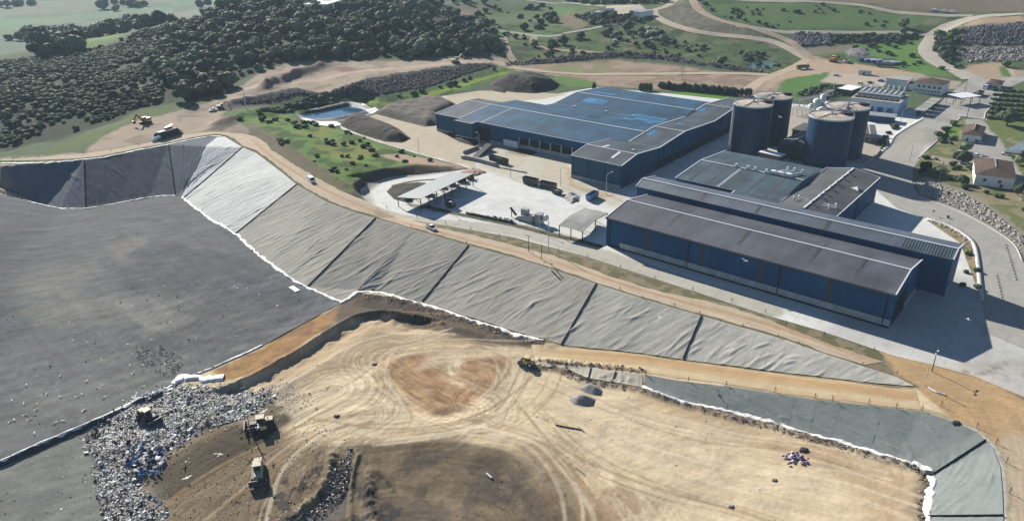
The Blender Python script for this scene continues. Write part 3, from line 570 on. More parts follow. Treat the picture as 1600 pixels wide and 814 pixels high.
# ------------------------------------------------------------------ lined slopes
def arc_at(P, q):
    d, sg, ar = pdist(P, np.array([q[0]]), np.array([q[1]])); return float(ar[0])
def sub(P, s0, s1, n):
    s = np.r_[0, np.cumsum(np.linalg.norm(np.diff(P[:, :2], axis=0), axis=1))]; t = np.linspace(s0, s1, n)
    return np.stack([np.interp(t, s, P[:, k]) for k in range(3)], 1)
def plain(name):
    return MATS[name]
def simple(name, c, rough=.7, metal=0., spec=.3, noise=.08, nscale=2., bump=0., emit=None):
    m, n, l, b = new_mat(name); b.inputs['Roughness'].default_value = rough; b.inputs['Metallic'].default_value = metal; b.inputs['Specular IOR Level'].default_value = spec
    c = tuple(c) + (1,)
    if noise:
        tc = n.new('ShaderNodeTexCoord'); t = noise_node(n, l, nscale, 5, tc.outputs['Object'], .65); r = ramp(n, l, t.outputs[0], 1 - noise, 1 + noise)
        vm = n.new('ShaderNodeVectorMath'); vm.operation = 'SCALE'; vm.inputs[0].default_value = c[:3]; l.new(r.outputs[0], vm.inputs['Scale']); l.new(vm.outputs[0], b.inputs['Base Color'])
        if bump:
            bp = n.new('ShaderNodeBump'); bp.inputs['Strength'].default_value = bump; bp.inputs['Distance'].default_value = .3; l.new(t.outputs[0], bp.inputs['Height']); l.new(bp.outputs[0], b.inputs['Normal'])
    else: b.inputs['Base Color'].default_value = c
    return m
M_black = simple('black_strap', (.012, .012, .013), .95, spec=.02)
M_white = simple('white_sheet', (.72, .71, .68), .6, noise=.15, nscale=1.5, bump=.5)
M_step_shade = simple('step_shade', (.03, .03, .05), .5)  # shade colour for the step between the floor covers

def liner(label, TP, BP, seams, cols, rough, fold_dir, nfold, foldh, name='slope_liner', mat=None, ds=.34, wr=.06, straps=True, seed=1, strapw=.34, strapm=None, fade=None):
    R = np.random.default_rng(seed); mid = seams[len(seams) // 2]; o0 = G(*mid[0])
    root = empty(name, tuple(o0), 0, label, 'slope liner'); off = np.array([o0[0], o0[1], o0[2]])
    st = [arc_at(TP, at(*a, float(np.interp(a[0], [p[0] for p in TPX], [p[2] for p in TPX])))) if False else arc_at(TP, G(*a)) for a, b in seams]
    sb = [arc_at(BP, G(*b)) for a, b in seams]
    for k in range(len(seams) - 1):
        L = max(st[k + 1] - st[k], sb[k + 1] - sb[k]); n = max(3, int(L / ds))
        a = sub(TP, st[k], st[k + 1], n); b = sub(BP, sb[k], sb[k + 1], n)
        wid = np.linalg.norm(a - b, axis=1).max(); nw = max(6, int(wid / ds)); t = np.linspace(0, 1, nw)[None, :, None]
        g = a[:, None] * (1 - t) + b[:, None] * t; x, y = g[..., 0], g[..., 1]
        s = np.linspace(0, L, n)[:, None] * np.ones((1, nw)); q = (np.linspace(0, 1, nw)[None, :] * np.linalg.norm(a - b, axis=1)[:, None])
        dz = np.zeros_like(x)
        for _ in range(int(nfold * L)):
            s0 = R.uniform(0, L * 1.1); t0 = R.uniform(0, .7) * wid; ln = R.uniform(.3, 1.0) * wid * R.uniform(.5, 1)
            ang = fold_dir + R.normal(0, .16); cx, cy = math.cos(ang), math.sin(ang); h = foldh * R.uniform(.3, 1.3); w = R.uniform(.22, .55)
            u_ = (s - s0) * cx + (q - t0) * cy; v_ = -(s - s0) * cy + (q - t0) * cx + .35 * np.sin(u_ * .35 + s0)
            env = sstep(0, ln * .3, u_) * (1 - sstep(ln * .6, ln, u_)); dz += h * env * np.exp(-(v_ / w) ** 2)
        cx, cy = math.cos(fold_dir), math.sin(fold_dir); uu = s * cx + q * cy; vv = -s * cy + q * cx
        dz += wr * (vn(uu / 5, vv / .8, k) - .5) * 2 + wr * 1.5 * (fbm(x, y, 6, k, 3) - .5)
        edge = np.minimum(sstep(0, 1.0, q), 1); z = Hq(x, y) + .14 + dz * edge
        c0 = S(*cols[k]); C = np.ones((n * nw, 3)) * c0
        xx, yy = x.ravel(), y.ravel(); f = 1 + (fbm(xx, yy, 7, 3, 4) - .5) * .28
        lane = (np.floor(s.ravel() / 5.2) % 2) * .0 + ((s.ravel() / 5.2) % 1 < .03) * -.16
        C = C * (f + lane)[:, None]
        if fade: C = C * (1 + fade * (q / max(wid, 1)).ravel())[:, None]
        V = np.stack([x.ravel(), y.ravel(), z.ravel()], 1) - off
        ob = mesh_obj('liner_panel', V, grid_faces(n, nw), mat or M_slope, root, C, True)
    DROP.append(np.vstack([sub(TP, st[0], st[-1], 120)[:, :2], sub(BP, sb[0], sb[-1], 120)[::-1, :2]]))
    if straps:
        for k in range(1, len(seams) - 1) if straps == True else straps:
            a = sub(TP, st[k], st[k], 1)[0]; b = sub(BP, sb[k], sb[k], 1)[0]; m = 40; P = a[None] * (1 - np.linspace(0, 1, m)[:, None]) + b[None] * np.linspace(0, 1, m)[:, None]
            P[:, 2] = Hq(P[:, 0], P[:, 1]) + .42; d = (b - a)[:2]; d /= np.linalg.norm(d); nn = np.array([-d[1], d[0], 0]) * strapw / 2
            Vv = np.vstack([P - nn, P + nn + np.array([0, 0, .0]), P - nn * 1.0 - np.array([0, 0, .25]), P + nn - np.array([0, 0, .25])]) - off
            F = []
            for i in range(m - 1):
                F += [(i, i + 1, m + i + 1, m + i), (2 * m + i, 2 * m + i + 1, i + 1, i), (m + i, m + i + 1, 3 * m + i + 1, 3 * m + i)]
            mesh_obj('seam_strap', Vv, F, strapm or M_black, root)
    return root, off
def flap(root, off, line_px, w, seed=0, rough=.25, mat=None, side=0., zo=.3, name='edge_flap'):
    P = smooth_line(PW(line_px), 4); L = np.linalg.norm(np.diff(P, axis=0), axis=1).sum(); P = resample(P, max(4, int(L / .35)))
    d = np.gradient(P, axis=0); d /= np.linalg.norm(d, axis=1)[:, None]; nn = np.stack([-d[:, 1], d[:, 0]], 1); s = np.linspace(0, L, len(P))
    ww = w * (.15 + 1.5 * fbm(s, s * 0, 2.5, seed, 3)); cs = np.linspace(-.5, .5, 7)
    P = P + nn * ((fbm(s, s * 0 + 7, 2.2, seed, 3) - .5) * w * .9)[:, None]
    g = P[:, None] + nn[:, None] * (ww[:, None] * (cs[None] + side))[..., None]; x, y = g[..., 0], g[..., 1]
    z = Hq(x, y) + zo + rough * (fbm(x, y, 1.2, seed, 3) - .3) * (1 - (2 * np.abs(cs[None])) ** 2); z[:, 0] -= zo * .9; z[:, -1] -= zo * .9
    return mesh_obj(name, np.stack([x.ravel(), y.ravel(), z.ravel()], 1) - off, grid_faces(len(P), 7), mat or M_white, root, None, True)

TPX = LT
rear, o1 = liner('wrinkled liner with shade painted into its panels on the back slope of the cell below the earthworks', LT3, LB3,
    [((-138,275),(-138,289)),((0,259.5),(0,303.5)),((132,250.6),(134,325.5)),((263,227),(274,305)),((340,214),(283,309))],
    [(118,124,132),(106,114,126),(78,86,100),(86,94,108)], .5, math.pi * .42, .35, .22, mat=None, seed=4, wr=.07, straps=[2, 3])  # same liner as the pale slope, its shade put into the panel colours
flap(rear, o1, [(-130,274),(0,259),(132,250),(217,235),(263,226.5),(317,215.5),(345,213.5)], .9, 1, .1)
flap(rear, o1, [(0,304),(50,316.5),(94,326.5),(134,326.5),(184,318),(234,309),(274,306)], .8, 2, .3)
pale, o2 = liner('long pale liner slope with black seam straps below the perimeter road', LT3, LB3,
    [((340,214),(283,309)),((379,231),(286,311)),((463.5,289),(368,365.6)),((587,341.5),(480,449)),((733,384),(660,471)),((932,444),(877,539)),((1096,494),(1067,562)),((1427,603),(1425,603.6))],
    [(228,227,223),(222,221,215),(178,173,161),(172,167,155),(184,179,166),(200,195,181),(206,201,188)], .6, math.pi * .68, .62, .16, seed=9)
flap(pale, o2, [(284,309),(321,338),(368,367),(400,396),(450,433),(480,450),(534,474)], 1.2, 3, .3, side=.1)
flap(pale, o2, [(534,472),(547,462),(560,455.5),(587,455.5),(634,467),(684,480.5),(727,496),(768,508),(800,519),(850,532)], 1.6, 4, .38, side=-.3, zo=.2)
low, o3 = liner('green grey liner on the lower right slope curving round the fill', RT3, RB3,
    [((1008,585.5),(1008,606)),((1140,605),(1135,643)),((1277,625.6),(1262,678)),((1380,637),(1360,703)),((1541,688),(1455.7,742.5)),((1567,806),(1449,807)),((1568,925),(1443,925))],
    [(146,150,144),(142,147,142),(140,146,141),(142,147,142),(148,153,149),(144,150,146)], .5, math.pi * .12, .3, .16, seed=12, straps=[4, 5], strapw=.25, wr=.05)
flap(low, o3, [(1003,604),(1050,621),(1117,638.5),(1200,659),(1267,679),(1333,697),(1400,716),(1427,725)], 1.2, 5, .35, zo=.2)
flap(low, o3, [(1427,722),(1455.6,743),(1452,776),(1449,809),(1443,920)], 1.7, 6, .3)
short, o4 = liner('short pale pleated liner strip below the ramp edge', RT3, RB3,
    [((845,568.5),(846,574)),((883,571.3),(884,577)),((923,574.4),(918,592.5)),((962,581),(955,598.5)),((1004,585),(1003,606))],
    [(206,196,176)] * 4, .6, math.pi * .5, .9, .2, seed=15, strapw=.16)

# ------------------------------------------------------------------ covers on the cell floor
CFLOW = [flow([(-140,330),(60,360),(250,330),(420,420)], 160, .16, 26, 1.6, 1), flow([(-140,760),(100,660),(280,590),(520,470)], 60, .26, 22, .8, 3), flow([(-140,620),(100,560),(300,510),(450,470)], 60, .2, 16, .7, 4), flow([(-140,430),(100,400),(300,420),(400,470)], 60, .16, 14, .8, 6)]
FLOORC = [mott([(140,330),(260,340),(300,400),(260,440),(160,420)], (146,139,130), 14, .5, .65, 8, 1), mott([(0,420),(150,400),(350,460),(500,470),(300,590),(0,700)], (140,137,127), 20, .48, .7, 8, 2),
  mott([(-140,300),(0,305),(400,400),(520,470),(280,597),(0,720),(-140,770)], (92,97,101), 40, .54, .55, 6, 5),
  poly([(-140,700),(0,640),(250,560),(410,535),(280,600),(0,724),(-140,780)], (124,127,120), 6, 8, .7)] + CFLOW
floor1 = sheet('cell_floor_cover', [(-140,291),(-60,299),(0,304),(50,316.5),(94,327),(134,327),(184,318),(234,309),(274,306),(291,315),(321,338),(368,366.6),(400,396),(420,413),(450,433),(480,450),(533,474.2),(470,508),(410,541),(330,577),(280,597.5),(250,612),(130,665),(0,722),(-140,783)],
  1.5, .10, M_floor, S(116,117,117), FLOORC, 'large dark grey cover sheet over the flat cell floor', 'ground cover', kind=None,
  zfun=lambda x, y: (vn(x / 9 + y / 14, (y - .45 * x) / 1.6, 1) - .5) * .22 + (fbm(x, y, 14, 2, 3) - .5) * .5 * sstep(0, 6, 6 + x * 0))
floor2 = sheet('cell_floor_cover', [(-140,795),(0,731),(60,706),(132,674),(140,700),(150,740),(155,790),(165,840),(170,930),(-300,990)],
  1.0, .10, M_floor, S(136,138,128), [flow([(-140,900),(60,780),(150,740)], 60, .14, 20, .9, 2), mott([(-140,795),(130,680),(160,900),(-200,980)], (118,120,112), 10, .5, .6, 4, 1)],
  'olive grey cover sheet at the lower left below the step', 'ground cover', kind=None, zfun=lambda x, y: (vn(x / 6 + y / 10, (y - .5 * x) / 1.1, 1) - .5) * .16)
# the white hem and a dark strip painting the shade of the step between the covers
r_ = empty('cover_hem', tuple(G(130, 668)), 0, 'white hem with a painted shade strip running beside the trash towards the orange bench', 'liner edge'); o_ = np.array(r_.location)
flap(r_, o_, [(-140,782),(0,721),(60,694),(130,664),(250,611),(276,598)], .75, 3, .12, name='hem_strip')
flap(r_, o_, [(-140,788),(0,727),(60,700),(130,670),(250,616.5),(270,607)], 1.3, 4, .05, mat=M_step_shade, name='shade_strip')
flap(r_, o_, [(310,584),(330,576),(370,558),(410,540)], .7, 5, .2, name='hem_strip')
flap(r_, o_, [(270,601),(285,591),(300,590),(320,593),(350,590)], 3.0, 6, .5, name='loose_sheet', zo=.5)

# ------------------------------------------------------------------ roads and yard
YARD = [(530,196),(534,202),(587,221.5),(654,241.5),(717,258.5),(735,264.5),(700,268.5),(647,274),(607,277.5),(575,287),(563,297),(564,305),(577,319.5),(614,341.5),(700,353.5),(800,370.5),(917,401.5),(1081,454.5),(1200,493.5),(1287,518.5),(1395,555.5),(1455,569.5),(1521,587.5),(1600,620.5),(1720,665),(1720,470),(1534,469),(1500,380),(1447,344),(1420,300),(1420,255),(1440,188),(1460,170),(1420,170),(1340,170),(1230,162),(1150,158),(1040,146),(930,137),(870,147),(810,142),(750,142),(688,151),(652,182),(597,176),(572,184)]
YL = [flow([(640,332),(760,352),(900,384),(1100,452),(1300,520),(1480,575)], 8, .14, 40, .5, 5), flow([(700,270),(800,300),(900,330)], 22, .07, 18, .9, 6), flow([(640,215),(740,245),(860,285),(960,310)], 12, .12, 22, .8, 1), mott([(650,330),(700,280),(850,300),(960,320),(930,380)], (212,210,203), 7, .55, .5, 3, 2), line([(560,296),(572,318),(620,340),(700,351),(800,361),(917,392),(1060,441),(1200,484)], (198,192,177), 9, .8, .4, .95), line([(700,263),(647,269),(607,274),(577,284),(562,296)], (198,192,177), 9, .8, .4, .95), line([(640,320),(720,336),(800,350),(870,366),(935,384)], (128,120,98), 2.4, .6, .8, .9), line([(735,264),(780,270),(860,288),(950,312)], (186,178,160), .8, .4, .4, .7), poly([(1440,566),(1500,560),(1560,575),(1720,620),(1720,700),(1500,600)], (206,186,154), 4, 6, .7),
  poly([(520,190),(590,222),(720,258),(740,262),(800,225),(700,205),(690,140),(900,130),(880,150),(640,185),(590,176)], (206,192,168), 2, 4),
  poly([(735,250),(800,228),(890,240),(895,275),(970,300),(1000,330),(870,300),(800,280)], (214,206,188), 3, 4), mott([(640,200),(740,150),(900,200),(960,300),(720,262)], (204,190,164), 8, .52, .5, 3, 1),
  poly([(880,262),(892,262),(900,290),(960,306),(945,312),(890,292)], (196,176,142), 1, 1.5), poly([(790,232),(815,228),(840,238),(820,246),(795,240)], (150,130,108), .8, 1, .6),
  poly([(1190,165),(1260,170),(1300,215),(1380,220),(1390,255),(1240,255)], (196,184,168), 2, 2),
  poly([(1240,520),(1500,580),(1720,660),(1720,440),(1500,430)], (206,203,196), 6, 6),
  line([(1508,581),(1530,583),(1550,578),(1566,570),(1570,565)], (140,132,122), .9, .25, .5, .8), mott([(1450,560),(1720,640),(1720,540),(1560,560)], (176,168,152), 9, .5, .6, 3, 3),
  flow([(560,300),(620,345),(800,362),(1000,430),(1300,530),(1500,580)], 14, .06, 20, 1.2, 2), flow([(1560,400),(1580,480),(1590,600)], 14, .10, 20, 1.0, 3),
  line([(577,308),(640,333),(720,349),(800,362),(917,392),(1060,441)], (205,200,190), .25, .1, .1, .5)]
yard = sheet('yard', YARD, 1.4, .05, M_yard, S(236,234,227), YL, 'pale concrete yard and paved road around the blue plant')
# island of dark ground inside the loop, earth under the shelter
sheet('gravel_island', [(604,300),(614,290),(654,285),(678,288),(664,300),(640,318),(616,312)], 1.2, .10, M_ground, S(98,92,84), [mott([(604,300),(614,290),(654,285),(664,300),(616,312)], (70,72,60), 4, .5, .8, 1, 2)], 'dark gravel island inside the paved loop')
ROADR = [(1484,147),(1440,187),(1394,214),(1386,227),(1360,246),(1345,270),(1372,300),(1400,325),(1447,342.5),(1477,351),(1501,362.5),(1521,379.5),(1528,406),(1534,470),(1542,520),(1600,545),(1680,560),(1680,520),(1620,440),(1598,406),(1584,379),(1551,355.5),(1501,329),(1434,305),(1425,285),(1428,262),(1454,227),(1477,204),(1501,182),(1537,185.5),(1544,170),(1567,142),(1600,127),(1700,118),(1700,112),(1600,119),(1545,124),(1520,119)]
RL = [flow([(1500,150),(1440,210),(1400,250)], 16, .12, 30, 1.1, 1), flow([(1420,315),(1500,345),(1550,380),(1575,440),(1580,520)], 12, .12, 30, .9, 2), flow([(1500,150),(1540,150),(1600,130)], 16, .1, 20, 1.2, 2),
  mott([(1484,147),(1394,214),(1360,246),(1454,227),(1537,185),(1600,127),(1520,119)], (150,146,140), 12, .5, .5, 2, 4), poly([(1380,245),(1390,228),(1440,190),(1450,215),(1420,245)], (196,186,168), 3, 3, .5)]
roadr = sheet('road', ROADR, 1.6, .09, M_yard, S(182,177,168), RL, 'grey paved access road curving past the garden side')
def pave(name, c, px, w, label, layers=(), ds=2.2, mat=None, z=.08, jit=.35, nw=6):
    P = smooth_line(PW(px), 6); d = np.gradient(P, axis=0); d /= np.linalg.norm(d, axis=1)[:, None]; nn = np.stack([-d[:, 1], d[:, 0]], 1)
    ww = w if np.isscalar(w) else np.interp(np.linspace(0, 1, len(P)), np.linspace(0, 1, len(w)), w)[:, None]
    return ribbon(name, P + nn * ww / 2, P - nn * ww / 2, ds, nw, z, mat or M_road, S(*c), list(layers), label, jitter=jit)
pave('road', (196,186,170), [(1522,124),(1500,114),(1480,106),(1460,95),(1449,80),(1455,65),(1470,49),(1492,38),(1520,29),(1560,24),(1640,22)], [16,12,12,12,13,13,14,14,12,11], 'paved road winding up the hill at the right')
pave('dirt_track', (196,182,158), [(1075,-12),(1048,6),(1022,17),(1033,31),(1078,47),(1130,55.5),(1200,64),(1232,76),(1262,92)], 8, 'pale dirt track descending the hillside')
pave('dirt_track', (178,160,138), [(1082,-10),(1086,8),(1122,31),(1180,45),(1228,63),(1253,80),(1264,92)], 8, 'brown dirt track beside the slope')
pave('dirt_track', (184,174,156), [(1455,56),(1430,53),(1330,51.5),(1240,50.5),(1200,47),(1150,40)], 7, 'track along the top of the rock face')
pave('dirt_track', (178,168,152), [(1150,0),(1200,2),(1290,4),(1340,8),(1390,18),(1450,23),(1520,25)], 9, 'track along the top of the hill')
pave('dirt_track', (182,178,160), [(712,42),(760,47),(800,51),(850,57),(880,55)], 6, 'pale track at the edge of the wood')
pave('dirt_track', (186,178,158), [(880,53),(920,46),(960,38),(985,34),(1010,28)], 5, 'track below the compound')
pave('dirt_track', (178,158,136), [(786,58),(790,72),(797,88),(812,102)], 6, 'short dirt track at the corner of the wood')
pave('dirt_track', (176,158,132), [(836,56),(834,66),(850,76),(900,80),(940,83)], 6, 'track on the green slope')
pave('dirt_track', (196,190,176), [(780,-4),(840,3),(900,6),(945,10)], 6, 'pale road behind the compound')
pave('dirt_track', (204,182,154), [(1264,92),(1240,106),(1215,116),(1190,126),(1170,140)], 8, 'dirt track leading to the plant')
pave('dirt_track', (200,182,156), [(800,106),(850,112),(900,116),(1000,116),(1100,115),(1200,117)], 7, 'dirt track across the earth platform')
sheet('compound_pad', [(948,10),(1000,8),(1010,16),(1004,22),(955,23),(945,18)], 4, .15, M_yard, S(206,196,172), [], 'pale pad of the hilltop compound')
pave('gravel_strip', (112,106,84), [(664,322),(700,331),(760,344),(800,352),(850,364),(900,376),(940,386)], 2.6, 'gravel strip between the yard and the paved road', [mott([(640,310),(940,375),(945,395),(640,335)], (78,84,54), 2, .5, .8, .3, 2)], ds=.9, mat=M_ground, z=.10)
pave('gravel_strip', (112,104,86), [(612,291),(650,283),(690,280),(722,274)], 1.6, 'gravel strip inside the paved loop', [], ds=.9, mat=M_ground, z=.12)
# perimeter dirt road and ramp
sh = [(u + (3 if u > 330 else 0), v - (3.5 if u < 330 else 2)) for u, v, _ in LT[1:-2]]
PF = [(-60,257),(0,249.5),(130,240),(217,226),(300,209.5),(350,207),(400,215),(433,240.6),(480,270),(530,296.5),(585,321),(667,350.5),(734,367),(800,383.5),(867,400.5),(934,424.5),(1000,447),(1067,463),(1134,478.5),(1200,499),(1310,543),(1380,565)]
ribbon('dirt_road', sh, PF, .8, 14, .07, M_road, S(206,186,160), [flow([(0,255),(200,232),(345,210),(420,240),(500,290),(700,366),(900,420),(1100,480),(1400,575)], 9, .2, 60, .8, 1),
   line([(400,225),(440,256),(520,303),(640,352),(800,392),(900,420),(1000,453),(1200,507),(1400,578)], (186,150,116), 1.6, .8, .5, .7)], 'dirt perimeter road along the top of the liner slopes', jitter=.9)
ru = [(830,538),(877,541.5),(930,547),(1000,554),(1067,564.5),(1154,576),(1200,582),(1283,592),(1367,603),(1430,609)]
rl = [(838,570),(880,569),(923,572),(962,578),(1005,582),(1060,591),(1134,600),(1200,610),(1277,621.5),(1357,630),(1440,641)]
ribbon('ramp_road', ru, rl, .7, 20, .07, M_road, S(208,180,140), [poly([(800,525),(880,530),(895,580),(800,585)], (222,200,163), 6, 4), flow([(838,553),(1000,568),(1200,596),(1430,626)], 12, .16, 40, .7, 2), line([(840,548),(1000,560),(1200,590),(1430,620)], (186,144,98), 2.2, 1.4, .8, .55), line([(840,562),(1000,575),(1200,603),(1430,632)], (222,204,172), 1.6, .8, .6, .6)], 'dirt ramp descending from the junction to the fill', jitter=.7)
# kerbs
def wall_line(name, px, w, h, mat, label, cat, kind=None, ds=2.5, zo=0., parent=None, group=None):
    P = smooth_line(PW(px), 5) if len(px) > 2 else PW(px); L = np.linalg.norm(np.diff(P, axis=0), axis=1).sum(); P = resample(P, max(3, int(L / ds)))
    d = np.gradient(P, axis=0); d /= np.linalg.norm(d, axis=1)[:, None]; nn = np.stack([-d[:, 1], d[:, 0]], 1) * w / 2; z = Hq(P[:, 0], P[:, 1]) + zo; n = len(P)
    V = np.vstack([np.column_stack([P + nn, z - .3]), np.column_stack([P + nn, z + h]), np.column_stack([P - nn, z + h]), np.column_stack([P - nn, z - .3])]); F = []
    for i in range(n - 1):
        for k in range(3): F.append((k * n + i, k * n + i + 1, (k + 1) * n + i + 1, (k + 1) * n + i))
    F += [(0, n, 2 * n, 3 * n), (n - 1, 4 * n - 1, 3 * n - 1, 2 * n - 1)]
    o = mesh_obj(name, V, F, mat, parent); tag(o, label, cat, group, kind); return o
M_kerb = simple('kerb_concrete', (.46, .45, .42), .85, noise=.12)
wall_line('kerb', [(1375,240),(1390,226),(1397,214),(1412,203),(1440,187)], 2.2, .14, M_kerb, 'kerb', None, 'structure')
wall_line('kerb', [(1447,343),(1477,351.5),(1501,363.5),(1520,380),(1527,406),(1533,469)], 1.3, .5, M_kerb, 'kerb', None, 'structure')
wall_line('kerb', [(1434,248),(1456,228),(1478,206),(1501,184)], .6, .25, M_kerb, 'kerb', None, 'structure')
wall_line('kerb', [(1538,187),(1540,176),(1546,170),(1568,143)], .6, .2, M_kerb, 'kerb', None, 'structure')
wall_line('kerb', [(1598,409),(1584,382),(1551,358.5),(1501,332),(1440,309)], .5, .2, M_kerb, 'kerb', None, 'structure')

# ------------------------------------------------------------------ the ground itself
M_g = M_ground
Zg = GZ.copy()
pond_poly = PW([(474,181),(505,172),(546,163),(581,173.5),(566,179.5),(519,189),(493,190.5),(477,185.5)])
for P in DROP:
    m = (GX > P[:, 0].min()) & (GX < P[:, 0].max()) & (GY > P[:, 1].min()) & (GY < P[:, 1].max())
    if not m.any(): continue
    x, y = GX[m], GY[m]; ins = pip(P, x, y); d = np.zeros(x.shape)
    if ins.any(): d[ins] = np.clip(pdist(P, x[ins], y[ins], True)[0] * .6 - .1, 0, .6)
    zz = Zg[m]; Zg[m] = np.minimum(zz, GZ[m] - d)
C = colour(GX.ravel(), GY.ravel(), S(92, 108, 78), glayers)
rr_ = np.hypot(GX, GY).ravel()
farw = sstep(900, 1400, rr_)[:, None]
fieldn = fbm(GX.ravel(), GY.ravel(), 260, 2, 3)[:, None]
Cf = np.where(fieldn > .55, S(112, 140, 100), np.where(fieldn > .45, S(86, 108, 82), S(128, 130, 108)))
C = C * (1 - farw * .7) + Cf * farw * .7
V = np.stack([GX.ravel(), GY.ravel(), Zg.ravel()], 1)
ground = mesh_obj('ground', V, grid_faces(NR, NA), M_g, None, C, True)
ground['kind'] = 'structure'
# ------------------------------------------------------------------ vegetation
def foliage(name, c, c2, var=.45):
    m, n, l, b = new_mat(name); b.inputs['Roughness'].default_value = .8; b.inputs['Specular IOR Level'].default_value = .2
    oi = n.new('ShaderNodeObjectInfo'); tc = n.new('ShaderNodeTexCoord'); t = noise_node(n, l, 2.2, 4, tc.outputs['Object'], .7)
    mx = n.new('ShaderNodeMix'); mx.data_type = 'RGBA'; mx.inputs['A'].default_value = tuple(c) + (1,); mx.inputs['B'].default_value = tuple(c2) + (1,)
    ad = n.new('ShaderNodeMath'); ad.operation = 'ADD'; r0 = ramp(n, l, t.outputs[0], -.4, .6, .3, .7); l.new(r0.outputs[0], ad.inputs[0]); l.new(oi.outputs['Random'], ad.inputs[1]); ad.use_clamp = True
    l.new(ad.outputs[0], mx.inputs['Factor']); r = ramp(n, l, oi.outputs['Random'], 1 - var, 1 + var, 0, 1)
    vm = n.new('ShaderNodeVectorMath'); vm.operation = 'SCALE'; l.new(mx.outputs['Result'], vm.inputs[0]); l.new(r.outputs[0], vm.inputs['Scale']); l.new(vm.outputs[0], b.inputs['Base Color'])
    return m
M_oak = foliage('oak_leaves', (.024, .046, .018), (.092, .118, .060), .5)
M_scrub = foliage('scrub_leaves', (.026, .050, .017), (.055, .088, .034), .4)
M_cyp = foliage('cypress_leaves', (.018, .034, .016), (.03, .05, .022), .25)
M_bark = simple('bark', (.12, .09, .065), .9)
import bmesh
def ico(sub=2):
    bm = bmesh.new(); bmesh.ops.create_icosphere(bm, subdivisions=sub, radius=1.); v = np.array([p.co[:] for p in bm.verts]); f = np.array([[q.index for q in p.verts] for p in bm.faces]); bm.free(); return v, f
ICO2, ICO3, ICO1 = ico(2), ico(3), ico(1)
def crown_data(seed, lobes=9, flat=.72, leaves=420, leaf=.085, spread=1., height=1.):
    R = np.random.default_rng(seed); V = []; F = []; nb = 0; cs = []
    for i in range(lobes):
        a = R.uniform(0, 2 * math.pi); r = R.uniform(.0, .62) if i else 0; z = R.uniform(-.15, .45) if i else .1
        cs.append((math.cos(a) * r, math.sin(a) * r, z * flat, R.uniform(.32, .5) if i else .62))
    iv, jf = ICO2
    for (cx, cy, cz, rr) in cs:
        d = 1 + (vn(iv[:, 0] * 2.3 + iv[:, 2], iv[:, 1] * 2.3 - iv[:, 2], seed + nb) - .5) * .7
        v = iv * rr * d[:, None]; v[:, 2] *= .85; v += (cx, cy, cz); V.append(v); F.append(jf + nb); nb += len(v)
    # leaf clumps standing off the lobes
    k = leaves; ci = R.integers(0, lobes, k); dr = R.normal(size=(k, 3)); dr /= np.linalg.norm(dr, axis=1)[:, None]; dr[:, 2] = np.abs(dr[:, 2]) * .9 + .05 * R.normal(size=k)
    cc = np.array(cs)[ci]; p = cc[:, :3] + dr * (cc[:, 3] * R.uniform(.85, 1.22, k))[:, None]
    t1 = np.cross(dr, R.normal(size=(k, 3))); t1 /= np.linalg.norm(t1, axis=1)[:, None]; t2 = np.cross(dr, t1) * .8 + dr * R.uniform(-.7, .7, k)[:, None]
    s = R.uniform(.5, 1.5, k)[:, None] * leaf
    q = np.stack([p - t1 * s, p - t2 * s * .8, p + t1 * s * 1.1, p + t2 * s], 1).reshape(-1, 3); V.append(q)
    ff = (np.arange(k)[:, None] * 4 + nb + np.array([[0, 1, 2]])); f2 = (np.arange(k)[:, None] * 4 + nb + np.array([[0, 2, 3]])); F += [ff, f2]
    V = np.vstack(V); V[:, 2] *= height; V[:, :2] *= spread; V[:, 2] -= V[:, 2].min(); return V, np.vstack(F)
def me_from(name, V, F, mat, smooth=False):
    me = bpy.data.meshes.new(name); V = np.asarray(V, np.float32); F = np.asarray(F, np.int32); k = F.shape[1]
    me.vertices.add(len(V)); me.vertices.foreach_set('co', V.ravel()); me.loops.add(F.size); me.loops.foreach_set('vertex_index', F.ravel())
    me.polygons.add(len(F)); me.polygons.foreach_set('loop_start', np.arange(0, F.size, k, dtype=np.int32)); me.update(calc_edges=True); me.materials.append(mat)
    if smooth: me.polygons.foreach_set('use_smooth', np.ones(len(F), bool))
    return me
def trunk_me(h, r, seed):
    R = np.random.default_rng(seed); V = []; F = []
    def limb(p0, p1, r0, r1, n=7):
        p0, p1 = np.array(p0, float), np.array(p1, float); d = p1 - p0; d /= np.linalg.norm(d); a = np.cross(d, (0.3, .9, .1)); a /= np.linalg.norm(a); b = np.cross(d, a); o = len(V)
        for (p, q) in ((p0, r0), (p1, r1)):
            for k in range(n): V.append(p + q * (math.cos(2 * math.pi * k / n) * a + math.sin(2 * math.pi * k / n) * b))
        for k in range(n): F.append((o + k, o + (k + 1) % n, o + n + (k + 1) % n, o + n + k))
    limb((0, 0, -.15), (0, 0, h), r, r * .7)
    for i in range(4):
        a = i * 1.57 + R.uniform(-.4, .4); limb((0, 0, h * .85), (math.cos(a) * .4, math.sin(a) * .4, h + .35), r * .6, r * .25)
    return me_from('trunk', V, F, M_bark)
OAKS = [(me_from('crown', *crown_data(s, lobes=l, flat=fl, leaves=lv, leaf=.10), M_oak), trunk_me(.45, .07, s)) for s, l, fl, lv in [(1,9,.7,420),(2,11,.6,460),(3,8,.85,380),(4,12,.55,460),(5,7,.9,360)]]
SCRUB = [me_from('shrub', *crown_data(s, lobes=l, flat=.45, leaves=lv, leaf=.13, height=.8), M_scrub) for s, l, lv in [(11,7,260),(12,9,300),(13,6,240)]]
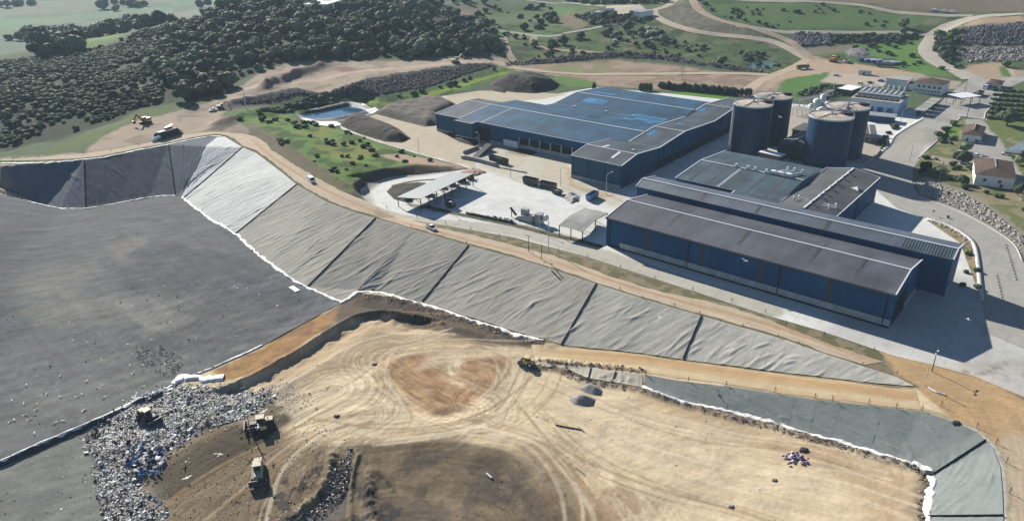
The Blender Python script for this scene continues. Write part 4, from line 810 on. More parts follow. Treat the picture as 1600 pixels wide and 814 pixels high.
def cyp_data(seed):
    R = np.random.default_rng(seed); iv, jf = ICO3; v = iv.copy(); prof = np.clip(1 - ((v[:, 2] + .35) / 1.35) ** 2, .02, 1) ** .7; v[:, :2] *= (.22 * prof * (1 + (vn(iv[:, 0] * 4 + iv[:, 2] * 7, iv[:, 1] * 4, seed) - .5) * .8))[:, None]; v[:, 2] = (v[:, 2] + 1) / 2
    k = 160; z = R.uniform(.03, .95, k); a = R.uniform(0, 6.28, k); r = .22 * np.clip(1 - ((z * 2 - 1 + .35) / 1.35) ** 2, .05, 1) ** .7; p = np.stack([np.cos(a) * r, np.sin(a) * r, z], 1)
    q = np.stack([p + R.normal(size=(k, 3)) * .025, p + R.normal(size=(k, 3)) * .025, p + R.normal(size=(k, 3)) * .025 + (0, 0, .05)], 1).reshape(-1, 3); f = np.arange(3 * k).reshape(-1, 3) + len(v)
    return np.vstack([v, q]), np.vstack([jf, f])
CYP = [me_from('crown', *cyp_data(s), M_cyp) for s in (1, 2, 3)]

def scatter(px, spacing, prob=None, seed=0, edge=0.):
    P = PW(px) if not isinstance(px, np.ndarray) else px; R = np.random.default_rng(seed)
    gx, gy = np.meshgrid(np.arange(P[:, 0].min(), P[:, 0].max(), spacing), np.arange(P[:, 1].min(), P[:, 1].max(), spacing)); gx = gx.ravel() + R.uniform(-.5, .5, gx.size) * spacing; gy = gy.ravel() + R.uniform(-.5, .5, gy.size) * spacing
    k = pip(P, gx, gy); gx, gy = gx[k], gy[k]
    if prob is not None: k = R.random(len(gx)) < prob(gx, gy); gx, gy = gx[k], gy[k]
    return np.stack([gx, gy], 1)
tree_pts = []      # x, y, size
def addt(P, lo, hi, seed):
    R = np.random.default_rng(seed)
    for p in P: tree_pts.append((p[0], p[1], R.uniform(lo, hi) * (1.0 if R.random() < .8 else 1.3)))
DENSE = [(345,146),(385,118),(440,97),(500,92),(640,90),(720,87),(785,82),(788,72),(740,42),(700,18),(640,2),(560,-8),(460,-8),(398,5),(334,22),(284,37),(260,60),(240,100),(250,140),(290,160)]
addt(scatter(DENSE, 8.2, lambda x, y: .95 - .5 * (fbm(x, y, 40, 3, 3) > .60), 1), 3.4, 6.6, 1)
LEFTW = [(-60,236),(0,232),(90,215),(160,190),(215,170),(260,160),(240,100),(260,60),(284,37),(234,47),(160,74),(110,88),(60,92),(0,97),(-60,98)]
addt(scatter(LEFTW, 12, lambda x, y: .3 + .4 * (fbm(x, y, 50, 5, 3) > .5), 2), 1.8, 3.4, 2)
shr = scatter(LEFTW, 3.3, lambda x, y: np.clip((fbm(x, y, 30, 7, 3) - .38) * 6, .03, .95), 3)
shr = np.vstack([shr, scatter(DENSE, 7, lambda x, y: .3 + 0 * x, 13)])
MIDG = [(715,50),(780,48),(860,60),(900,60),(1000,50),(1100,66),(1200,84),(1190,108),(1080,95),(960,82),(850,90),(815,85),(800,60)]
addt(scatter(MIDG, 10, lambda x, y: .04 + .5 * (fbm(x, y, 30, 2, 3) > .60), 4), 2.2, 4.4, 4)
addt(scatter([(895,26),(1005,26),(1000,38),(930,40)], 6, None, 5), 2.0, 3.2, 5)
addt(scatter([(880,2),(1000,-2),(1050,0),(1035,6),(950,8),(880,4)], 8, None, 6), 3, 5, 6)
addt(scatter([(760,45),(740,20),(780,8),(850,10),(870,30),(840,50)], 13, lambda x, y: .12 + .6 * (fbm(x, y, 35, 4, 3) > .55), 7), 3, 4.6, 7)
addt(scatter([(600,0),(640,-6),(780,-4),(780,8),(720,16)], 12, lambda x, y: .2 + .5 * (fbm(x, y, 40, 4, 3) > .5), 8), 3, 5, 8)
for u, v, s in [(860,34,5),(852,30,4.5),(870,36,4),(908,60,4.6),(945,56,4.4),(962,60,4.4),(980,48,6.0),(952,52,4),(1002,50,3.6),(1010,72,4.0),(1018,76,3.2),(1052,70,3.4),(1075,80,3),(1410,44,5.6),(1411,52,4)]: p = G(u, v); tree_pts.append((p[0], p[1], s))
addt(scatter([(1462,60),(1490,50),(1500,60),(1490,85),(1510,104),(1480,96),(1458,80)], 8, lambda x, y: .65 + 0 * x, 9), 3, 4.6, 9)
addt(scatter([(1540,102),(1600,100),(1600,112),(1560,112)], 8, lambda x, y: .4 + 0 * x, 19), 2.4, 4, 9)
addt(scatter([(200,30),(280,36),(230,46),(150,60),(90,64),(60,55),(150,50)], 15, lambda x, y: .7 + 0 * x, 10), 5, 9, 10)
addt(scatter([(-60,46),(60,50),(140,52),(200,40),(200,52),(110,66),(60,72),(-60,62)], 20, lambda x, y: .5 * (fbm(x, y, 90, 4, 3) > .5), 11), 6, 9, 11)
addt(scatter([(60,62),(110,58),(124,72),(116,90),(60,92)], 11, None, 12), 6, 9, 12)
addt(scatter([(-60,12),(60,4),(400,-6),(400,0),(100,14)], 30, lambda x, y: .5 * (fbm(x, y, 120, 1, 3) > .5), 14), 7, 11, 12)
# shrubs on the banks and green slopes
for poly_, sp, pr, sd_ in [([(372,186),(430,178),(520,198),(587,223),(690,254),(620,258),(560,262),(545,285),(480,250),(420,215)], 2.6, lambda x, y: .012 + .22 * (fbm(x, y, 9, 3, 3) > .6), 21),
      ([(400,172),(500,152),(600,152),(560,158),(470,172),(430,178)], 2.6, lambda x, y: .65 + 0 * x, 22), ([(600,154),(667,142),(777,108),(760,116),(690,140),(610,160)], 3.4, lambda x, y: .35 + 0 * x, 23),
      (MIDG, 5.5, lambda x, y: .05 + .3 * (fbm(x, y, 22, 6, 3) > .56), 24), ([(1110,8),(1290,8),(1450,28),(1430,46),(1200,44),(1130,30)], 7, lambda x, y: .04 + .5 * (fbm(x, y, 30, 6, 3) > .58), 25),
      ([(1300,76),(1440,62),(1440,80),(1480,110),(1400,105)], 5, lambda x, y: .08 + .3 * (fbm(x, y, 14, 6, 3) > .55), 26), ([(1240,146),(1285,136),(1325,138),(1320,150),(1280,160)], 3, lambda x, y: .75 + 0 * x, 27), ([(1300,54),(1430,54),(1434,62),(1400,67),(1330,67),(1302,70)], 3.2, lambda x, y: .7 + 0 * x, 37),
      ([(1425,262),(1460,240),(1480,255),(1520,262),(1530,295),(1500,298),(1450,274)], 3.4, lambda x, y: .16 + 0 * x, 28), ([(1460,215),(1492,192),(1500,212),(1480,228)], 2.4, lambda x, y: .3 + 0 * x, 29), ([(1366,232),(1392,205),(1400,196),(1390,222),(1372,238)], 2.4, lambda x, y: .45 + 0 * x, 30),
      ([(1450,345),(1500,362),(1527,406),(1533,466),(1500,470),(1506,385)], 3, lambda x, y: .12 + 0 * x, 31), ([(1460,55),(1510,44),(1500,110),(1460,90)], 5, lambda x, y: .5 + 0 * x, 32), ([(720,20),(860,6),(880,50),(790,50)], 9, lambda x, y: .15 + 0 * x, 33),
      ([(1070,-6),(1110,14),(1180,34),(1100,16)], 7, lambda x, y: .3 + 0 * x, 34), ([(1180,96),(1222,98),(1230,104),(1190,108)], 5, lambda x, y: .4 + 0 * x, 35)]:
    shr = np.vstack([shr, scatter(poly_, sp, pr, sd_)])
tree_pts = np.array(tree_pts)
def seen(x, y, z, m=6):
    d = np.stack([x, y, z - CAMH]); Y_ = d[1] * _cp - d[2] * _sp; U = d[1] * _sp + d[2] * _cp; X_ = d[0]; u = 800 + X_ / Y_ * FPX; v = 407 - U / Y_ * FPX
    return (u > -m) & (u < 1600 + m) & (v > -m - 20) & (v < 814 + m)
def inst_stuff(name, pts, siz, meshes_objs, label, cat, seed, zs=None):
    R = np.random.default_rng(seed); z = Hq(pts[:, 0], pts[:, 1]) - .1; V = np.column_stack([pts, z]); me = bpy.data.meshes.new(name); me.from_pydata(V.tolist(), [], [])
    for nm, arr, ty in (('scl', siz, 'FLOAT'), ('rot', R.uniform(0, 6.28, len(V)), 'FLOAT'), ('idx', R.integers(0, len(meshes_objs), len(V)), 'INT')):
        at_ = me.attributes.new(nm, ty, 'POINT'); at_.data.foreach_set('value', np.asarray(arr, np.int32 if ty == 'INT' else np.float32))
    o = bpy.data.objects.new(name, me); scene.collection.objects.link(o); tag(o, label, cat, None, 'stuff')
    ng = bpy.data.node_groups.new(name, 'GeometryNodeTree'); ng.interface.new_socket('Geometry', in_out='INPUT', socket_type='NodeSocketGeometry'); ng.interface.new_socket('Geometry', in_out='OUTPUT', socket_type='NodeSocketGeometry')
    N = ng.nodes; Lk = ng.links; gi = N.new('NodeGroupInput'); go = N.new('NodeGroupOutput'); ip = N.new('GeometryNodeInstanceOnPoints'); jg = N.new('GeometryNodeJoinGeometry')
    for ob in meshes_objs:
        oi = N.new('GeometryNodeObjectInfo'); oi.inputs['Object'].default_value = ob; oi.inputs['As Instance'].default_value = True; Lk.new(oi.outputs['Geometry'], jg.inputs[0])
    def att(nm, ty):
        a = N.new('GeometryNodeInputNamedAttribute'); a.data_type = ty; a.inputs['Name'].default_value = nm; return a.outputs['Attribute']
    ip.inputs['Pick Instance'].default_value = True; Lk.new(gi.outputs[0], ip.inputs['Points']); Lk.new(jg.outputs[0], ip.inputs['Instance']); Lk.new(att('idx', 'INT'), ip.inputs['Instance Index'])
    cx = N.new('ShaderNodeCombineXYZ'); Lk.new(att('rot', 'FLOAT'), cx.inputs[2]); Lk.new(cx.outputs[0], ip.inputs['Rotation']); Lk.new(att('scl', 'FLOAT'), ip.inputs['Scale'])
    Lk.new(ip.outputs[0], go.inputs[0]); md = o.modifiers.new('scatter', 'NODES'); md.node_group = ng; return o
TR = np.random.default_rng(5)
def make_tree(x, y, s, label, group, kind=0, name='tree'):
    k = TR.integers(0, len(OAKS)); z = float(Hq(x, y)); e = empty(name, (x, y, z), TR.uniform(0, 6.28), label, 'tree', group)
    cm, tm = OAKS[k]; c = bpy.data.objects.new('crown', cm); t = bpy.data.objects.new('trunk', tm)
    for ob in (c, t): scene.collection.objects.link(ob); ob.parent = e
    h = TR.uniform(.85, 1.15) * s; c.scale = (s, s, h); c.location = (0, 0, .22 * s); t.scale = (s, s, s); return e, c
# nearest 250 as individuals
zt = Hq(tree_pts[:, 0], tree_pts[:, 1]); vis = seen(tree_pts[:, 0], tree_pts[:, 1], zt); score = tree_pts[:, 2] / np.hypot(tree_pts[:, 0], tree_pts[:, 1]); score[~vis] = 0; od = np.argsort(-score)
ind, rest = od[:255], od[255:]
tcr = []
for i in ind:
    x, y, s = tree_pts[i]
    if x < 40 and y < 900 and x < (y - 300) * .9 and pip(PW(WOOD), np.array([x]), np.array([y]))[0]: lb, gr = 'dark green evergreen tree with a rounded crown in the wooded hillside', 'trees of the wooded hill'
    elif x > 200: lb, gr = 'round dark green tree on the green slopes beyond the plant at the right', 'trees on the right hand slopes'
    else: lb, gr = 'round dark green tree scattered on the green slope behind the bare earth platform', 'trees scattered on the middle slope'
    e, c = make_tree(x, y, s, lb, gr); tcr.append(c)
OBJ = [next(c for c in tcr if c.data == cm) for cm, _ in OAKS if any(c.data == cm for c in tcr)]
inst_stuff('woodland', tree_pts[rest][:, :2], tree_pts[rest][:, 2], OBJ, 'distant mass of dark green trees covering the hill', 'woodland', 3)
zsh = Hq(shr[:, 0], shr[:, 1]); vis = seen(shr[:, 0], shr[:, 1], zsh); ssz = np.random.default_rng(8).uniform(1.1, 2.6, len(shr)); nr = np.hypot(shr[:, 0], shr[:, 1]); ssz *= np.clip(nr / 420, .55, 1.25)
score = ssz / nr; score[~vis] = 0; od = np.argsort(-score); ind, rest = od[:280], od[280:]; sob = []
for j, i in enumerate(ind):
    x, y = shr[i]; me = SCRUB[TR.integers(0, 3)]; o = bpy.data.objects.new('shrub', me); scene.collection.objects.link(o); o.location = (x, y, float(Hq(x, y)) - .08); s = ssz[i]; o.scale = (s, s, s * TR.uniform(.8, 1.2)); o.rotation_euler = (0, 0, TR.uniform(0, 6.28))
    if x < 20: tag(o, 'low green shrub on the grassy bank between perimeter road and yard' if y < 420 else 'low shrub on the bank behind the pond', 'shrub', 'shrubs on the grassy banks' if y < 420 else 'shrubs behind the pond')
    else: tag(o, 'low green shrub on the verges at the right of the plant', 'shrub', 'shrubs around the right hand roads')
    sob.append(o)
OB2 = [next(c for c in sob if c.data == m) for m in SCRUB]
inst_stuff('scrub', shr[rest], ssz[rest], OB2, 'dense low scrub covering the left hillside', 'scrub', 4)
print('trees', len(tree_pts), 'shrubs', len(shr))
def tree_at(u, v, s, label, group=None): p = G(u, v); return make_tree(p[0], p[1], s, label, group)
def cypress(u, v, h, label, group, w=1.):
    p = G(u, v); e = empty('cypress', tuple(p), TR.uniform(0, 6.28), label, 'cypress', group); c = bpy.data.objects.new('crown', CYP[TR.integers(0, 3)]); t = bpy.data.objects.new('trunk', OAKS[0][1])
    for ob in (c, t): scene.collection.objects.link(ob); ob.parent = e
    c.scale = (h * w, h * w, h); t.scale = (1.2, 1.2, 1.2)
for i, u in enumerate([928, 1001, 1006, 1011, 1016]): cypress(u, 141 + (u > 950) * 1, 5.2, 'slim cypress standing apart behind the large blue building' if i == 0 else 'slim cypress in the short row of four behind the large blue building', 'cypresses behind the large building' , 1.3)
for i in range(30): cypress(1032 + i * 4.1, 138 + i * .38 + TR.uniform(-.6, .6), TR.uniform(3.6, 5.4), 'dense dark cypress in the long hedge row behind the large blue building', 'cypress hedge row', 1.8)
for u in (1158, 1166, 1171): cypress(u, 150, 5.0, 'dark cypress at the right end of the hedge row by the tanks', 'cypresses at the end of the hedge', 1.5)
for u, v, s, lb in [(1503,255,4.0,'round grey green tree between the two garden houses'),(1507,238,3.2,'round tree beside the smaller garden house'),(1447,268,3.0,'round shrubby tree above the stone riprap'),(1466,275,3.6,'light green tree above the riprap'),(1502,288,2.6,'thin tree in front of the large garden house'),(1573,196,6.4,'large broad tree beside the carport'),(1560,181,3.2,'small tree right of the zebra crossing'),(1590,258,2.8,'small tree behind the large garden house'),(1590,305,3.,'bushy tree at the right edge of the garden')]:
    tree_at(u, v, s, lb)
for u, v, s in [(1480,304,1.3),(1556,308,1.5),(1563,309,1.6),(1540,302,1.4),(1600,330,1.5),(1485,225,1.2)]:
    p = G(u, v); o = bpy.data.objects.new('shrub', SCRUB[1]); scene.collection.objects.link(o); o.location = tuple(p); o.scale = (s, s, s); tag(o, 'small clipped garden shrub by the garden houses', 'shrub', 'clipped shrubs round the garden houses')
# orchard rows
for r in range(7):
    for c in range(6):
        u = 1556 + c * 9.2 - r * 1.5 + r * 0.2; v = 143 + r * 7.2 + c * .6
        p = G(u, v); o = bpy.data.objects.new('orchard_bush', SCRUB[(r + c) % 3]); scene.collection.objects.link(o); o.location = tuple(p); o.scale = (2.5, 1.7, 1.9); o.rotation_euler = (0, 0, -.35); tag(o, 'dark bush in the planted rows at the right edge', 'bush', 'rows of planted bushes')
# ------------------------------------------------------------------ mesh builder
class MB:
    def __init__(s): s.V = []; s.F = []
    def add(s, V, F):
        o = len(s.V); s.V += [tuple(map(float, v)) for v in V]; s.F += [tuple(i + o for i in f) for f in F]; return s
    def box(s, x0, x1, y0, y1, z0, z1):
        return s.add([(x0,y0,z0),(x1,y0,z0),(x1,y1,z0),(x0,y1,z0),(x0,y0,z1),(x1,y0,z1),(x1,y1,z1),(x0,y1,z1)], [(0,3,2,1),(4,5,6,7),(0,1,5,4),(1,2,6,5),(2,3,7,6),(3,0,4,7)])
    def beam(s, p, q, w, h=None):
        h = h or w; p = Vector(p); q = Vector(q); d = (q - p).normalized(); a = d.cross(Vector((0, 0, 1)));
        if a.length < .01: a = Vector((1, 0, 0))
        a.normalize(); b = d.cross(a).normalized(); c = []
        for r in (p, q):
            for sx, sy in ((-1,-1),(1,-1),(1,1),(-1,1)): c.append(r + a * sx * w / 2 + b * sy * h / 2)
        return s.add(c, [(0,1,2,3),(7,6,5,4),(0,4,5,1),(1,5,6,2),(2,6,7,3),(3,7,4,0)])
    def cyl(s, p, q, r0, r1=None, n=16, cap=True):
        r1 = r0 if r1 is None else r1; p = Vector(p); q = Vector(q); d = (q - p).normalized(); a = d.cross(Vector((0, 0, 1)))
        if a.length < .01: a = Vector((1, 0, 0))
        a.normalize(); b = d.cross(a).normalized(); V = [r + (a * math.cos(2*math.pi*k/n) + b * math.sin(2*math.pi*k/n)) * rr for r, rr in ((p, r0), (q, r1)) for k in range(n)]
        F = [(k, (k+1) % n, n + (k+1) % n, n + k) for k in range(n)]
        if cap: F += [tuple(range(n - 1, -1, -1)), tuple(range(n, 2 * n))]
        return s.add(V, F)
    def extr(s, prof, x0, x1):
        """profile of (y, z) extruded along x"""
        n = len(prof); V = [(x0, y, z) for y, z in prof] + [(x1, y, z) for y, z in prof]
        return s.add(V, [(k, (k+1) % n, n + (k+1) % n, n + k) for k in range(n)] + [tuple(range(n - 1, -1, -1)), tuple(range(n, 2 * n))])
    def prism(s, pts, z0, z1):
        n = len(pts); V = [(x, y, z0) for x, y in pts] + [(x, y, z1) for x, y in pts]
        return s.add(V, [(k, (k+1) % n, n + (k+1) % n, n + k) for k in range(n)] + [tuple(range(n - 1, -1, -1)), tuple(range(n, 2 * n))])
    def sphere(s, c, r, sub=1, sq=(1,1,1)):
        v, f = {1: ICO1, 2: ICO2, 3: ICO3}[sub]; return s.add(v * r * np.array(sq) + np.array(c), [tuple(q) for q in f])
    def tf(s, loc=(0,0,0), rz=0., sc=1.):
        c, n_ = math.cos(rz), math.sin(rz); s.V = [(loc[0] + sc * (c*x - n_*y), loc[1] + sc * (n_*x + c*y), loc[2] + sc * z) for x, y, z in s.V]; return s
    def build(s, name, mat, parent=None, label=None, smooth=False, bevel=0.):
        me = bpy.data.meshes.new(name); me.from_pydata(s.V, [], s.F); me.materials.append(mat)
        bm = bmesh.new(); bm.from_mesh(me)
        if bevel: bmesh.ops.bevel(bm, geom=bm.edges[:], offset=bevel, segments=1, affect='EDGES')
        bmesh.ops.recalc_face_normals(bm, faces=bm.faces[:]); bm.to_mesh(me); bm.free()
        if smooth:
            for p in me.polygons: p.use_smooth = len(p.vertices) <= 4
        o = bpy.data.objects.new(name, me); scene.collection.objects.link(o)
        if parent: o.parent = parent
        if label: o['label'] = label
        return o
def copy_tree(o, parent=None):
    c = o.copy(); scene.collection.objects.link(c)
    if parent: c.parent = parent
    for ch in list(o.children): copy_tree(ch, c)
    return c

# corrugated / ribbed sheet
def ribbed(name, c1, c2, period, axis=0, rough=.45, metal=0., bump=.6, stain=.25, spec=.22, panel=None):
    m, n, l, b = new_mat(name); b.inputs['Roughness'].default_value = rough; b.inputs['Metallic'].default_value = metal; b.inputs['Specular IOR Level'].default_value = spec
    tc = n.new('ShaderNodeTexCoord'); sx = n.new('ShaderNodeSeparateXYZ'); l.new(tc.outputs['Object'], sx.inputs[0]); b.inputs['Roughness'].default_value = min(.9, rough + .15); s = sx.outputs[axis]
    mu = n.new('ShaderNodeMath'); mu.operation = 'MULTIPLY'; mu.inputs[1].default_value = 2 * math.pi / period; l.new(s, mu.inputs[0])
    si = n.new('ShaderNodeMath'); si.operation = 'SINE'; l.new(mu.outputs[0], si.inputs[0])
    r = ramp(n, l, si.outputs[0], 0, 1, -.3, .9)
    mx = n.new('ShaderNodeMix'); mx.data_type = 'RGBA'; mx.inputs['A'].default_value = tuple(c1) + (1,); mx.inputs['B'].default_value = tuple(c2) + (1,); l.new(r.outputs[0], mx.inputs['Factor'])
    mp = n.new('ShaderNodeMapping'); mp.inputs['Scale'].default_value = (.25, .05, .05) if axis == 0 else (.05, .25, .05); l.new(tc.outputs['Object'], mp.inputs[0])
    t1 = noise_node(n, l, 1.0, 5, mp.outputs[0], .7); r1 = ramp(n, l, t1.outputs[0], 1 - stain, 1 + stain, .3, .7)
    t2 = noise_node(n, l, .09, 4, tc.outputs['Object'], .6); r2 = ramp(n, l, t2.outputs[0], 1 - stain, 1 + stain, .35, .65)
    m2 = n.new('ShaderNodeMath'); m2.operation = 'MULTIPLY'; l.new(r1.outputs[0], m2.inputs[0]); l.new(r2.outputs[0], m2.inputs[1])
    vm = n.new('ShaderNodeVectorMath'); vm.operation = 'SCALE'; l.new(mx.outputs['Result'], vm.inputs[0]); l.new(m2.outputs[0], vm.inputs['Scale']); l.new(vm.outputs[0], b.inputs['Base Color'])
    bp = n.new('ShaderNodeBump'); bp.inputs['Strength'].default_value = bump; bp.inputs['Distance'].default_value = .06; l.new(si.outputs[0], bp.inputs['Height']); l.new(bp.outputs[0], b.inputs['Normal'])
    return m
M_roofA = ribbed('roof_brown_grey', (.064, .070, .086), (.092, .10, .12), .62, 0, .5, 0, .6, .22)
M_roofB = ribbed('roof_blue_grey', (.075, .095, .125), (.115, .14, .17), .62, 0, .42, 0, .6, .2)
M_roofC = ribbed('roof_teal', (.034, .062, .083), (.078, .112, .135), .8, 0, .5, 0, .6, .3)
M_roofD = ribbed('roof_dark_grey', (.07, .075, .08), (.10, .105, .11), .9, 1, .55, 0, .5, .2)
M_roofE = ribbed('roof_blue', (.010, .052, .105), (.018, .072, .135), .9, 0, .5, 0, .4, .3)
M_roofE2 = ribbed('roof_slate', (.048, .064, .078), (.072, .09, .103), .9, 0, .45, 0, .4, .3)
M_sky = ribbed('blue_skylight', (.03, .15, .29), (.04, .18, .34), 2.0, 1, .4, 0, .2, .25)
M_wall = ribbed('blue_wall', (.009, .06, .15), (.014, .075, .18), .5, 0, .5, 0, .4, .12)
M_wallT = ribbed('teal_blue_wall', (.02, .075, .13), (.03, .095, .16), .5, 0, .5, 0, .4, .12)
M_trim = simple('white_trim', (.62, .64, .66), .5, noise=.05)
M_plinth = simple('concrete_plinth', (.32, .34, .35), .85, noise=.3, nscale=.35)
M_dark = simple('dark_opening', (.008, .01, .014), .8, noise=0)
M_stain = simple('brown_stained_panel', (.05, .055, .055), .7, noise=.3, nscale=.6)
M_white = simple('white_wall', (.74, .74, .72), .8, noise=.07, nscale=.5)
M_tile = ribbed('brown_roof_tiles', (.075, .053, .042), (.11, .08, .062), .5, 0, .8, 0, .8, .2)
M_steel = simple('galvanised_steel', (.36, .37, .38), .45, metal=.4)
M_darksteel = simple('dark_steel', (.05, .055, .06), .5)
M_conc = simple('weathered_concrete', (.30, .29, .27), .9, noise=.25, nscale=.5)
M_glass = simple('window_glass', (.03, .05, .07), .12, spec=.6, noise=0)
M_bluedoor = simple('blue_door', (.03, .10, .26), .5)

def frame_px(FL, FR, z):
    a = at(*FL, z)[:2]; b = at(*FR, z)[:2]; d = b - a; return a, math.atan2(d[1], d[0]), float(np.linalg.norm(d))
def loc_of(a, ang, p):
    d = np.array(p[:2]) - a; c, s = math.cos(ang), math.sin(ang); return float(d[0]*c + d[1]*s), float(-d[0]*s + d[1]*c)
def slab(prof, x0, x1, t=.22, z=.0):
    m = MB(); top = [(y, q + z + t) for y, q in prof]; bot = [(y, q + z) for y, q in prof][::-1]; return m.extr(top + bot, x0, x1)
def rails(prof, x, w=.35, h=.16, z=.24):
    m = MB()
    for (y0, z0), (y1, z1) in zip(prof[:-1], prof[1:]): m.beam((x, y0, z0 + z + h/2), (x, y1, z1 + z + h/2), w, h)
    return m
def yline(y, zz, x0, x1, w=.5, h=.14): return MB().beam((x0, y, zz + .24 + h/2), (x1, y, zz + .24 + h/2), w, h)

# long front warehouse -------------------------------------------------
FA, angA, LA = frame_px((947.4,339), (1399.9,459.8), 10.5); LA = 92.3; WA = 27.0
HA = empty('warehouse', (FA[0], FA[1], 0), angA, 'long blue warehouse nearest the dirt road with brown grey ribbed roof and concrete plinth', 'warehouse')
prA = [(-.5, 10.3), (13, 12.6), (WA + .4, 10.3)]
w = MB().extr([(0, 0), (0, 10.3), (13, 12.5), (WA, 10.3), (WA, 0)], .2, LA - .2); w.build('wall', M_wall, HA)
rf = slab(prA, 0, LA).build('roof', M_roofA, HA); yline(13, 12.6, 0, LA).build('ridge_cap', M_trim, rf)
rails(prA, .15).build('edge_trim', M_trim, rf); rails(prA, LA - .15).build('edge_trim', M_trim, rf)
for x in (21, 45, 66.5, 79.5):                                    # darker replacement sheets
    slab([(.1, 10.3 + .04*1), (13 - .6, 12.56)], x, x + 1.1, .02, .225).build('roof_panel', M_stain, rf); slab([(13.6, 12.55), (WA - .4, 10.36)], x + .4, x + 1.5, .02, .225).build('roof_panel', M_stain, rf)
MB().box(6, LA - .1, -.38, -.02, .7, 2.6).build('plinth', M_plinth, HA)
MB().box(1, LA - .4, -.22, -.02, -.3, .7).build('footing', M_dark, HA)
def lxA(u): return loc_of(FA, angA, at(u, np.interp(u, [947, 1400], [360, 486]), 5.5))[0]
for u in (1011, 1096, 1190, 1295): x = lxA(u); MB().box(x - .6, x + .6, -.1, -.01, 2.6, 10.2).build('stained_panel', M_stain, HA)
for u in (953, 1076, 1218, 1384): x = lxA(u); MB().cyl((x, -.3, .2), (x, -.3, 10.2), .16, n=8).build('downpipe', M_dark, HA)
MB().box(0, LA, -.75, -.45, 10.1, 10.35).build('gutter', M_darksteel, HA)
MB().box(LA - .19, LA - .1, 2, 12.5, 0, 7.5).build('doorway', M_dark, HA)
MB().box(LA - .3, LA + .1, 12.6, 13.4, 0, 8.5).build('door_post', M_stain, HA); MB().box(LA - .2, LA + .05, 13.5, WA - .5, 0, 2.0).build('plinth', M_plinth, HA)
# second warehouse -----------------------------------------------------
HB = empty('warehouse', (FA[0], FA[1], 0), angA, 'second long narrow blue warehouse behind the front one with a blue grey ridged roof', 'warehouse')
prB = [(WA + .9, 12.2), (32.6, 14.0), (42.0, 12.2)]
MB().extr([(WA + 1.4, 0), (WA + 1.4, 12.2), (32.6, 13.9), (41.5, 12.2), (41.5, 0)], -5.0, 99.6).build('wall', M_wall, HB)
rf = slab(prB, -5.4, 100).build('roof', M_roofB, HB); yline(32.6, 14.0, -5.4, 100).build('ridge_cap', M_trim, rf); rails(prB, -5.2).build('edge_trim', M_trim, rf); rails(prB, 99.8).build('edge_trim', M_trim, rf)
for x in (20, 40, 63): slab([(WA + 1.2, 12.3), (32.2, 13.92)], x, x + 1, .02, .225).build('roof_panel', M_stain, rf)
slab([(WA + 1.2, 12.3), (32.2, 13.92)], 86, 99.5, .02, .225).build('roof_panel', M_roofC, rf)
MB().box(99.5, 99.7, WA + 3, 40, 0, 1.4).build('plinth', M_plinth, HB)
MB().box(92.6, 99.3, WA + 1.25, WA + 1.38, 0, .5).build('plinth', M_plinth, HB)
# processing halls -----------------------------------------------------
HC = empty('processing_hall', (FA[0], FA[1], 0), angA, 'teal roofed blue hall behind the narrow warehouse with a cross wing and roof vents', 'hall')
prC = [(51.0, 9.8), (72.7, 11.6), (96.0, 9.8)]
MB().extr([(51.6, 0), (51.6, 9.8), (72.7, 11.5), (95.6, 9.8), (95.6, 0)], -1.2, 40.6).build('wall', M_wallT, HC)
rf = slab(prC, -1.6, 40.7).build('roof', M_roofC, HC); yline(72.7, 11.6, -1.6, 40.7).build('ridge_cap', M_trim, rf); rails(prC, -1.4).build('edge_trim', M_trim, rf)
slab([(42, 8.95), (51.2, 9.75)], 23, 40.7).build('roof', M_roofC, HC); MB().beam((23.1, 42, 9.3), (23.1, 51.2, 10.1), .4, .2).build('edge_trim', M_trim, HC); MB().box(23.2, 40.6, 42.1, 51.6, 0, 8.9).build('wall', M_wallT, HC)
D = MB(); D.add([(40.8, 44, 9.8), (51, 44, 11.6), (61.2, 44, 9.8), (40.8, 97.8, 9.8), (51, 97.8, 11.6), (61.2, 97.8, 9.8), (40.8, 44, 10.05), (51, 44, 11.85), (61.2, 44, 10.05), (40.8, 97.8, 10.05), (51, 97.8, 11.85), (61.2, 97.8, 10.05)],
      [(6,7,10,9),(7,8,11,10),(0,3,4,1),(1,4,5,2),(0,1,7,6),(1,2,8,7),(3,9,10,4),(4,10,11,5),(0,6,9,3),(2,5,11,8)])
rf2 = D.build('roof', M_roofD, HC); MB().beam((51, 44, 12.0), (51, 97.8, 12.0), .6, .16).build('ridge_cap', M_trim, rf2)
MB().beam((40.8, 97.7, 10.15), (51, 97.7, 11.95), .3, .15).beam((51, 97.7, 11.95), (61.2, 97.7, 10.15), .3, .15).build('edge_trim', M_trim, rf2); MB().beam((61.1, 44, 10.15), (61.1, 97.7, 10.15), .3, .15).build('edge_trim', M_trim, rf2); MB().beam((40.9, 50, 10.3), (40.9, 97.7, 10.3), .5, .15).build('valley_gutter', M_steel, rf2)
MB().add([(41.2, 44.2, 0), (60.8, 44.2, 0), (60.8, 97.3, 0), (41.2, 97.3, 0), (41.2, 44.2, 9.8), (60.8, 44.2, 9.8), (60.8, 97.3, 9.8), (41.2, 97.3, 9.8), (51, 44.2, 11.5), (51, 97.3, 11.5)], [(0,1,5,8,4),(1,2,6,5),(2,3,7,9,6),(3,0,4,7),(4,8,9,7),(8,5,6,9)]).build('wall', M_wall, HC)
MB().box(60.81, 61.0, 70, 97, 0, .9).build('plinth', M_plinth, HC); MB().cyl((60.95, 72, 0), (60.95, 72, 9.6), .14, n=8).build('downpipe', M_dark, HC)
for x in (4, 11, 18, 27, 34): slab([(51.6, 9.86), (72.2, 11.55)], x, x + .9, .02, .225).build('roof_panel', M_stain, rf)
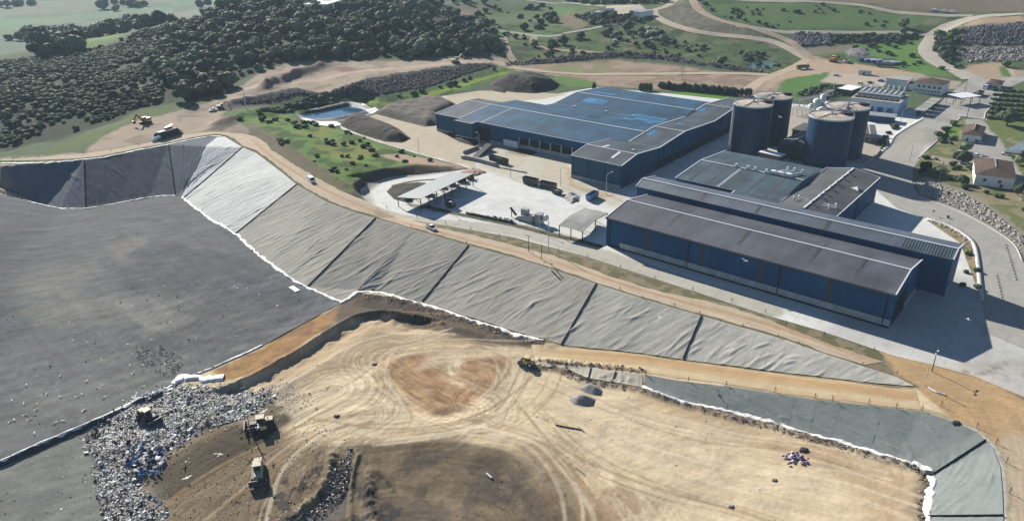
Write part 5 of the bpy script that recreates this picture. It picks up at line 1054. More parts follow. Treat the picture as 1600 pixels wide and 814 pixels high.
slab([(51.6, 9.86), (72.2, 11.55)], 15.5, 16.6, .02, .225).build('roof_panel', M_steel, rf)
for x in (-.8 + 14.5, 18.5, 21.5, 26, 30.8, 35.5): MB().box(x - .5, x + .5, 72.2, 73.2, 11.9, 12.5).cyl((x, 72.7, 12.4), (x, 72.7, 13.2), .35, .5, 10).build('roof_vent', M_trim, HC)
for y in (50, 58.5, 63, 69, 76, 83, 90): MB().cyl((51.6, y, 11.7), (51.6, y, 12.7), .3, n=10).cyl((51.6, y, 12.7), (51.6, y, 13.1), .55, .1, 10).build('roof_vent', M_trim, HC)
for i, (x0, y0, x1, y1) in enumerate([(28.6, 73, 31.4, 80.5), (31.4, 73, 34, 80.5), (34.5, 73, 37.2, 80)]):
    zz = lambda y: 11.9 - abs(y - 72.7) * .078; MB().cyl((x0, y0, zz(y0) + .6), (x1, y1, zz(y1) + .6), .38, n=10).cyl((x1, y1, zz(y1) + .2), (x1, y1, zz(y1) + 2), .4, n=10).box(x0 - .9, x0 + .9, y0 - .9, y0 + 1, zz(y0) + .1, zz(y0) + 1.3).build('vent_duct', M_trim, HC)
for y in (52.8, 54.6):
    MB().cyl((46, y, 11.4), (58.8, y, 10.9), .22, n=8).beam((46, y, 10.8), (46, y, 11.6), .25).beam((58.8, y, 10.2), (58.8, y, 11.3), .25).build('vent_duct', M_trim, HC)
for x, y in ((46, 53.6), (44.8, 52), (58.8, 53.5), (57.2, 51)): MB().cyl((x, y, 10.8), (x, y, 12.3), .3, n=8).cyl((x, y, 12.3), (x, y, 12.7), .5, .1, 8).build('roof_vent', M_trim, HC)
MB().add([(56.5,77,10.95),(59.5,76,10.6),(58.6,77.6,10.7),(60,79,10.4),(57.6,78.6,10.8),(58.5,77.5,11.8)],[(0,1,5),(1,2,5),(2,3,5),(3,4,5),(4,0,5)]).build('loose_sheet', M_white, HC)
# low link building, left of B
MB().box(-5, 4, 43.5, 51, 0, 7).build('annex_wall', M_wallT, HC); MB().box(-5.3, 4.3, 43.2, 51.3, 7, 7.25).build('annex_roof', M_steel, HC)

# main hall ------------------------------------------------------------
FE, angE, LE = frame_px((891.4,243.9), (964.4,259.4), 9.8)
HE = empty('main_hall', (FE[0], FE[1], 0), angE, 'huge blue roofed hall of many ridges with a long grey wing on its right', 'hall')
def block(x0, x1, prof, wallm, roofm, skip=False):
    MB().extr([(prof[0][0] + .4, 0)] + [(y + (.4 if i == 0 else -.4 if i == len(prof) - 1 else 0), z - .04) for i, (y, z) in enumerate(prof)] + [(prof[-1][0] - .4, 0)], x0 + .2, x1 - .2).build('wall', wallm, HE)
    return slab(prof, x0, x1).build('roof', roofm, HE)
p1 = [(0, 9.8), (12.2, 11.8), (32, 9.8)]; p2 = [(32, 9.8), (55.5, 11.8), (87, 9.8), (109.5, 11.8), (139, 9.6)]
r1 = block(0, 25.5, p1, M_wallT, M_roofE2); r2 = block(9.5, 25.5, p2, M_wall, M_roofE2)
q1 = [(20.8, 9.1), (46.2, 11.3), (56, 10.5)]; q2 = [(20.8, 9.1), (46.2, 11.3), (68, 9.6)]; q3 = [(20.8, 9.1), (46.2, 11.3), (75, 9.0), (97, 11.3), (126, 9.0)]
ra = block(-102, -85, q1, M_wall, M_roofE2); rb = block(-85, -64, q2, M_wall, M_roofE); rc = block(-64, 9.3, q3, M_wall, M_roofE)
yline(46.2, 11.3, -102, 9.4, .6).build('ridge_cap', M_trim, rc); yline(97, 11.3, -64, 9.4, .6).build('ridge_cap', M_trim, rc); yline(75, 9.0, -64, 9.4, .35, .1).build('valley_gutter', M_steel, rc)
yline(12.2, 11.8, 0, 25.5, .5).build('ridge_cap', M_trim, r1); yline(55.5, 11.8, 9.5, 25.5, .5).build('ridge_cap', M_trim, r2); yline(109.5, 11.8, 9.5, 25.5, .5).build('ridge_cap', M_trim, r2); yline(32, 9.8, 9.5, 25.5, .3, .08).build('valley_gutter', M_steel, r2)
rails(p1, .15, .3).build('edge_trim', M_trim, r1); rails(p1, 25.35, .45, .2).build('edge_trim', M_trim, r1); rails(p2, 25.35, .45, .2).build('edge_trim', M_trim, r2); rails(p2, 9.65, .45, .2).build('edge_trim', M_trim, r2); rails(q3[2:], -63.8, .5).build('edge_trim', M_trim, rc); rails(q1, -101.8, .4).build('edge_trim', M_trim, ra)
MB().beam((0, .1, 10.1), (25.5, .1, 10.1), .2, .2).build('edge_trim', M_trim, r1); MB().beam((-102, 20.9, 9.35), (0, 20.9, 9.35), .2, .2).build('edge_trim', M_trim, rc)
for x in (-85, -70): slab([(21, 9.13), (46, 11.3)], x - .3, x + .5, .03, .225).build('roof_strip', M_steel, rb)
def psl(prof, y0, y1, x0, x1, m, par):
    f = lambda y: float(np.interp(y, [a for a, _ in prof], [b for _, b in prof])); slab([(y0, f(y0)), (y1, f(y1))], x0, x1, .03, .225).build('roof_panel', m, par)
for y0, y1, x0, x1 in [(84, 92, -52, -38), (76.5, 79.5, -15, 4), (71, 74, -12, 5), (66, 69.5, -15, 2), (66, 70, 8 - 16.5, -2), (103, 108, -57, -44), (52, 60, -42, -24), (58, 66, -30, -12)]: psl(q3, y0, y1, x0, x1, M_sky if (y0, x0) != (52, -42) and x0 != -30 else M_roofE, rc)
for y0, y1, x0, x1 in [(98, 104, 10.8, 13.5), (68, 71, 14, 18), (44, 51, 11.5, 14)]: psl(p2, y0, y1, x0, x1, M_sky, r2)
for y0, y1, x0, x1 in [(5, 11.5, 17, 18.2), (13.5, 19, 7, 8.2)]: psl(p1, y0, y1, x0, x1, M_trim, r1)
MB().box(20, 21, 17, 18, 11.2, 12).build('roof_vent', M_trim, r1)
for x in (-50, -30, -14): MB().box(x - .5, x + .8, 74.6, 75.6, 9.2, 9.9).build('roof_vent', M_trim, rc)
MB().box(.3, 25.2, .1, .32, 0, 1.5).build('plinth', M_plinth, HE)
for x in (1.2, 8.8, 17, 24.6): MB().cyl((x, .2, 0), (x, .2, 9.7), .14, n=8).build('downpipe', M_darksteel, HE)
# right flank of the wing: dark band of openings
MB().box(25.32, 25.42, 30, 138, .6, 3.6).build('louvre_band', M_dark, HE)
for y in np.arange(36, 138, 8.5): MB().box(25.42, 25.75, y, y + .5, 0, 9.4).build('pillar', M_wallT, HE)
# front of the left part: porch, gate, open bays
MB().box(-84, -72.5, 17.2, 21.3, 1.6, 8.9).build('porch_wall', M_wallT, HE); MB().box(-84, -72.5, 17.1, 21.2, 0, 1.6).build('plinth', M_white, HE); rp = slab([(16.9, 8.95), (21.4, 9.3)], -84.3, -72.2).build('porch_roof', M_roofE2, HE)
MB().beam((-84.3, 16.95, 9.25), (-72.2, 16.95, 9.25), .35, .15).beam((-72.3, 16.9, 9.25), (-72.3, 21.3, 9.55), .35, .15).build('edge_trim', M_trim, rp)
MB().box(-71.5, -64, 20.9, 21.16, 0, 7).build('gate_opening', M_dark, HE); MB().box(-64, -55, 20.85, 21.16, 0, 1.1).build('plinth', M_plinth, HE); MB().box(-101.5, -84.2, 20.9, 21.16, 0, 1.4).build('plinth', M_plinth, HE)
for i in range(7):
    x0 = -44.5 + i * 6.3; MB().box(x0, x0 + 5.6, 21.02, 21.17, 2.3, 5.4).build('open_bay', M_dark, HE)
for i in range(8): x0 = -44.9 + i * 6.3; MB().box(x0 - .25, x0 + .25, 20.6, 21.16, 0, 6.2).build('pillar', M_steel, HE)
MB().box(-44.6, -.4, 20.8, 21.1, 0, 2.3).build('lower_wall', M_plinth, HE); MB().box(-54, -45.2, 19.6, 20.9, .4, 3.6).build('cladding_panel', M_trim, HE)

# digester tanks -------------------------------------------------------
M_silo = ribbed('tank_cladding', (.007, .034, .078), (.009, .040, .088), 3.0, 0, .42, 0, .1, .16)
M_sroof = simple('tank_roof_concrete', (.40, .35, .29), .9, noise=.22, nscale=.25)
def tank(px, r, label, seed):
    p = at(px[0], px[1], 23.0); e = empty('digester_tank', (p[0], p[1], 0), 0, label, 'tank', None)
    MB().cyl((0, 0, -.2), (0, 0, 22.6), r, n=56, cap=False).build('shell', M_silo, e, smooth=True)
    MB().cyl((0, 0, 22.4), (0, 0, 23.0), r + .12, n=56, cap=False).build('rim', M_trim, e, smooth=True)
    MB().cyl((0, 0, 22.7), (0, 0, 23.5), r, r * .08, 48).build('roof', M_sroof, e)
    m = MB(); n = 40
    for k in range(n):
        a, b = 2*math.pi*k/n, 2*math.pi*(k+1)/n
        A = Vector((math.cos(a)*r*.985, math.sin(a)*r*.985, 0)); B = Vector((math.cos(b)*r*.985, math.sin(b)*r*.985, 0))
        m.beam(A + Vector((0,0,22.9)), A + Vector((0,0,24.1)), .07); m.beam(A + Vector((0,0,24.1)), B + Vector((0,0,24.1)), .07); m.beam(A + Vector((0,0,23.5)), B + Vector((0,0,23.5)), .05)
    m.build('railing', M_steel, e)
    MB().box(-1.2, 1.2, -1, 1, 23.3, 23.7).cyl((0, 0, 23.6), (0, 0, 24.6), .5, n=12).build('hatch', M_steel, e)
    R = np.random.default_rng(seed); a = R.uniform(3.6, 4.2)
    MB().box(r * .55, r * .98, -1.1, 1.1, 23.1, 23.9).build('hatch_box', M_dark, e)
    MB().cyl((0, 0, 23.6), (math.cos(a) * r * .95, math.sin(a) * r * .95, 23.1), .15, n=8).cyl((0, 0, 23.6), (r * .9, r * .3, 23.2), .12, n=8).build('roof_pipe', M_darksteel, e)
    return e
T1 = tank((1177.5,161), 8.8, 'front left dark blue digester tank with a pale pipe down its side', 1)
T2 = tank((1209,149), 8.8, 'dark blue cylindrical digester tank at the back left, half hidden by its neighbour', 2)
T3 = tank((1299.7,180), 9.1, 'dark blue cylindrical digester tank at the front right, nearest to the camera', 3)
T4 = tank((1326,165), 9.1, 'dark blue cylindrical digester tank at the back right beside the engine hall', 4)
MB().box(-.9, .3, -.3, .5, 0, 22.8).tf((-8.8, -1.2, 0)).build('side_duct', M_steel, T1)
MB().box(8.4, 9.6, -.5, .8, 20, 24.2).build('stair_box', M_steel, T4)
def walkway(a, b, label):
    A = Vector(a.location) + Vector((0, 0, 24.2)); B = Vector(b.location) + Vector((0, 0, 24.2)); d = (B - A).normalized(); A = A + d * 4; B = B - d * 3; m = MB().beam(A, B, 1.4, .2)
    s = d.cross(Vector((0, 0, 1)))
    for sgn in (-.7, .7):
        m.beam(A + s * sgn + Vector((0,0,1.1)), B + s * sgn + Vector((0,0,1.1)), .08); m.beam(A + s * sgn + Vector((0,0,.6)), B + s * sgn + Vector((0,0,.6)), .06)
        for t in np.linspace(0, 1, 9): P = A.lerp(B, t) + s * sgn; m.beam(P, P + Vector((0,0,1.1)), .07)
    for t in (0.02, .98): P = A.lerp(B, t); m.beam(P - Vector((0, 0, 1.2)), P, .2)
    tag(m.build('walkway', M_steel), label, 'walkway')
walkway(T1, T2, 'steel walkway joining the tops of the two left tanks'); walkway(T3, T4, 'steel walkway joining the tops of the two right tanks')
def gable_b(name, FL, FR, BR, z, rise, label, cat, wallm, roofm, base=0., along=True, over=.4, hip=False, ridge='x'):
    """FL/FR/BR: eave corners in the picture at height z"""
    a, ang, L = frame_px(FL, FR, z); W = abs(loc_of(a, ang, at(*BR, z))[1]); e = empty(name, (a[0], a[1], base), ang, label, cat); h = z - base
    if rise == 0:
        MB().box(.1, L - .1, .1, W - .1, -.3, h).build('wall', wallm, e); MB().box(-over, L + over, -over, W + over, h, h + .3).build('roof', roofm, e)
    else:
        MB().box(.1, L - .1, .1, W - .1, -.3, h).build('wall', wallm, e); o = over; hx = (L if ridge == 'y' else W) / 2
        x0, x1, y0, y1 = -o, L + o, -o, W + o; i = hx if hip else 0
        if ridge == 'y': R0, R1 = (L / 2, y0 + i, h + rise), (L / 2, y1 - i, h + rise)
        else: R0, R1 = (x0 + i, W / 2, h + rise), (x1 - i, W / 2, h + rise)
        V = [(x0, y0, h), (x1, y0, h), (x1, y1, h), (x0, y1, h), R0, R1]
        F = [(0, 1, 4), (1, 2, 5, 4), (2, 3, 5), (3, 0, 4, 5), (0, 3, 2, 1)] if ridge == 'y' else [(0, 1, 5, 4), (1, 2, 5), (2, 3, 4, 5), (3, 0, 4), (0, 3, 2, 1)]
        rf = MB().add(V, F).build('roof', roofm, e); MB().beam(Vector(R0) + Vector((0,0,.1)), Vector(R1) + Vector((0,0,.1)), .35, .15).build('ridge_cap', M_trim if roofm != M_tile else M_conc, rf)
    return e, L, W, h
# sheds between the tanks
gable_b('shed', (1216,222), (1256,230), (1266,206), 7, 1.4, 'dark gabled shed between the two pairs of tanks', 'shed', M_darksteel, M_roofD, ridge='y')
e, L, W, h = gable_b('awning', (1187,238), (1219,245), (1221,241), 5, 0, 'small pale awning in the shade between the tanks and the teal hall', 'awning', M_darksteel, M_white)
gable_b('shed', (1238,203), (1262,207), (1275,196), 4.5, 0, 'low flat dark roofed shed behind the gabled shed', 'shed', M_darksteel, M_roofD)
# engine hall
e, L, W, h = gable_b('engine_hall', (1330,153.5), (1405,162.5), (1426,151), 6.5, 0, 'white engine hall with blue shade painted into its walls and a row of exhaust stacks on its flat roof', 'hall', simple('shade_tinted_wall', (.36, .50, .62), .8), M_conc)  # white wall, the bluish shade on it is put into its colour
for i in range(4): x = L - 4 - i * 5; MB().box(x - 1.5, x + 1.5, -.05, .08, 0, 3.4).build('blue_door', M_bluedoor, e)
for i in range(8):
    x = 2 + i * (L - 5) / 7.; c = MB().box(x - 1.4, x + 1.4, W * .45, W * .95, h + .3, h + 1.6).build('cooling_unit', M_steel, e)
    MB().cyl((x, W * .6, h + 1.7), (x, W * .95, h + 2.1), .5, n=10).cyl((x + .4, W * .95, h + 1.6), (x + .4, W * .95, h + 5.0), .42, n=10).build('exhaust_stack', M_trim, e); MB().box(x - 1, x + .8, W * .12, W * .38, h + .3, h + .9).build('roof_hatch', M_darksteel, e)
e, L, W, h = gable_b('low_building', (1355,180), (1398,184.5), (1405,180), 3.4, 0, 'long low dark blue building with grey flat roof in front of the engine hall', 'building', M_wall, M_steel)
for i in range(5): MB().box(1 + i * L / 5, 1 + i * L / 5 + .3, -.1, .1, 0, 3.2).build('post', M_darksteel, e)
e, L, W, h = gable_b('control_building', (1349,210), (1369,211.5), (1387,198), 4.0, 0, 'dark flat roofed building beside the right hand tanks', 'building', M_conc, M_roofD)
MB().box(L * .5, L * .56, 0, W, h + .3, h + .4).build('roof_strip', M_trim, e)
for i in range(3): MB().box(1.2 + i * 2.4, 2.8 + i * 2.4, 0.02, .12, .6, 2.6).build('window', M_glass, e)
# offices
e, L, W, h = gable_b('office', (1427,128.5), (1474,134), (1483,127), 6.5, 2.2, 'white two storey office with brown hipped roof and round windows', 'office', M_white, M_tile, hip=True)
for i in range(5): MB().cyl((L * (.22 + .17 * i), .08, 4.6), (L * (.22 + .17 * i), -.05, 4.6), .75, n=12).build('round_window', M_glass, e)
for i in range(9): MB().box(L * (.06 + .1 * i), L * (.06 + .1 * i) + .8, 0.0, .12, 1.6, 2.6).build('window', M_glass, e)
e, L, W, h = gable_b('office', (1385,123), (1418,127), (1424,121), 6, 0, 'plain white flat roofed office block left of the hipped one', 'office', M_white, M_conc)
gable_b('porch', (1419,131), (1428,132.2), (1430,127), 4.2, .5, 'brown roofed porch between the two office blocks', 'porch', M_white, M_tile)
# road side canopy with bays
a, ang, L = frame_px((1444,174.5), (1471,154.5), 3.4); e = empty('truck_canopy', (a[0], a[1], 0), ang, 'pale canopy of four bays with blue posts along the access road', 'canopy')
for i in range(4): x0 = i * L / 4; MB().box(x0 + .5, x0 + L / 4 - .5, -.2, 5, 3.3, 3.55).build('roof_panel', M_conc, e); MB().box(x0 + .5, x0 + L / 4 - .5, 3.6, 3.8, 0, 3.3).build('back_panel', M_wall, e)
for i in range(9): x0 = i * L / 8; MB().box(x0 - .12, x0 + .12, 0, .25, 0, 3.3).build('post', M_bluedoor, e)

# gatehouse
e, L, W, h = gable_b('gatehouse', (1543,131), (1562,133), (1569,127), 3.6, 1.6, 'small white gatehouse with pyramid roof at the junction', 'gatehouse', M_white, M_tile, hip=True, over=.9)
MB().box(1, L - 1, -.02, .12, 1.2, 2.6).build('window', M_glass, e)
# garden houses
e, L, W, h = gable_b('house', (1503.6,209.6), (1534.4,213.3), (1532,197.6), 4.2, 1.9, 'smaller white house with brown hipped roof and cars parked in front', 'house', M_white, M_tile, hip=True, ridge='y')
MB().box(1.2, L - 3, W + .2, W + 3.5, 0, 3.2).build('rear_annex', M_conc, e)
for x in (.25, .7): MB().box(L * x, L * x + 1, -.02, .12, 1.2, 2.4).build('window', M_glass, e)
e, L, W, h = gable_b('house', (1524.8,272.3), (1587,279.7), (1583,253), 6.0, 2.2, 'larger white house with brown hipped roof above the stone riprap', 'house', M_white, M_tile, hip=True, ridge='y')
for x, z in ((.22, 3.6), (.6, 3.6), (.66, 1.9)): w_ = MB().box(L * x, L * x + 1.1, 0.0, .12, z, z + 1).build('window', M_glass, e); MB().box(L * x - .15, L * x + 1.25, -.12, .0, z - .15, z).build('sill', M_conc, w_)
e, L, W, h = gable_b('outbuilding', (1598,303), (1640,310), (1640,290), 4.5, 0, 'white outbuilding cut off by the right edge', 'building', M_white, M_tile)
# carport
a, ang, L = frame_px((1568,239), (1589,243), 2.8); Wc = loc_of(a, ang, at(1582,212,2.8))[1]; e = empty('carport', (a[0], a[1], .8), ang, 'grey roofed carport sheltering a row of parked cars beside the garden', 'carport')
MB().add([(-.2,-.2,2.3),(L+.2,-.2,2.9),(L+.2,Wc,2.9),(-.2,Wc,2.3),(-.2,-.2,2.45),(L+.2,-.2,3.05),(L+.2,Wc,3.05),(-.2,Wc,2.45)], [(0,3,2,1),(4,5,6,7),(0,1,5,4),(1,2,6,5),(2,3,7,6),(3,0,4,7)]).build('roof', ribbed('carport_roof', (.10,.14,.17), (.14,.18,.21), .8, 0, .5), e)
for y in np.linspace(.3, Wc - .3, 7):
    for x in (L * .75, L): MB().box(x - .1, x + .1, y - .1, y + .1, -.5, 2.5).build('post', M_steel, e)
CARPORT = (a, ang, L, Wc)
# open shelters in the yard
def shelter(name, FL, FR, BR, z, rise, label, roofm, nx=4, ny=2, ridge=True):
    a, ang, L = frame_px(FL, FR, z); W = abs(loc_of(a, ang, at(*BR, z))[1]); e = empty(name, (a[0], a[1], 0), ang, label, 'shelter'); pr = [(0, z - .3), (W / 2, z - .3 + rise), (W, z - .3)] if ridge else [(0, z - .3), (W, z - .3 + rise)]
    slab(pr, 0, L, .12).build('roof', roofm, e)
    for x in np.linspace(.3, L - .3, nx):
        for y in np.linspace(.3, W - .3, ny): MB().box(x - .13, x + .13, y - .13, y + .13, -.2, float(np.interp(y, [p[0] for p in pr], [p[1] for p in pr]))).build('post', M_darksteel, e)
        MB().beam((x, pr[0][0] + .2, pr[0][1] - .25), (x, W / 2, (pr[1][1] if ridge else (pr[0][1] + pr[1][1]) / 2) - .2), .15, .2).beam((x, W / 2, (pr[1][1] if ridge else (pr[0][1] + pr[1][1]) / 2) - .2), (x, W - .2, pr[-1][1] - .25), .15, .2).build('rafter', M_darksteel, e)
    return e
a_ = at(657,310,6)[:2]; b_ = at(740,270.5,6)[:2]; c_ = at(638,293,6)[:2]
shelter('yard_shelter', (657,310), (740,270.5), (638,293), 6.0, -1.6, 'large open shelter with a plain grey green sloping roof beside the paved loop', simple('grey_green_roof', (.28, .30, .30), .5, noise=.08), 8, 2, False)
shelter('yard_shelter', (872.5,351.4), (910.9,360.2), (950.6,332.2), 4.5, 1.0, 'small open gabled shelter with grey ribbed roof left of the front warehouse', ribbed('shelter_roof', (.20,.20,.19), (.28,.28,.26), .8, 0, .6), 3, 3)

shelter('weighbridge_canopy', (1480,147), (1503,153), (1515,145), 5.5, 0.05, 'flat pale canopy on posts over the weighbridge lanes', M_trim, 3, 3, False)
# ------------------------------------------------------------------ water
M_water, n_, l_, b_ = new_mat('water'); b_.inputs['Base Color'].default_value = (.03, .09, .16, 1); b_.inputs['Roughness'].default_value = .06; b_.inputs['Specular IOR Level'].default_value = .7
t_ = n_.new('ShaderNodeTexNoise'); t_.inputs['Scale'].default_value = 1.5; bp_ = n_.new('ShaderNodeBump'); bp_.inputs['Strength'].default_value = .05; l_.new(t_.outputs[0], bp_.inputs['Height']); l_.new(bp_.outputs[0], b_.inputs['Normal'])
M_pl = simple('pond_liner_black', (.012, .016, .024), .55)
RIM = [(463,179),(500,168.5),(546,157.5),(594,172.5),(572,182),(519,191.5),(492,194),(470,186)]
sheet('pond_liner', RIM, 1.6, .12, M_pl, S(40,44,52), [], 'black lined basin of the pond beside the compost rows', 'pond liner', kind=None)
wp = PW([(470,184),(474,181),(505,171),(546,162),(584,173),(567,181),(519,190.5),(493,192.5),(477,187)])
def water(P, z, label): o = MB().add([(x, y, z) for x, y in P], [tuple(range(len(P)))]).build('water', M_water); tag(o, None, None, None, 'structure'); return o
water(wp, -.75, 'pond')
sheet('basin_apron', [(548,160.5),(592,172),(582,178.5),(543,169.5)], 1.2, .28, M_white, S(225,225,222), [], 'bright white apron sheet on the right bank of the lined pond', 'liner sheet', kind=None)
sheet('basin_apron', [(471,186),(480,186.5),(500,190.5),(520,191),(536,196),(520,199),(492,195.5),(474,190)], 1.2, .3, M_white, S(225,225,222), [], 'crumpled white sheet along the near left bank of the pond', 'liner sheet', kind=None)
sheet('pond', [(1166,101),(1178,98),(1195,97),(1212,99),(1216,102),(1206,106),(1190,108),(1174,107)], 2.5, .15, simple('green_pond_water', (.05,.10,.075), .08, spec=.6, noise=0), S(80,110,100), [], 'small green pond by the track', None)

# ------------------------------------------------------------------ heaps
M_compost = simple('compost', (.034, .027, .023), .95, noise=.35, nscale=.8, bump=.8)
M_compost2 = simple('grey_compost', (.10, .088, .074), .95, noise=.3, nscale=.8, bump=.9)
M_gravel = simple('grey_gravel', (.26, .245, .235), .95, noise=.35, nscale=3., bump=.9)
M_soil = simple('brown_soil', (.16, .12, .085), .95, noise=.3, nscale=1., bump=.9)
M_rubble = simple('reddish_rubble', (.34, .24, .19), .95, noise=.4, nscale=1.5, bump=.9)
def heap(px, h, slope, mat, label, ds=.9, name='heap', rough=.35, cat='heap', seed=1, group=None):
    P = PW(px); B = []
    for i in range(len(P)):
        a, b = P[i], P[(i + 1) % len(P)]; k = max(1, int(np.linalg.norm(b - a) / ds)); B += [a + (b - a) * t / k for t in range(k)]
    B = np.array(B); gx, gy = np.meshgrid(np.arange(P[:, 0].min(), P[:, 0].max(), ds), np.arange(P[:, 1].min(), P[:, 1].max(), ds)); gx, gy = gx.ravel(), gy.ravel(); k = pip(P, gx, gy); gx, gy = gx[k], gy[k]; k = pdist(P, gx, gy, True)[0] > ds * .4; gx, gy = gx[k], gy[k]
    r = delaunay_2d_cdt([Vector(p) for p in B] + [Vector(p) for p in np.stack([gx, gy], 1)], [], [list(range(len(B)))], 1, 1e-4); v = np.array([[q.x, q.y] for q in r[0]]); f = [tuple(q) for q in r[2]]
    d = pdist(P, v[:, 0], v[:, 1], True)[0]; z = h * (1 - np.exp(-(d * slope / h) ** 1.6)) * (1 + (fbm(v[:, 0], v[:, 1], 5, seed, 3) - .5) * rough) + np.minimum(d, 1) * (fbm(v[:, 0], v[:, 1], 1.4, seed + 1, 3) - .5) * rough * 1.2
    z = z + Hq(v[:, 0], v[:, 1]) - .05; o0 = np.array([P[:, 0].mean(), P[:, 1].mean(), z.min()]); V = np.column_stack([v, z]) - o0
    me = bpy.data.meshes.new(name); me.from_pydata(V.tolist(), [], f); me.materials.append(mat)
    for p in me.polygons: p.use_smooth = True
    o = bpy.data.objects.new(name, me); scene.collection.objects.link(o); o.location = o0; tag(o, label, cat, group); return o
heap([(760,136),(768,128),(790,122),(830,118),(862,122),(878,133),(868,141),(835,147),(800,145),(775,141)], 7.0, .85, M_compost, 'largest dark compost heap, rounded, beyond the left end of the blue hall', name='compost_heap')
heap([(529,196),(540,184),(560,180),(590,188),(622,200),(644,217),(628,224),(600,222),(560,210)], 4.6, .95, M_compost, 'long dark compost row nearest the pond and the grass bank', name='compost_heap')
heap([(583,178),(598,170),(640,160),(668,150),(700,156),(716,165),(690,180),(686,196),(664,199),(620,188)], 3.6, .9, M_compost2, 'broad flat topped grey brown compost heap touching the left end of the hall', name='compost_heap')
heap([(800,235),(812,231),(832,233),(842,239),(832,243),(812,241)], .9, .5, M_compost, 'low round dark heap in the yard in front of the open bays', ds=.6, name='compost_heap', rough=.3)
heap([(762,135),(776,133),(794,141),(790,146),(770,143)], 1.6, .8, M_compost, 'small dark heap at the foot of the largest compost heap', ds=.7, name='compost_heap')
heap([(697,204),(722,206),(752,222),(742,230),(716,222),(700,213)], 1.3, .8, M_compost, 'dark heap against the wall left of the hall porch', ds=.6, name='compost_heap')
heap([(888,624),(896,617),(908,614),(922,618),(933,624),(929,633),(912,636),(896,633)], 2.3, 1.1, M_gravel, 'near grey gravel heap on the bare fill', ds=.35, name='gravel_heap', rough=.18, seed=3)
heap([(903,607),(912,600),(924,598),(938,603),(944,612),(938,619),(926,618),(912,613)], 2.2, 1.1, M_gravel, 'far grey gravel heap behind its near twin on the fill', ds=.35, name='gravel_heap', rough=.18, seed=5)
heap([(716,270),(735,262),(752,264),(763,270),(745,276),(728,277)], .9, .6, M_rubble, 'reddish rubble heap at the far tip of the large open shelter', ds=.5, name='rubble_heap', rough=.9)
heap([(1322,80),(1338,74),(1358,78),(1362,88),(1340,90),(1325,87)], 2.0, .6, simple('grey_rubble', (.17, .16, .165), .95, noise=.5, nscale=.5, bump=1.), 'grey rubble heap on the green slope beyond the car park', ds=1., name='rubble_heap', rough=.9)
heap([(880,312),(878,303),(895,301),(908,306),(906,315),(893,320)], 1.5, .8, M_conc, 'mixed scrap heap between the dark skips and the blue skip', ds=.5, name='scrap_heap', rough=1.2, seed=6)
heap([(856,565),(880,571),(905,584),(892,586),(862,578),(843,574)], .7, .6, M_soil, 'small rough soil heap beside the yellow roller', ds=.4, name='soil_heap', rough=1.)
heap([(398,136),(420,124),(450,112),(480,103),(470,114),(440,130),(415,142)], 3.0, .6, M_soil, 'long brown soil bank among the earthworks below the wood', ds=1.6, name='soil_heap', rough=.6)

# ------------------------------------------------------------------ scattered solid stuff
def poly_sample(P, n, R, w=None):
    P = np.asarray(P); out = []
    while sum(len(o) for o in out) < n:
        x = R.uniform(P[:, 0].min(), P[:, 0].max(), n * 2); y = R.uniform(P[:, 1].min(), P[:, 1].max(), n * 2); k = pip(P, x, y)
        if w is not None: k &= R.random(len(x)) < w(x, y)
        out.append(np.stack([x[k], y[k]], 1))
    return np.vstack(out)[:n]
def vcol_mat(name, rough=.7, spec=.3):
    m, n, l, b = new_mat(name); b.inputs['Roughness'].default_value = rough; a = n.new('ShaderNodeAttribute'); a.attribute_name = 'Col'; l.new(a.outputs['Color'], b.inputs['Base Color']); b.inputs['Specular IOR Level'].default_value = spec; return m
M_litter = vcol_mat('mixed_litter', .6)
def litter(name, pts, smin, smax, pal, pw, label, cat, seed, up=.25, kind='stuff', flat=.5):
    R = np.random.default_rng(seed); n = len(pts); z = Hq(pts[:, 0], pts[:, 1]); c = np.column_stack([pts, z + R.uniform(0, up, n)])
    a = R.uniform(0, 6.28, n); s = R.uniform(smin, smax, n) ** 1.0; t = R.normal(size=(n, 3)); t[:, 2] *= flat; t /= np.linalg.norm(t, axis=1)[:, None]; q = R.normal(size=(n, 3)); q[:, 2] *= flat; q -= (q * t).sum(1)[:, None] * t; q /= np.linalg.norm(q, axis=1)[:, None]; nn = np.cross(t, q) * (s * .12)[:, None]
    r = R.uniform(.3, 1., n); A = t * s[:, None]; Bv = q * (s * r)[:, None]
    V = np.stack([c - A - Bv, c + A * .8 - Bv * 1.1 + nn * 2, c + A + Bv * .9, c - A * .9 + Bv - nn, c + nn * 4], 1).reshape(-1, 3); base = np.arange(n)[:, None] * 5
    F = np.concatenate([base + np.array([[0, 1, 4]]), base + np.array([[1, 2, 4]]), base + np.array([[2, 3, 4]]), base + np.array([[3, 0, 4]])]); ci = R.choice(len(pal), n, p=np.array(pw) / sum(pw)); C = np.repeat(np.array([S(*p) for p in pal])[ci] * R.uniform(.6, 1.15, n)[:, None], 5, axis=0)
    o = mesh_obj(name, V, F, M_litter, None, C); tag(o, label, cat, None, kind); return o
Rg = np.random.default_rng(21)
tp = poly_sample(trashP, 30000, Rg, lambda x, y: (.25 + .75 * (fbm(x, y, 5, 3, 3) > .45)) * sstep(-1, 5, sdpoly(trashP, x, y) + (fbm(x, y, 6, 5, 3) - .5) * 12))
litter('waste', tp, .06, .24, [(255,252,244),(232,228,220),(186,182,176),(104,102,104),(198,184,162),(80,140,200),(205,165,130),(180,186,176)], [34, 34, 22, 9, 12, .8, 2, 3], 'tipped rubbish of pale plastic and paper bags', 'waste', 5, .25, flat=.18)
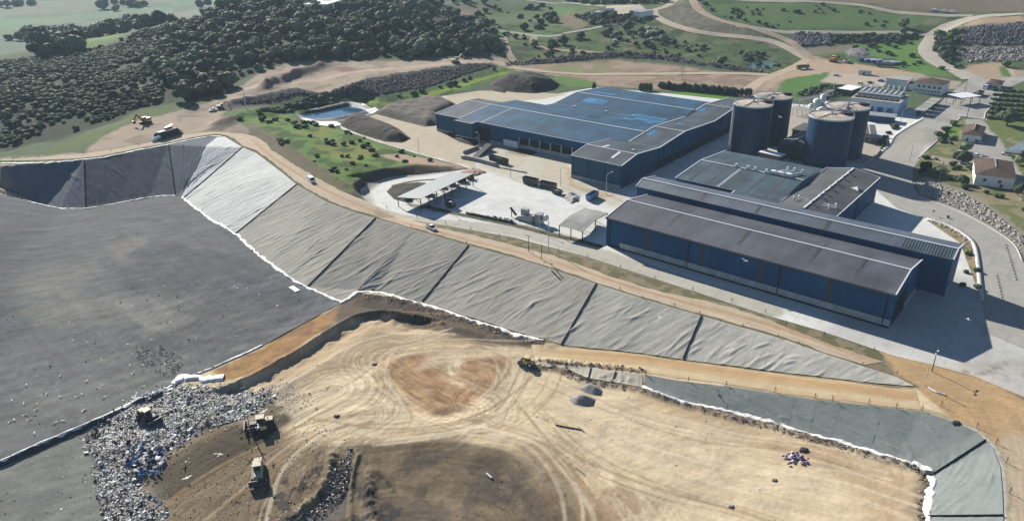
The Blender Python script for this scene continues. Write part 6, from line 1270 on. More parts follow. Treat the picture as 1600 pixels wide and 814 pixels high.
litter('waste', poly_sample(trashP, 900, Rg), .2, .55, [(245,245,245),(190,192,198),(70,72,82),(150,130,110),(90,140,190)], [5, 4, 4, 2, .5], 'larger sheets and bags in the rubbish', 'waste', 15, .5, flat=.4)
litter('waste', poly_sample(PW([(115,690),(140,660),(200,618),(250,598),(450,596),(490,625),(440,660),(340,690),(290,730),(290,840),(150,850)]), 1700, Rg), .05, .24, [(240,240,240),(190,188,184),(90,88,90)], [4, 4, 3], 'scattered rubbish thinning out round the heap', 'waste', 16, .1)
bp2 = PW([(195,705),(235,690),(262,705),(250,742),(215,745),(200,725)]); litter('waste', poly_sample(bp2, 130, Rg), .25, .8, [(90,150,205),(240,240,242),(70,80,100)], [2.5, 5, 3], 'blue and white plastic sheets in the rubbish', 'waste', 6, .6)
e1 = PW([(345,600),(440,600),(520,610),(470,650),(400,690),(300,760),(280,830),(520,830),(560,700),(470,640)])
litter('litter', poly_sample(e1, 1100, Rg), .05, .2, [(235,232,225),(180,175,165),(60,58,60),(120,100,80)], [5, 3, 3, 2], 'light litter on the dark earth', 'litter', 7, .1)
e2 = PW([(528,722),(545,705),(552,730),(540,770),(520,800),(450,840),(440,820),(500,790)]); litter('waste', poly_sample(e2, 750, Rg), .06, .28, [(235,230,224),(160,156,152),(70,68,74),(80,100,165),(175,150,130)], [5, 4, 3, .5, 2], 'rubbish band sticking out of the covered slope', 'waste', 8, .3)
fl = PW([(420,600),(560,500),(700,540),(850,590),(1000,620),(1200,675),(1420,735),(1440,850),(500,850)]); litter('litter', poly_sample(fl, 900, Rg), .04, .16, [(240,238,230),(150,136,118),(80,72,64),(175,135,105)], [3, 4, 2, 3], 'small litter and stones on the bare fill', 'litter', 9, .05)
fz = PW([(0,480),(200,440),(420,430),(510,480),(300,580),(0,700)]); litter('litter', poly_sample(fz, 520, Rg), .06, .34, [(245,245,242),(200,200,198),(40,40,42)], [5, 3, 3], 'white litter on the grey cover sheet', 'litter', 10, .15)
fz2 = PW([(0,740),(130,680),(150,830),(0,850)]); litter('litter', poly_sample(fz2, 160, Rg), .06, .26, [(245,245,242),(200,200,198),(40,40,42)], [5, 3, 3], 'white litter on the olive cover sheet', 'litter', 11, .12)
rim1 = PW([(560,458),(640,468),(730,496),(860,540),(860,546),(740,512),(640,482),(560,468)]); litter('debris', poly_sample(rim1, 500, Rg), .06, .26, [(200,192,180),(100,88,76),(70,60,52)], [2, 4, 4], 'clods and scraps along the rim of the fill', 'debris', 12, .2)
rb_ = smooth_line(PW([(880,578),(917,594),(1007,609),(1117,643),(1200,663),(1267,683),(1333,701),(1427,726),(1448,745),(1445,790),(1440,850)])); d_ = np.gradient(rb_, axis=0); nn_ = np.stack([-d_[:, 1], d_[:, 0]], 1); nn_ /= np.linalg.norm(nn_, axis=1)[:, None]
ip_ = Rg.integers(0, len(rb_), 900); pts_ = rb_[ip_] + nn_[ip_] * Rg.uniform(-1.3, .4, 900)[:, None] + Rg.normal(size=(900, 2)) * .4; litter('debris', pts_, .06, .24, [(215,208,198),(100,88,76),(64,58,52),(190,160,120)], [3, 4, 4, 2], 'clods and white scraps along the foot of the lower liner', 'debris', 13, .25)
ru_ = smooth_line(PW([(845,563),(923,569),(1000,578)])); ip_ = Rg.integers(0, len(ru_), 260); litter('debris', ru_[ip_] + Rg.normal(size=(260, 2)) * .5, .08, .28, [(170,140,112),(110,90,74),(150,110,80)], [3, 4, 2], 'broken clods along the ramp edge above the pleated strip', 'debris', 14, .3)
def rocks(name, P, n, smin, smax, mat, label, seed, w=None, pts=None):
    R = np.random.default_rng(seed); P = poly_sample(P, n, R, w) if pts is None else pts; n = len(P); z = Hq(P[:, 0], P[:, 1]); iv, jf = ICO1; k = len(iv); s = R.uniform(smin, smax, n) * R.uniform(.6, 1.3, n)
    sc = R.uniform(.6, 1.2, (n, 1, 3)); nz = 1 + R.uniform(-.25, .25, (n, k, 1)); V = iv[None] * nz * sc * s[:, None, None]; a = R.uniform(0, 6.28, n); c, q = np.cos(a)[:, None], np.sin(a)[:, None]; x = V[..., 0] * c - V[..., 1] * q; y = V[..., 0] * q + V[..., 1] * c
    V = np.stack([x + P[:, 0:1], y + P[:, 1:2], V[..., 2] + z[:, None] + (s * .3)[:, None]], 2).reshape(-1, 3); F = (jf[None] + (np.arange(n) * k)[:, None, None]).reshape(-1, 3)
    o = mesh_obj(name, V, F, mat); tag(o, label, 'rocks', None, 'stuff'); return o
M_rockr = simple('riprap_stone', (.33, .31, .275), .9, noise=.4, nscale=.7); M_rockp = simple('pale_rock', (.42, .40, .36), .9, noise=.3, nscale=.7); M_rockb = simple('brown_dark_rock', (.13, .115, .10), .9, noise=.4, nscale=.6); M_rockm = simple('brown_grey_rock', (.25, .23, .22), .9, noise=.4, nscale=.6); M_rockd = simple('dark_rock', (.12, .117, .125), .9, noise=.4, nscale=.6)
rocks('riprap', PW([(1430,290),(1442,280),(1470,290),(1510,306),(1540,324),(1575,352),(1602,372),(1600,400),(1584,378),(1551,353),(1501,327),(1440,303)]), 2600, .22, .62, M_rockr, 'pale stone riprap between the road and the garden', 31)
rocks('riprap', PW([(1447,344),(1460,343),(1482,350),(1503,361),(1522,379),(1528,406),(1534,468),(1530,468),(1520,405),(1512,385),(1496,366),(1470,354)]), 420, .18, .42, M_rockr, 'pale stones along the inner kerb of the bend', 32)
rocks('rock_bank', PW([(372,159),(470,143),(544,137),(574,127),(634,117),(701,107),(767,101),(778,105),(717,120),(667,137),(600,147),(500,147),(400,163)]), 2600, .25, .95, M_rockb, 'dark broken rocks on the bank behind the pond', 33)
rocks('rock_bank', PW([(790,104),(850,100),(900,94.5),(960,89),(1030,92),(1080,100),(1150,110),(1190,114),(1190,110),(1150,105),(1080,95),(1030,86),(960,82),(900,87),(850,93),(790,98)]), 1000, .3, 1.0, M_rockb, 'line of dark rocks behind the bare earth platform', 34)
rocks('quarry_rocks', PW([(1492,78),(1520,76),(1600,74),(1640,74),(1640,96),(1560,96),(1510,98)]), 1000, .3, 1.2, M_rockm, 'broken rocks on the quarry floor at the upper right', 35, lambda x, y: .2 + .8 * (fbm(x, y, 10, 3, 3) > .5))
rocks('quarry_face', PW([(1500,45),(1560,41),(1640,40),(1640,70),(1560,71),(1502,69)]), 1700, .3, 1.1, M_rockd, 'dark rock face of the quarry at the upper right', 36)
rocks('quarry_face', PW([(1238,53),(1296,54),(1300,70),(1250,72)]), 420, .5, 1.8, M_rockd, 'grey rock face below the upper track', 37)
rocks('boulders', PW([(950,60),(990,58),(1020,70),(1030,45),(1010,40),(1000,60),(960,68)]), 60, .6, 1.6, M_rockp, 'pale boulders on the middle slope', 38)

# ------------------------------------------------------------------ vehicles and machines
def paint(name, c, rough=.35): return simple(name, c, rough, spec=.5, noise=.04)
P_white = paint('white_paint', (.75, .75, .74)); P_grey = paint('grey_paint', (.30, .31, .32)); P_dark = paint('dark_paint', (.03, .035, .045)); P_blue = paint('blue_paint', (.03, .12, .36)); P_yel = simple('dusty_yellow_paint', (.55, .42, .20), .6, noise=.2); P_or = simple('orange_paint', (.55, .17, .05), .5, noise=.15); P_rust = simple('rusty_steel', (.16, .10, .075), .8, noise=.3); P_silver = paint('silver_paint', (.5, .51, .52)); P_red = paint('red_paint', (.4, .04, .03))
M_tyre = simple('tyre_rubber', (.018, .018, .018), .85, noise=0); M_mach = simple('dirty_machine_steel', (.035, .034, .034), .6, noise=.3)
def ang_px(p, q): a, b = G(*p), G(*q); return math.atan2(b[1] - a[1], b[0] - a[0])
def wheel(e, x, y, r, w, rim=True, z=None):
    z = r if z is None else z; o = MB().cyl((x, y - w/2, z), (x, y + w/2, z), r, n=14).build('wheel', M_tyre, e)
    if rim: MB().cyl((x, y - w/2 - .02, z), (x, y + w/2 + .02, z), r * .55, n=10).build('rim', P_silver, o)
def place(name, px, head, label, cat, group=None): p = G(*px); return empty(name, tuple(p), ang_px(px, head) if not np.isscalar(head) else head, label, cat, group)
def car(px, head, mat, label, kind='car', group='parked cars'):
    e = place('car' if kind == 'car' else kind, px, head, label, kind if kind != 'car' else 'car', None); L = 4.4; Wd = .88
    if kind == 'van':
        L = 5.2; MB().extr([(-2.6, .35), (-2.6, 2.1), (1.2, 2.15), (1.9, 1.25), (2.6, 1.05), (2.6, .35)], -.95, .95).tf(rz=-math.pi/2).build('body', mat, e, bevel=0) ; MB().extr([(1.22, 1.28), (1.22, 2.08), (1.3, 2.05), (1.93, 1.28)], -.9, .9).tf(rz=-math.pi/2).tf((.04, 0, .03)).build('windscreen', M_glass, e)
    elif kind == 'pickup':
        L = 5.1; MB().extr([(-2.5, .4), (-2.5, 1.05), (-.6, 1.05), (2.4, 1.0), (2.5, .4)], -.9, .9).tf(rz=-math.pi/2).build('body', mat, e); MB().extr([(-.6, 1.05), (-.4, 1.7), (.7, 1.7), (1.3, 1.05)], -.8, .8).tf(rz=-math.pi/2).build('cabin', M_glass, e); MB().box(-.4, .7, -.78, .78, 1.68, 1.76).build('cabin_roof', mat, e); MB().box(-2.4, -.7, -.75, .75, 1.0, 1.07).build('load_bed', P_dark, e)
    else:
        MB().extr([(-2.15, .3), (-2.2, .85), (-1.5, .98), (1.2, .95), (2.1, .75), (2.2, .3)], -Wd, Wd).tf(rz=-math.pi/2).build('body', mat, e); MB().extr([(-1.75, .96), (-1.2, 1.4), (.4, 1.4), (1.15, .94)], -.76, .76).tf(rz=-math.pi/2).build('windows', M_glass, e); MB().box(-1.2, .42, -.72, .72, 1.38, 1.45).build('cabin_roof', mat, e)
    # bodies were drawn along y; turned onto x
    for x in (-L * .3, L * .3):
        for y in (-.8, .8): wheel(e, x, y, .33, .22, False)
    return e
for mb_fix in (): pass
def truck(px, head, cabm, boxm, label, kind='tipper', L=7.):
    e = place('truck', px, head, label, 'truck'); MB().box(-L/2, L/2, -.5, .5, .7, 1.0).build('chassis', P_dark, e)
    c = MB().extr([(L/2 - 2., .8), (L/2 - 2., 2.9), (L/2 - .4, 2.9), (L/2, 2.0), (L/2, .8)], -1.2, 1.2).tf(rz=-math.pi/2).build('cab', cabm, e); MB().box(L/2 - .34, L/2 + .0, -1.1, 1.1, 1.9, 2.6).build('windscreen', M_glass, c)
    if kind == 'tipper': MB().add([(-L/2,-1.2,1.1),(L/2-2.2,-1.2,1.1),(L/2-2.2,1.2,1.1),(-L/2,1.2,1.1),(-L/2-.2,-1.35,2.5),(L/2-2.2,-1.35,2.7),(L/2-2.2,1.35,2.7),(-L/2-.2,1.35,2.5),(-L/2,-1.2,2.5),(L/2-2.4,-1.2,2.6),(L/2-2.4,1.2,2.6),(-L/2,1.2,2.5),(-L/2+.1,-1.1,1.3),(L/2-2.4,-1.1,1.3),(L/2-2.4,1.1,1.3),(-L/2+.1,1.1,1.3)], [(0,3,2,1),(0,1,5,4),(1,2,6,5),(2,3,7,6),(3,0,4,7),(4,5,9,8),(5,6,10,9),(6,7,11,10),(7,4,8,11),(8,9,13,12),(9,10,14,13),(10,11,15,14),(11,8,12,15),(12,13,14,15)]).build('tipper_body', boxm, e)
    elif kind == 'box': MB().box(-L/2, L/2 - 2.2, -1.25, 1.25, 1.05, 3.4).build('cargo_box', boxm, e)
    elif kind == 'tank': MB().cyl((-L/2, 0, 2.1), (L/2 - 2.3, 0, 2.1), 1.15, n=20).build('tank_body', boxm, e, smooth=True)
    for x in (-L*.38, -L*.2, L*.33):
        for y in (-1.05, 1.05): wheel(e, x, y, .5, .35)
    return e
car((487,284), (500,296), P_white, 'white van driving on the dirt perimeter road above the pale liner', 'van')
car((674,358), (690,366), P_white, 'small white pickup on the dirt road, second vehicle from the white van', 'pickup')
truck((707,206), (722,209), P_white, P_grey, 'grey tipper truck with white cab beside the flat topped compost heap')
truck((1543,139), (1535,141), P_white, P_blue, 'blue bodied truck with white cab beside the gatehouse', 'box', 8)
truck((1528,150), (1515,155), P_grey, P_rust, 'brown grey tipper truck standing on the weighbridge road', 'tipper', 10)
truck((1254,108), (1268,107), P_rust, P_rust, 'rust brown dump truck on the dirt track beyond the tanks', 'tipper', 9)
for (p, q, m, l) in [((1527,223),(1520,220),P_silver,'silver car with open tailgate parked in front of the smaller garden house'),((1543,216),(1540,222),P_grey,'grey car parked in the shadow right of the smaller garden house'),((1525,245),(1535,247),P_white,'white car parked between the two garden houses'),((1506,256),(1498,256),P_silver,'silver car half under the round tree left of the garden houses'),
    ((1466,131),(1474,133),P_dark,'black car parked at the right end of the two storey office'),((1462,134),(1470,137),P_dark,'dark car second in line beside the two storey office'),((1307,119),(1317,120),P_white,'white car alone on the earth car park'),((1352,137),(1360,139),P_silver,'silver car left of the plain office block'),((1360,131),(1370,132),P_dark,'dark car behind the plain office block'),((1368,136),(1375,138),P_white,'white car nearest the plain office block'),((1345,132),(1352,133),P_white,'white car at the left end of the office parking row'),((1377,128),(1385,129),P_blue,'blue car parked behind the plain office block')]: car(p, q, m, l)
a, ang, L, Wc = CARPORT; c_, s_ = math.cos(ang), math.sin(ang)
for i, m in enumerate([P_white, P_dark, P_white, P_silver, P_white]):
    y = Wc * (.12 + .18 * i); X = a[0] + c_ * 0.2 - s_ * y; Y = a[1] + s_ * .2 + c_ * y; e = car((1560,220), 0., m, ['nearest', 'second', 'third', 'fourth', 'farthest'][i] + ' car under the carport, its nose sticking out', 'car'); e.location = (X, Y, float(Hq(X, Y))); e.rotation_euler = (0, 0, ang + math.pi)
# landfill compactors and dozer
def compactor(px, head, cabm, label, tracks=False, antenna=False, name='landfill_compactor', sc=1.):
    e = place(name, px, head, label, 'compactor' if not tracks else 'bulldozer'); e.scale = (sc, sc, sc); bm_ = cabm if tracks else M_mach
    MB().add([(-3.4,-1.1,1.1),(3.0,-1.1,1.1),(3.0,1.1,1.1),(-3.4,1.1,1.1),(-3.3,-1.0,2.5),(2.9,-.8,2.1),(2.9,.8,2.1),(-3.3,1.0,2.5)], [(0,3,2,1),(4,5,6,7),(0,1,5,4),(1,2,6,5),(2,3,7,6),(3,0,4,7)]).build('body', bm_, e, bevel=.08)
    c = MB().box(-.9, .9, -.85, .85, 2.1, 3.5).build('cab', M_glass, e); MB().box(-1.1, 1.1, -1.0, 1.0, 3.5, 3.68).build('cab_roof', cabm, c)
    for sx in (-.88, .88):
        for sy in (-.83, .83): MB().box(sx-.07, sx+.07, sy-.07, sy+.07, 2.1, 3.5).build('cab_pillar', cabm, c)
    MB().cyl((-2, .5, 2.4), (-2, .5, 3.6), .12, n=8).build('exhaust', M_darksteel, e); MB().box(-3.2, -1.3, -.9, .9, 2.45, 2.75).build('engine_cover', cabm, e)
    if tracks:
        for sy in (-1.35, 1.35):
            o = MB().extr([(-2.6,.35),(-2.3,0.02),(2.2,0.02),(2.6,.4),(2.3,1.15),(-2.3,1.15)], sy - .3, sy + .3).tf(rz=-math.pi/2).build('track', M_mach, e)
    else:
        for sx in (-2.3, 2.0):
            for sy in (-1.35, 1.35):
                o = MB().cyl((sx, sy - .55, .85), (sx, sy + .55, .85), .8, n=18); 
                for k in range(12):
                    a_ = k * math.pi / 6
                    for dy in (-.35, .35): o.box(-.1, .1, -.1, .1, .78, .98); V = o.V[-8:]; o.V[-8:] = [(sx + x * math.cos(a_) + z * math.sin(a_), sy + dy + y, .85 - x * math.sin(a_) + z * math.cos(a_)) for x, y, z in V]
                o.build('drum_wheel', M_mach, e)
    MB().add([(3.9,-2.1,.1),(4.2,-2.1,.1),(4.2,2.1,.1),(3.9,2.1,.1),(3.7,-2.1,1.0),(4.0,-2.1,1.0),(4.0,2.1,1.0),(3.7,2.1,1.0),(4.1,-2.1,1.9),(4.3,-2.1,1.9),(4.3,2.1,1.9),(4.1,2.1,1.9)], [(0,3,2,1),(0,1,5,4),(1,2,6,5),(2,3,7,6),(3,0,4,7),(4,5,9,8),(5,6,10,9),(6,7,11,10),(7,4,8,11),(8,9,10,11)]).build('blade', M_darksteel, e)
    for sy in (-.8, .8): MB().beam((2.6, sy, .9), (3.9, sy, .8), .25).build('push_arm', M_mach, e)
    if antenna: MB().cyl((.2, .9, 3.6), (.2, .9, 4.5), .06, n=6).box(-.1, .5, .7, 1.1, 4.4, 4.6).build('beacon', P_yel, e)
    return e
pass
P_cream = simple('dusty_cream_paint', (.40, .34, .24), .6, noise=.15)
compactor((232,656), (243,663), P_cream, 'dark landfill compactor working on the rubbish near the white hem', sc=.9)
compactor((409,668), (390,672), P_cream, 'dark landfill compactor parked where the rubbish meets the bare fill', sc=.92)
compactor((405,742), (404,765), P_cream, 'bulldozer with raised dark blade facing the camera on the dark earth', tracks=True, antenna=True, name='bulldozer', sc=.95)
# thin mast beside the second compactor
tag(MB().cyl((0,0,-.2), (0,0,6), .14, n=8).tf(tuple(G(392,676))).build('marker_pole', P_cream), 'leaning pale pole in the rubbish beside the second compactor', 'pole').rotation_euler = (0, 0, 0)
# yellow roller by the short strip
e = place('road_roller', (822,570), (808,566), 'dusty yellow road roller at the top of the short pleated strip', 'roller'); MB().box(-2.2, .6, -.9, .9, .7, 1.8).build('body', P_yel, e, bevel=.1); MB().cyl((1.4, -1.05, .8), (1.4, 1.05, .8), .8, n=20).build('drum', M_darksteel, e); MB().beam((.5, .95, .9), (1.5, 1.15, .9), .2).beam((.5, -.95, .9), (1.5, -1.15, .9), .2).build('yoke', P_yel, e)
for y in (-.8, .8): wheel(e, -1.5, y, .8, .5)
c = MB().box(-.9, .3, -.7, .7, 1.8, 2.7).build('cab', M_glass, e); MB().box(-1.1, .5, -.85, .85, 2.7, 2.85).build('cab_roof', P_yel, c)
def excavator(px, head, mat, label, sc=1.):
    e = place('excavator', px, head, label, 'excavator'); e.scale = (sc,) * 3
    for sy in (-1.2, 1.2): MB().extr([(-2.2,.3),(-1.9,0.02),(1.9,0.02),(2.2,.3),(1.9,.9),(-1.9,.9)], sy - .3, sy + .3).tf(rz=-math.pi/2).build('track', M_mach, e)
    MB().box(-2.4, 1.4, -1.3, 1.3, 1.1, 2.3).build('body', mat, e, bevel=.1); c = MB().box(.2, 1.6, .2, 1.2, 1.3, 3.0).build('cab', M_glass, e); MB().box(.1, 1.7, .1, 1.3, 3.0, 3.12).build('cab_roof', P_white, c)
    MB().beam((1.2, -.3, 1.8), (3.6, -.3, 4.6), .5, .6).beam((3.6, -.3, 4.6), (5.6, -.3, 2.4), .4, .45).build('boom', mat, e); MB().add([(5.3,-.9,2.4),(6,-.9,2.3),(6,.3,2.3),(5.3,.3,2.4),(5.2,-.9,1.4),(5.9,-.9,1.2),(5.9,.3,1.2),(5.2,.3,1.4)], [(0,1,2,3),(7,6,5,4),(0,4,5,1),(2,6,7,3),(0,3,7,4)]).build('bucket', M_darksteel, e); return e
excavator((228,193), (212,198), P_or, 'orange excavator with white cab roof on the dirt track at the foot of the wood', 1.25)
excavator((1302,97), (1312,93), P_or, 'orange excavator among machines beyond the car park', 1.3)
excavator((712,99), (728,98), P_yel, 'yellow excavator on top of the rock bank behind the pond', 1.3)
excavator((345,170), (360,168), P_cream, 'cream excavator on the earthworks left of the rock bank', .9)
car((333,174), (345,171), P_white, 'white pickup on the earthworks beside the cream excavator', 'pickup')
tag(place('loader', (1322,99), (1335,99), 'x', 'x'), 'pale loader machine right of the orange excavator beyond the car park', 'loader'); e = bpy.context.scene.objects[-1] if False else [o for o in scene.objects if o.get('category') == 'loader'][0]
MB().box(-2, 2, -1, 1, .8, 2).build('body', P_silver, e); MB().box(-1, .4, -.8, .8, 2, 3.2).build('cab', M_glass, e); MB().box(2.6, 3.4, -1.3, 1.3, .2, 1.2).beam((1.5, 0, 1.4), (2.8, 0, .8), .4).build('bucket', M_darksteel, e)
for x in (-1.3, 1.3):
    for y in (-1, 1): wheel(e, x, y, .7, .5)
# tarped plant at the top of the cell
e = place('screening_plant', (262,214), (292,205), 'dark tarped screening plant with white sheets parked above the back liner', 'machine')
R_ = np.random.default_rng(2)
MB().add([(-7,-2.2,0),(7.5,-2.2,0),(7.5,2.4,0),(-7,2.4,0),(-5.5,-1.5,3),(5.5,-1.5,3.6),(5.5,1.8,3.6),(-5.5,1.8,3.2)], [(0,3,2,1),(4,5,6,7),(0,1,5,4),(1,2,6,5),(2,3,7,6),(3,0,4,7)]).build('tarpaulin', simple('dark_tarpaulin', (.012, .016, .025), .7, noise=.3, nscale=.8, bump=.8), e)
MB().box(-5, -1, -1.2, 1, 3.2, 3.7).build('white_hopper', M_white, e); MB().box(.5, 5, 1.6, 2.6, 3.6, 4.2).build('conveyor', M_darksteel, e); MB().beam((.5, 1.2, 4.4), (5.6, 2.2, 5), .8, .15).build('conveyor_belt', P_silver, e); MB().beam((5.4, .4, 3.6), (9.4, .6, .4), 1.6, .2).build('chute', M_white, e)
MB().sphere((-7.6, -.8, 1), 1.2, 2, (1.3,.8,.9)).sphere((-9.2, -1, .7), 1., 2, (.8,.9,.8)).sphere((-6, -1.6, 1.6), .9, 2).build('white_bags', M_white, e)

# ------------------------------------------------------------------ containers and skips
def skip(px, head, L, Wd, h, mat, label, name='skip', slant=.6, fillm=None, legs=True, cat='skip'):
    e = place(name, px, head, label, cat); x0, x1 = -L/2, L/2; s = slant
    V = [(x0+s,-Wd/2,.25),(x1-s*.3,-Wd/2,.25),(x1-s*.3,Wd/2,.25),(x0+s,Wd/2,.25),(x0,-Wd/2,h),(x1,-Wd/2,h),(x1,Wd/2,h),(x0,Wd/2,h),(x0+.15,-Wd/2+.12,h),(x1-.15,-Wd/2+.12,h),(x1-.15,Wd/2-.12,h),(x0+.15,Wd/2-.12,h),(x0+s+.1,-Wd/2+.12,.4),(x1-s*.3-.1,-Wd/2+.12,.4),(x1-s*.3-.1,Wd/2-.12,.4),(x0+s+.1,Wd/2-.12,.4)]
    F = [(0,3,2,1),(0,1,5,4),(1,2,6,5),(2,3,7,6),(3,0,4,7),(4,5,9,8),(5,6,10,9),(6,7,11,10),(7,4,8,11),(8,9,13,12),(9,10,14,13),(10,11,15,14),(11,8,12,15),(12,13,14,15)]
    o = MB().add(V, F).build('shell', mat, e); m = MB()
    for x in np.linspace(x0 + .8, x1 - .5, int(L / 1.0)): m.box(x - .06, x + .06, -Wd/2 - .1, -Wd/2 - .005, .6, h - .05).box(x - .06, x + .06, Wd/2 + .005, Wd/2 + .1, .6, h - .05)
    m.build('ribs', mat, e)
    if fillm: MB().sphere((0, 0, h * .55), 1, 2, (L * .42, Wd * .42, h * .35)).build('load', fillm, e)
    for x in (x0 + 1.2, x1 - 1):
        for y in (-Wd/2 + .3, Wd/2 - .3): MB().cyl((x, y - .12, .18), (x, y + .12, .18), .18, n=10).build('roller', M_darksteel, e)
    return e
skip((829,288), (842,291), 7.2, 2.5, 2.9, P_dark, 'left one of two long black open containers end to end in the yard', 'container', cat='container')
skip((856,294), (870,297), 7.6, 2.5, 2.6, P_dark, 'right one of two long black open containers end to end in the yard', 'container', cat='container')
skip((870,303), (880,306), 4.2, 2.3, 1.9, P_dark, 'short dark skip at the end of the two black containers', fillm=M_conc)
skip((925,311), (938,303), 6.8, 2.5, 2.6, paint('sky_blue_paint', (.05, .17, .36)), 'blue open skip standing alone beside the scrap heap')
skip((779,254), (800,260), 11, 2.5, 2.6, M_mach, 'long black trailer container behind the low concrete walls', 'trailer_container', fillm=M_compost, cat='container')
skip((704,324), (712,326), 3.6, 2.6, 2.8, P_dark, 'black skip with white bags on top beside the large shelter', fillm=M_white)
e = place('storage_tank', (885,238.5), (900,243), 'long white horizontal tank lying in front of the open bays', 'tank'); MB().cyl((-6.5, 0, 1.3), (6.5, 0, 1.3), 1.0, n=20).build('shell', M_white, e, smooth=True)
for x in np.linspace(-5.5, 5.5, 6): MB().box(x - .2, x + .2, -.9, .9, -.1, .6).build('cradle', M_conc, e); MB().cyl((x - .08, 0, 1.3), (x + .08, 0, 1.3), 1.05, n=20).build('band', M_darksteel, e)
# concrete bay walls
for px, h, w_, lb in [([(721,247),(750,253),(778,261)], 1.6, 1.6, 'thick concrete bay wall left of the black trailer container'), ([(724,241),(748,232)], 1.5, .5, 'concrete bay wall running towards the gate of the hall'), ([(778,262),(823,271)], .5, .5, 'low concrete kerb wall extending right from the bay wall'), ([(728,334),(760,341),(802,350)], .9, .3, 'low dark wall along the yard side of the paved road'), ([(1376,236),(1366,247),(1345,262)], 1., .3, 'low wall at the yard corner by the right tanks')]:
    tag(wall_line('bay_wall', px, w_, h, M_conc if 'dark' not in lb else M_darksteel, None, None), lb, 'wall')
o = MB().add([(-7,-1.6,.2),(7,-1.6,.2),(7,1.6,.2),(-7,1.6,.2),(-7,-1.6,.5),(7,-1.6,3),(7,1.6,3),(-7,1.6,.5)], [(0,3,2,1),(4,5,6,7),(0,1,5,4),(1,2,6,5),(2,3,7,6),(3,0,4,7)]).tf(tuple(G(754,240)), ang_px((748,244), (762,236))).build('loading_ramp', M_darksteel); tag(o, 'dark sloping ramp rising towards the gate of the hall', 'ramp')
# scrap machinery by the road
e = place('scrap_machine', (826,346), (838,349), 'rusty grey sorting machine with hoppers on the yard edge', 'machine'); MB().add([(-6,-1.2,0.2),(3,-1.4,0.2),(3,1.4,0.2),(-6,1.2,0.2),(-4,-1.2,1.6),(3.4,-1.4,3.4),(3.4,1.4,3.4),(-4,1.2,1.6)], [(0,3,2,1),(4,5,6,7),(0,1,5,4),(1,2,6,5),(2,3,7,6),(3,0,4,7)]).build('hopper', P_grey, e)
MB().box(-3.4, -.6, -.2, 1.6, 1.9, 4.4).build('feed_box', P_grey, e); MB().box(3.6, 6, -1.4, 1.4, .2, 4.2).build('engine_box', P_grey, e); MB().sphere((7.2, .6, 2.8), 1.3, 2).build('white_bag', M_white, e); MB().beam((-5.6, 0, 1.2), (-8.6, .4, 3.6), 1., .3).build('conveyor', P_rust, e); MB().beam((-8, .2, 0), (-8, .2, 3.2), .25).beam((3, -2, 0), (3.2, -1.4, 3), .3).build('leg', P_rust, e)
o = litter('scrap', poly_sample(PW([(758,338),(800,344),(806,350),(770,345)]), 130, Rg), .1, .6, [(120,95,80),(90,85,82),(190,185,175)], [3, 3, 1], 'tangled scrap metal along the low dark wall', 'scrap', 55, .6)
for (p, m, lb, s) in [((668,303),P_dark,'dark machine under the near end of the large shelter',1.2),((690,292),P_white,'white equipment under the middle of the large shelter',1.),((706,288),P_rust,'brown equipment under the large shelter beside the white one',1.1),((722,283),P_dark,'dark machine under the far end of the large shelter',1.2),((636,311),P_white,'white cabinet at the near left corner of the large shelter',.9),((736,280),P_rust,'small rusty machine outside the far end of the shelter',.9)]:
    e = place('yard_machine', p, .7, lb, 'machine'); e.scale = (s,) * 3; MB().box(-2, 1.2, -1, 1, .3, 1.8).build('body', m, e); MB().box(-.8, .6, -.7, .7, 1.8, 2.7).build('cab', M_mach, e); MB().beam((1, 0, 1), (3, .3, 1.8), .35).build('arm', P_rust, e)
    for x in (-1.2, .7):
        for y in (-1, 1): wheel(e, x, y, .45, .3, False)
# blue flatbeds and stored plant beyond the car park
for i in range(6):
    o = place('flatbed', (1350 + i * 9.5, 95.5 + i * 1.2), (1362 + i * 9.5, 94.5 + i * 1.2), ['first','second','third','fourth','fifth','sixth'][i] + ' blue hook lift container from the left in the row beyond the car park', 'container'); MB().box(-4.5, 4.5, -1.3, 1.3, .3, 1.9).build('shell', P_blue if i % 2 else paint('navy_paint%d' % i, (.02, .06, .18)), o); MB().box(-4.3, 4.3, -1.1, 1.1, 1.9, 2.0).build('cover', P_dark if i % 3 == 0 else P_silver, o)
e = place('lorry_trailer', (1382,105), (1400,106), 'dark low trailer in front of the blue containers beyond the car park', 'trailer'); MB().box(-6, 6, -1.2, 1.2, .9, 2.4).build('body', P_dark, e)
for x in (-4, -2.8, 4):
    for y in (-1, 1): wheel(e, x, y, .5, .35)
e = place('portable_cabin', (1351,117), (1365,118), 'pale portable cabin at the back of the car park', 'cabin'); MB().box(-4, 4, -1.6, 1.6, 0, 2.8).build('wall', P_silver, e); MB().box(-4.2, 4.2, -1.8, 1.8, 2.8, 3.0).build('roof', P_grey, e); MB().box(-1, 0, -1.66, -1.6, .1, 2.1).build('door', P_dark, e)
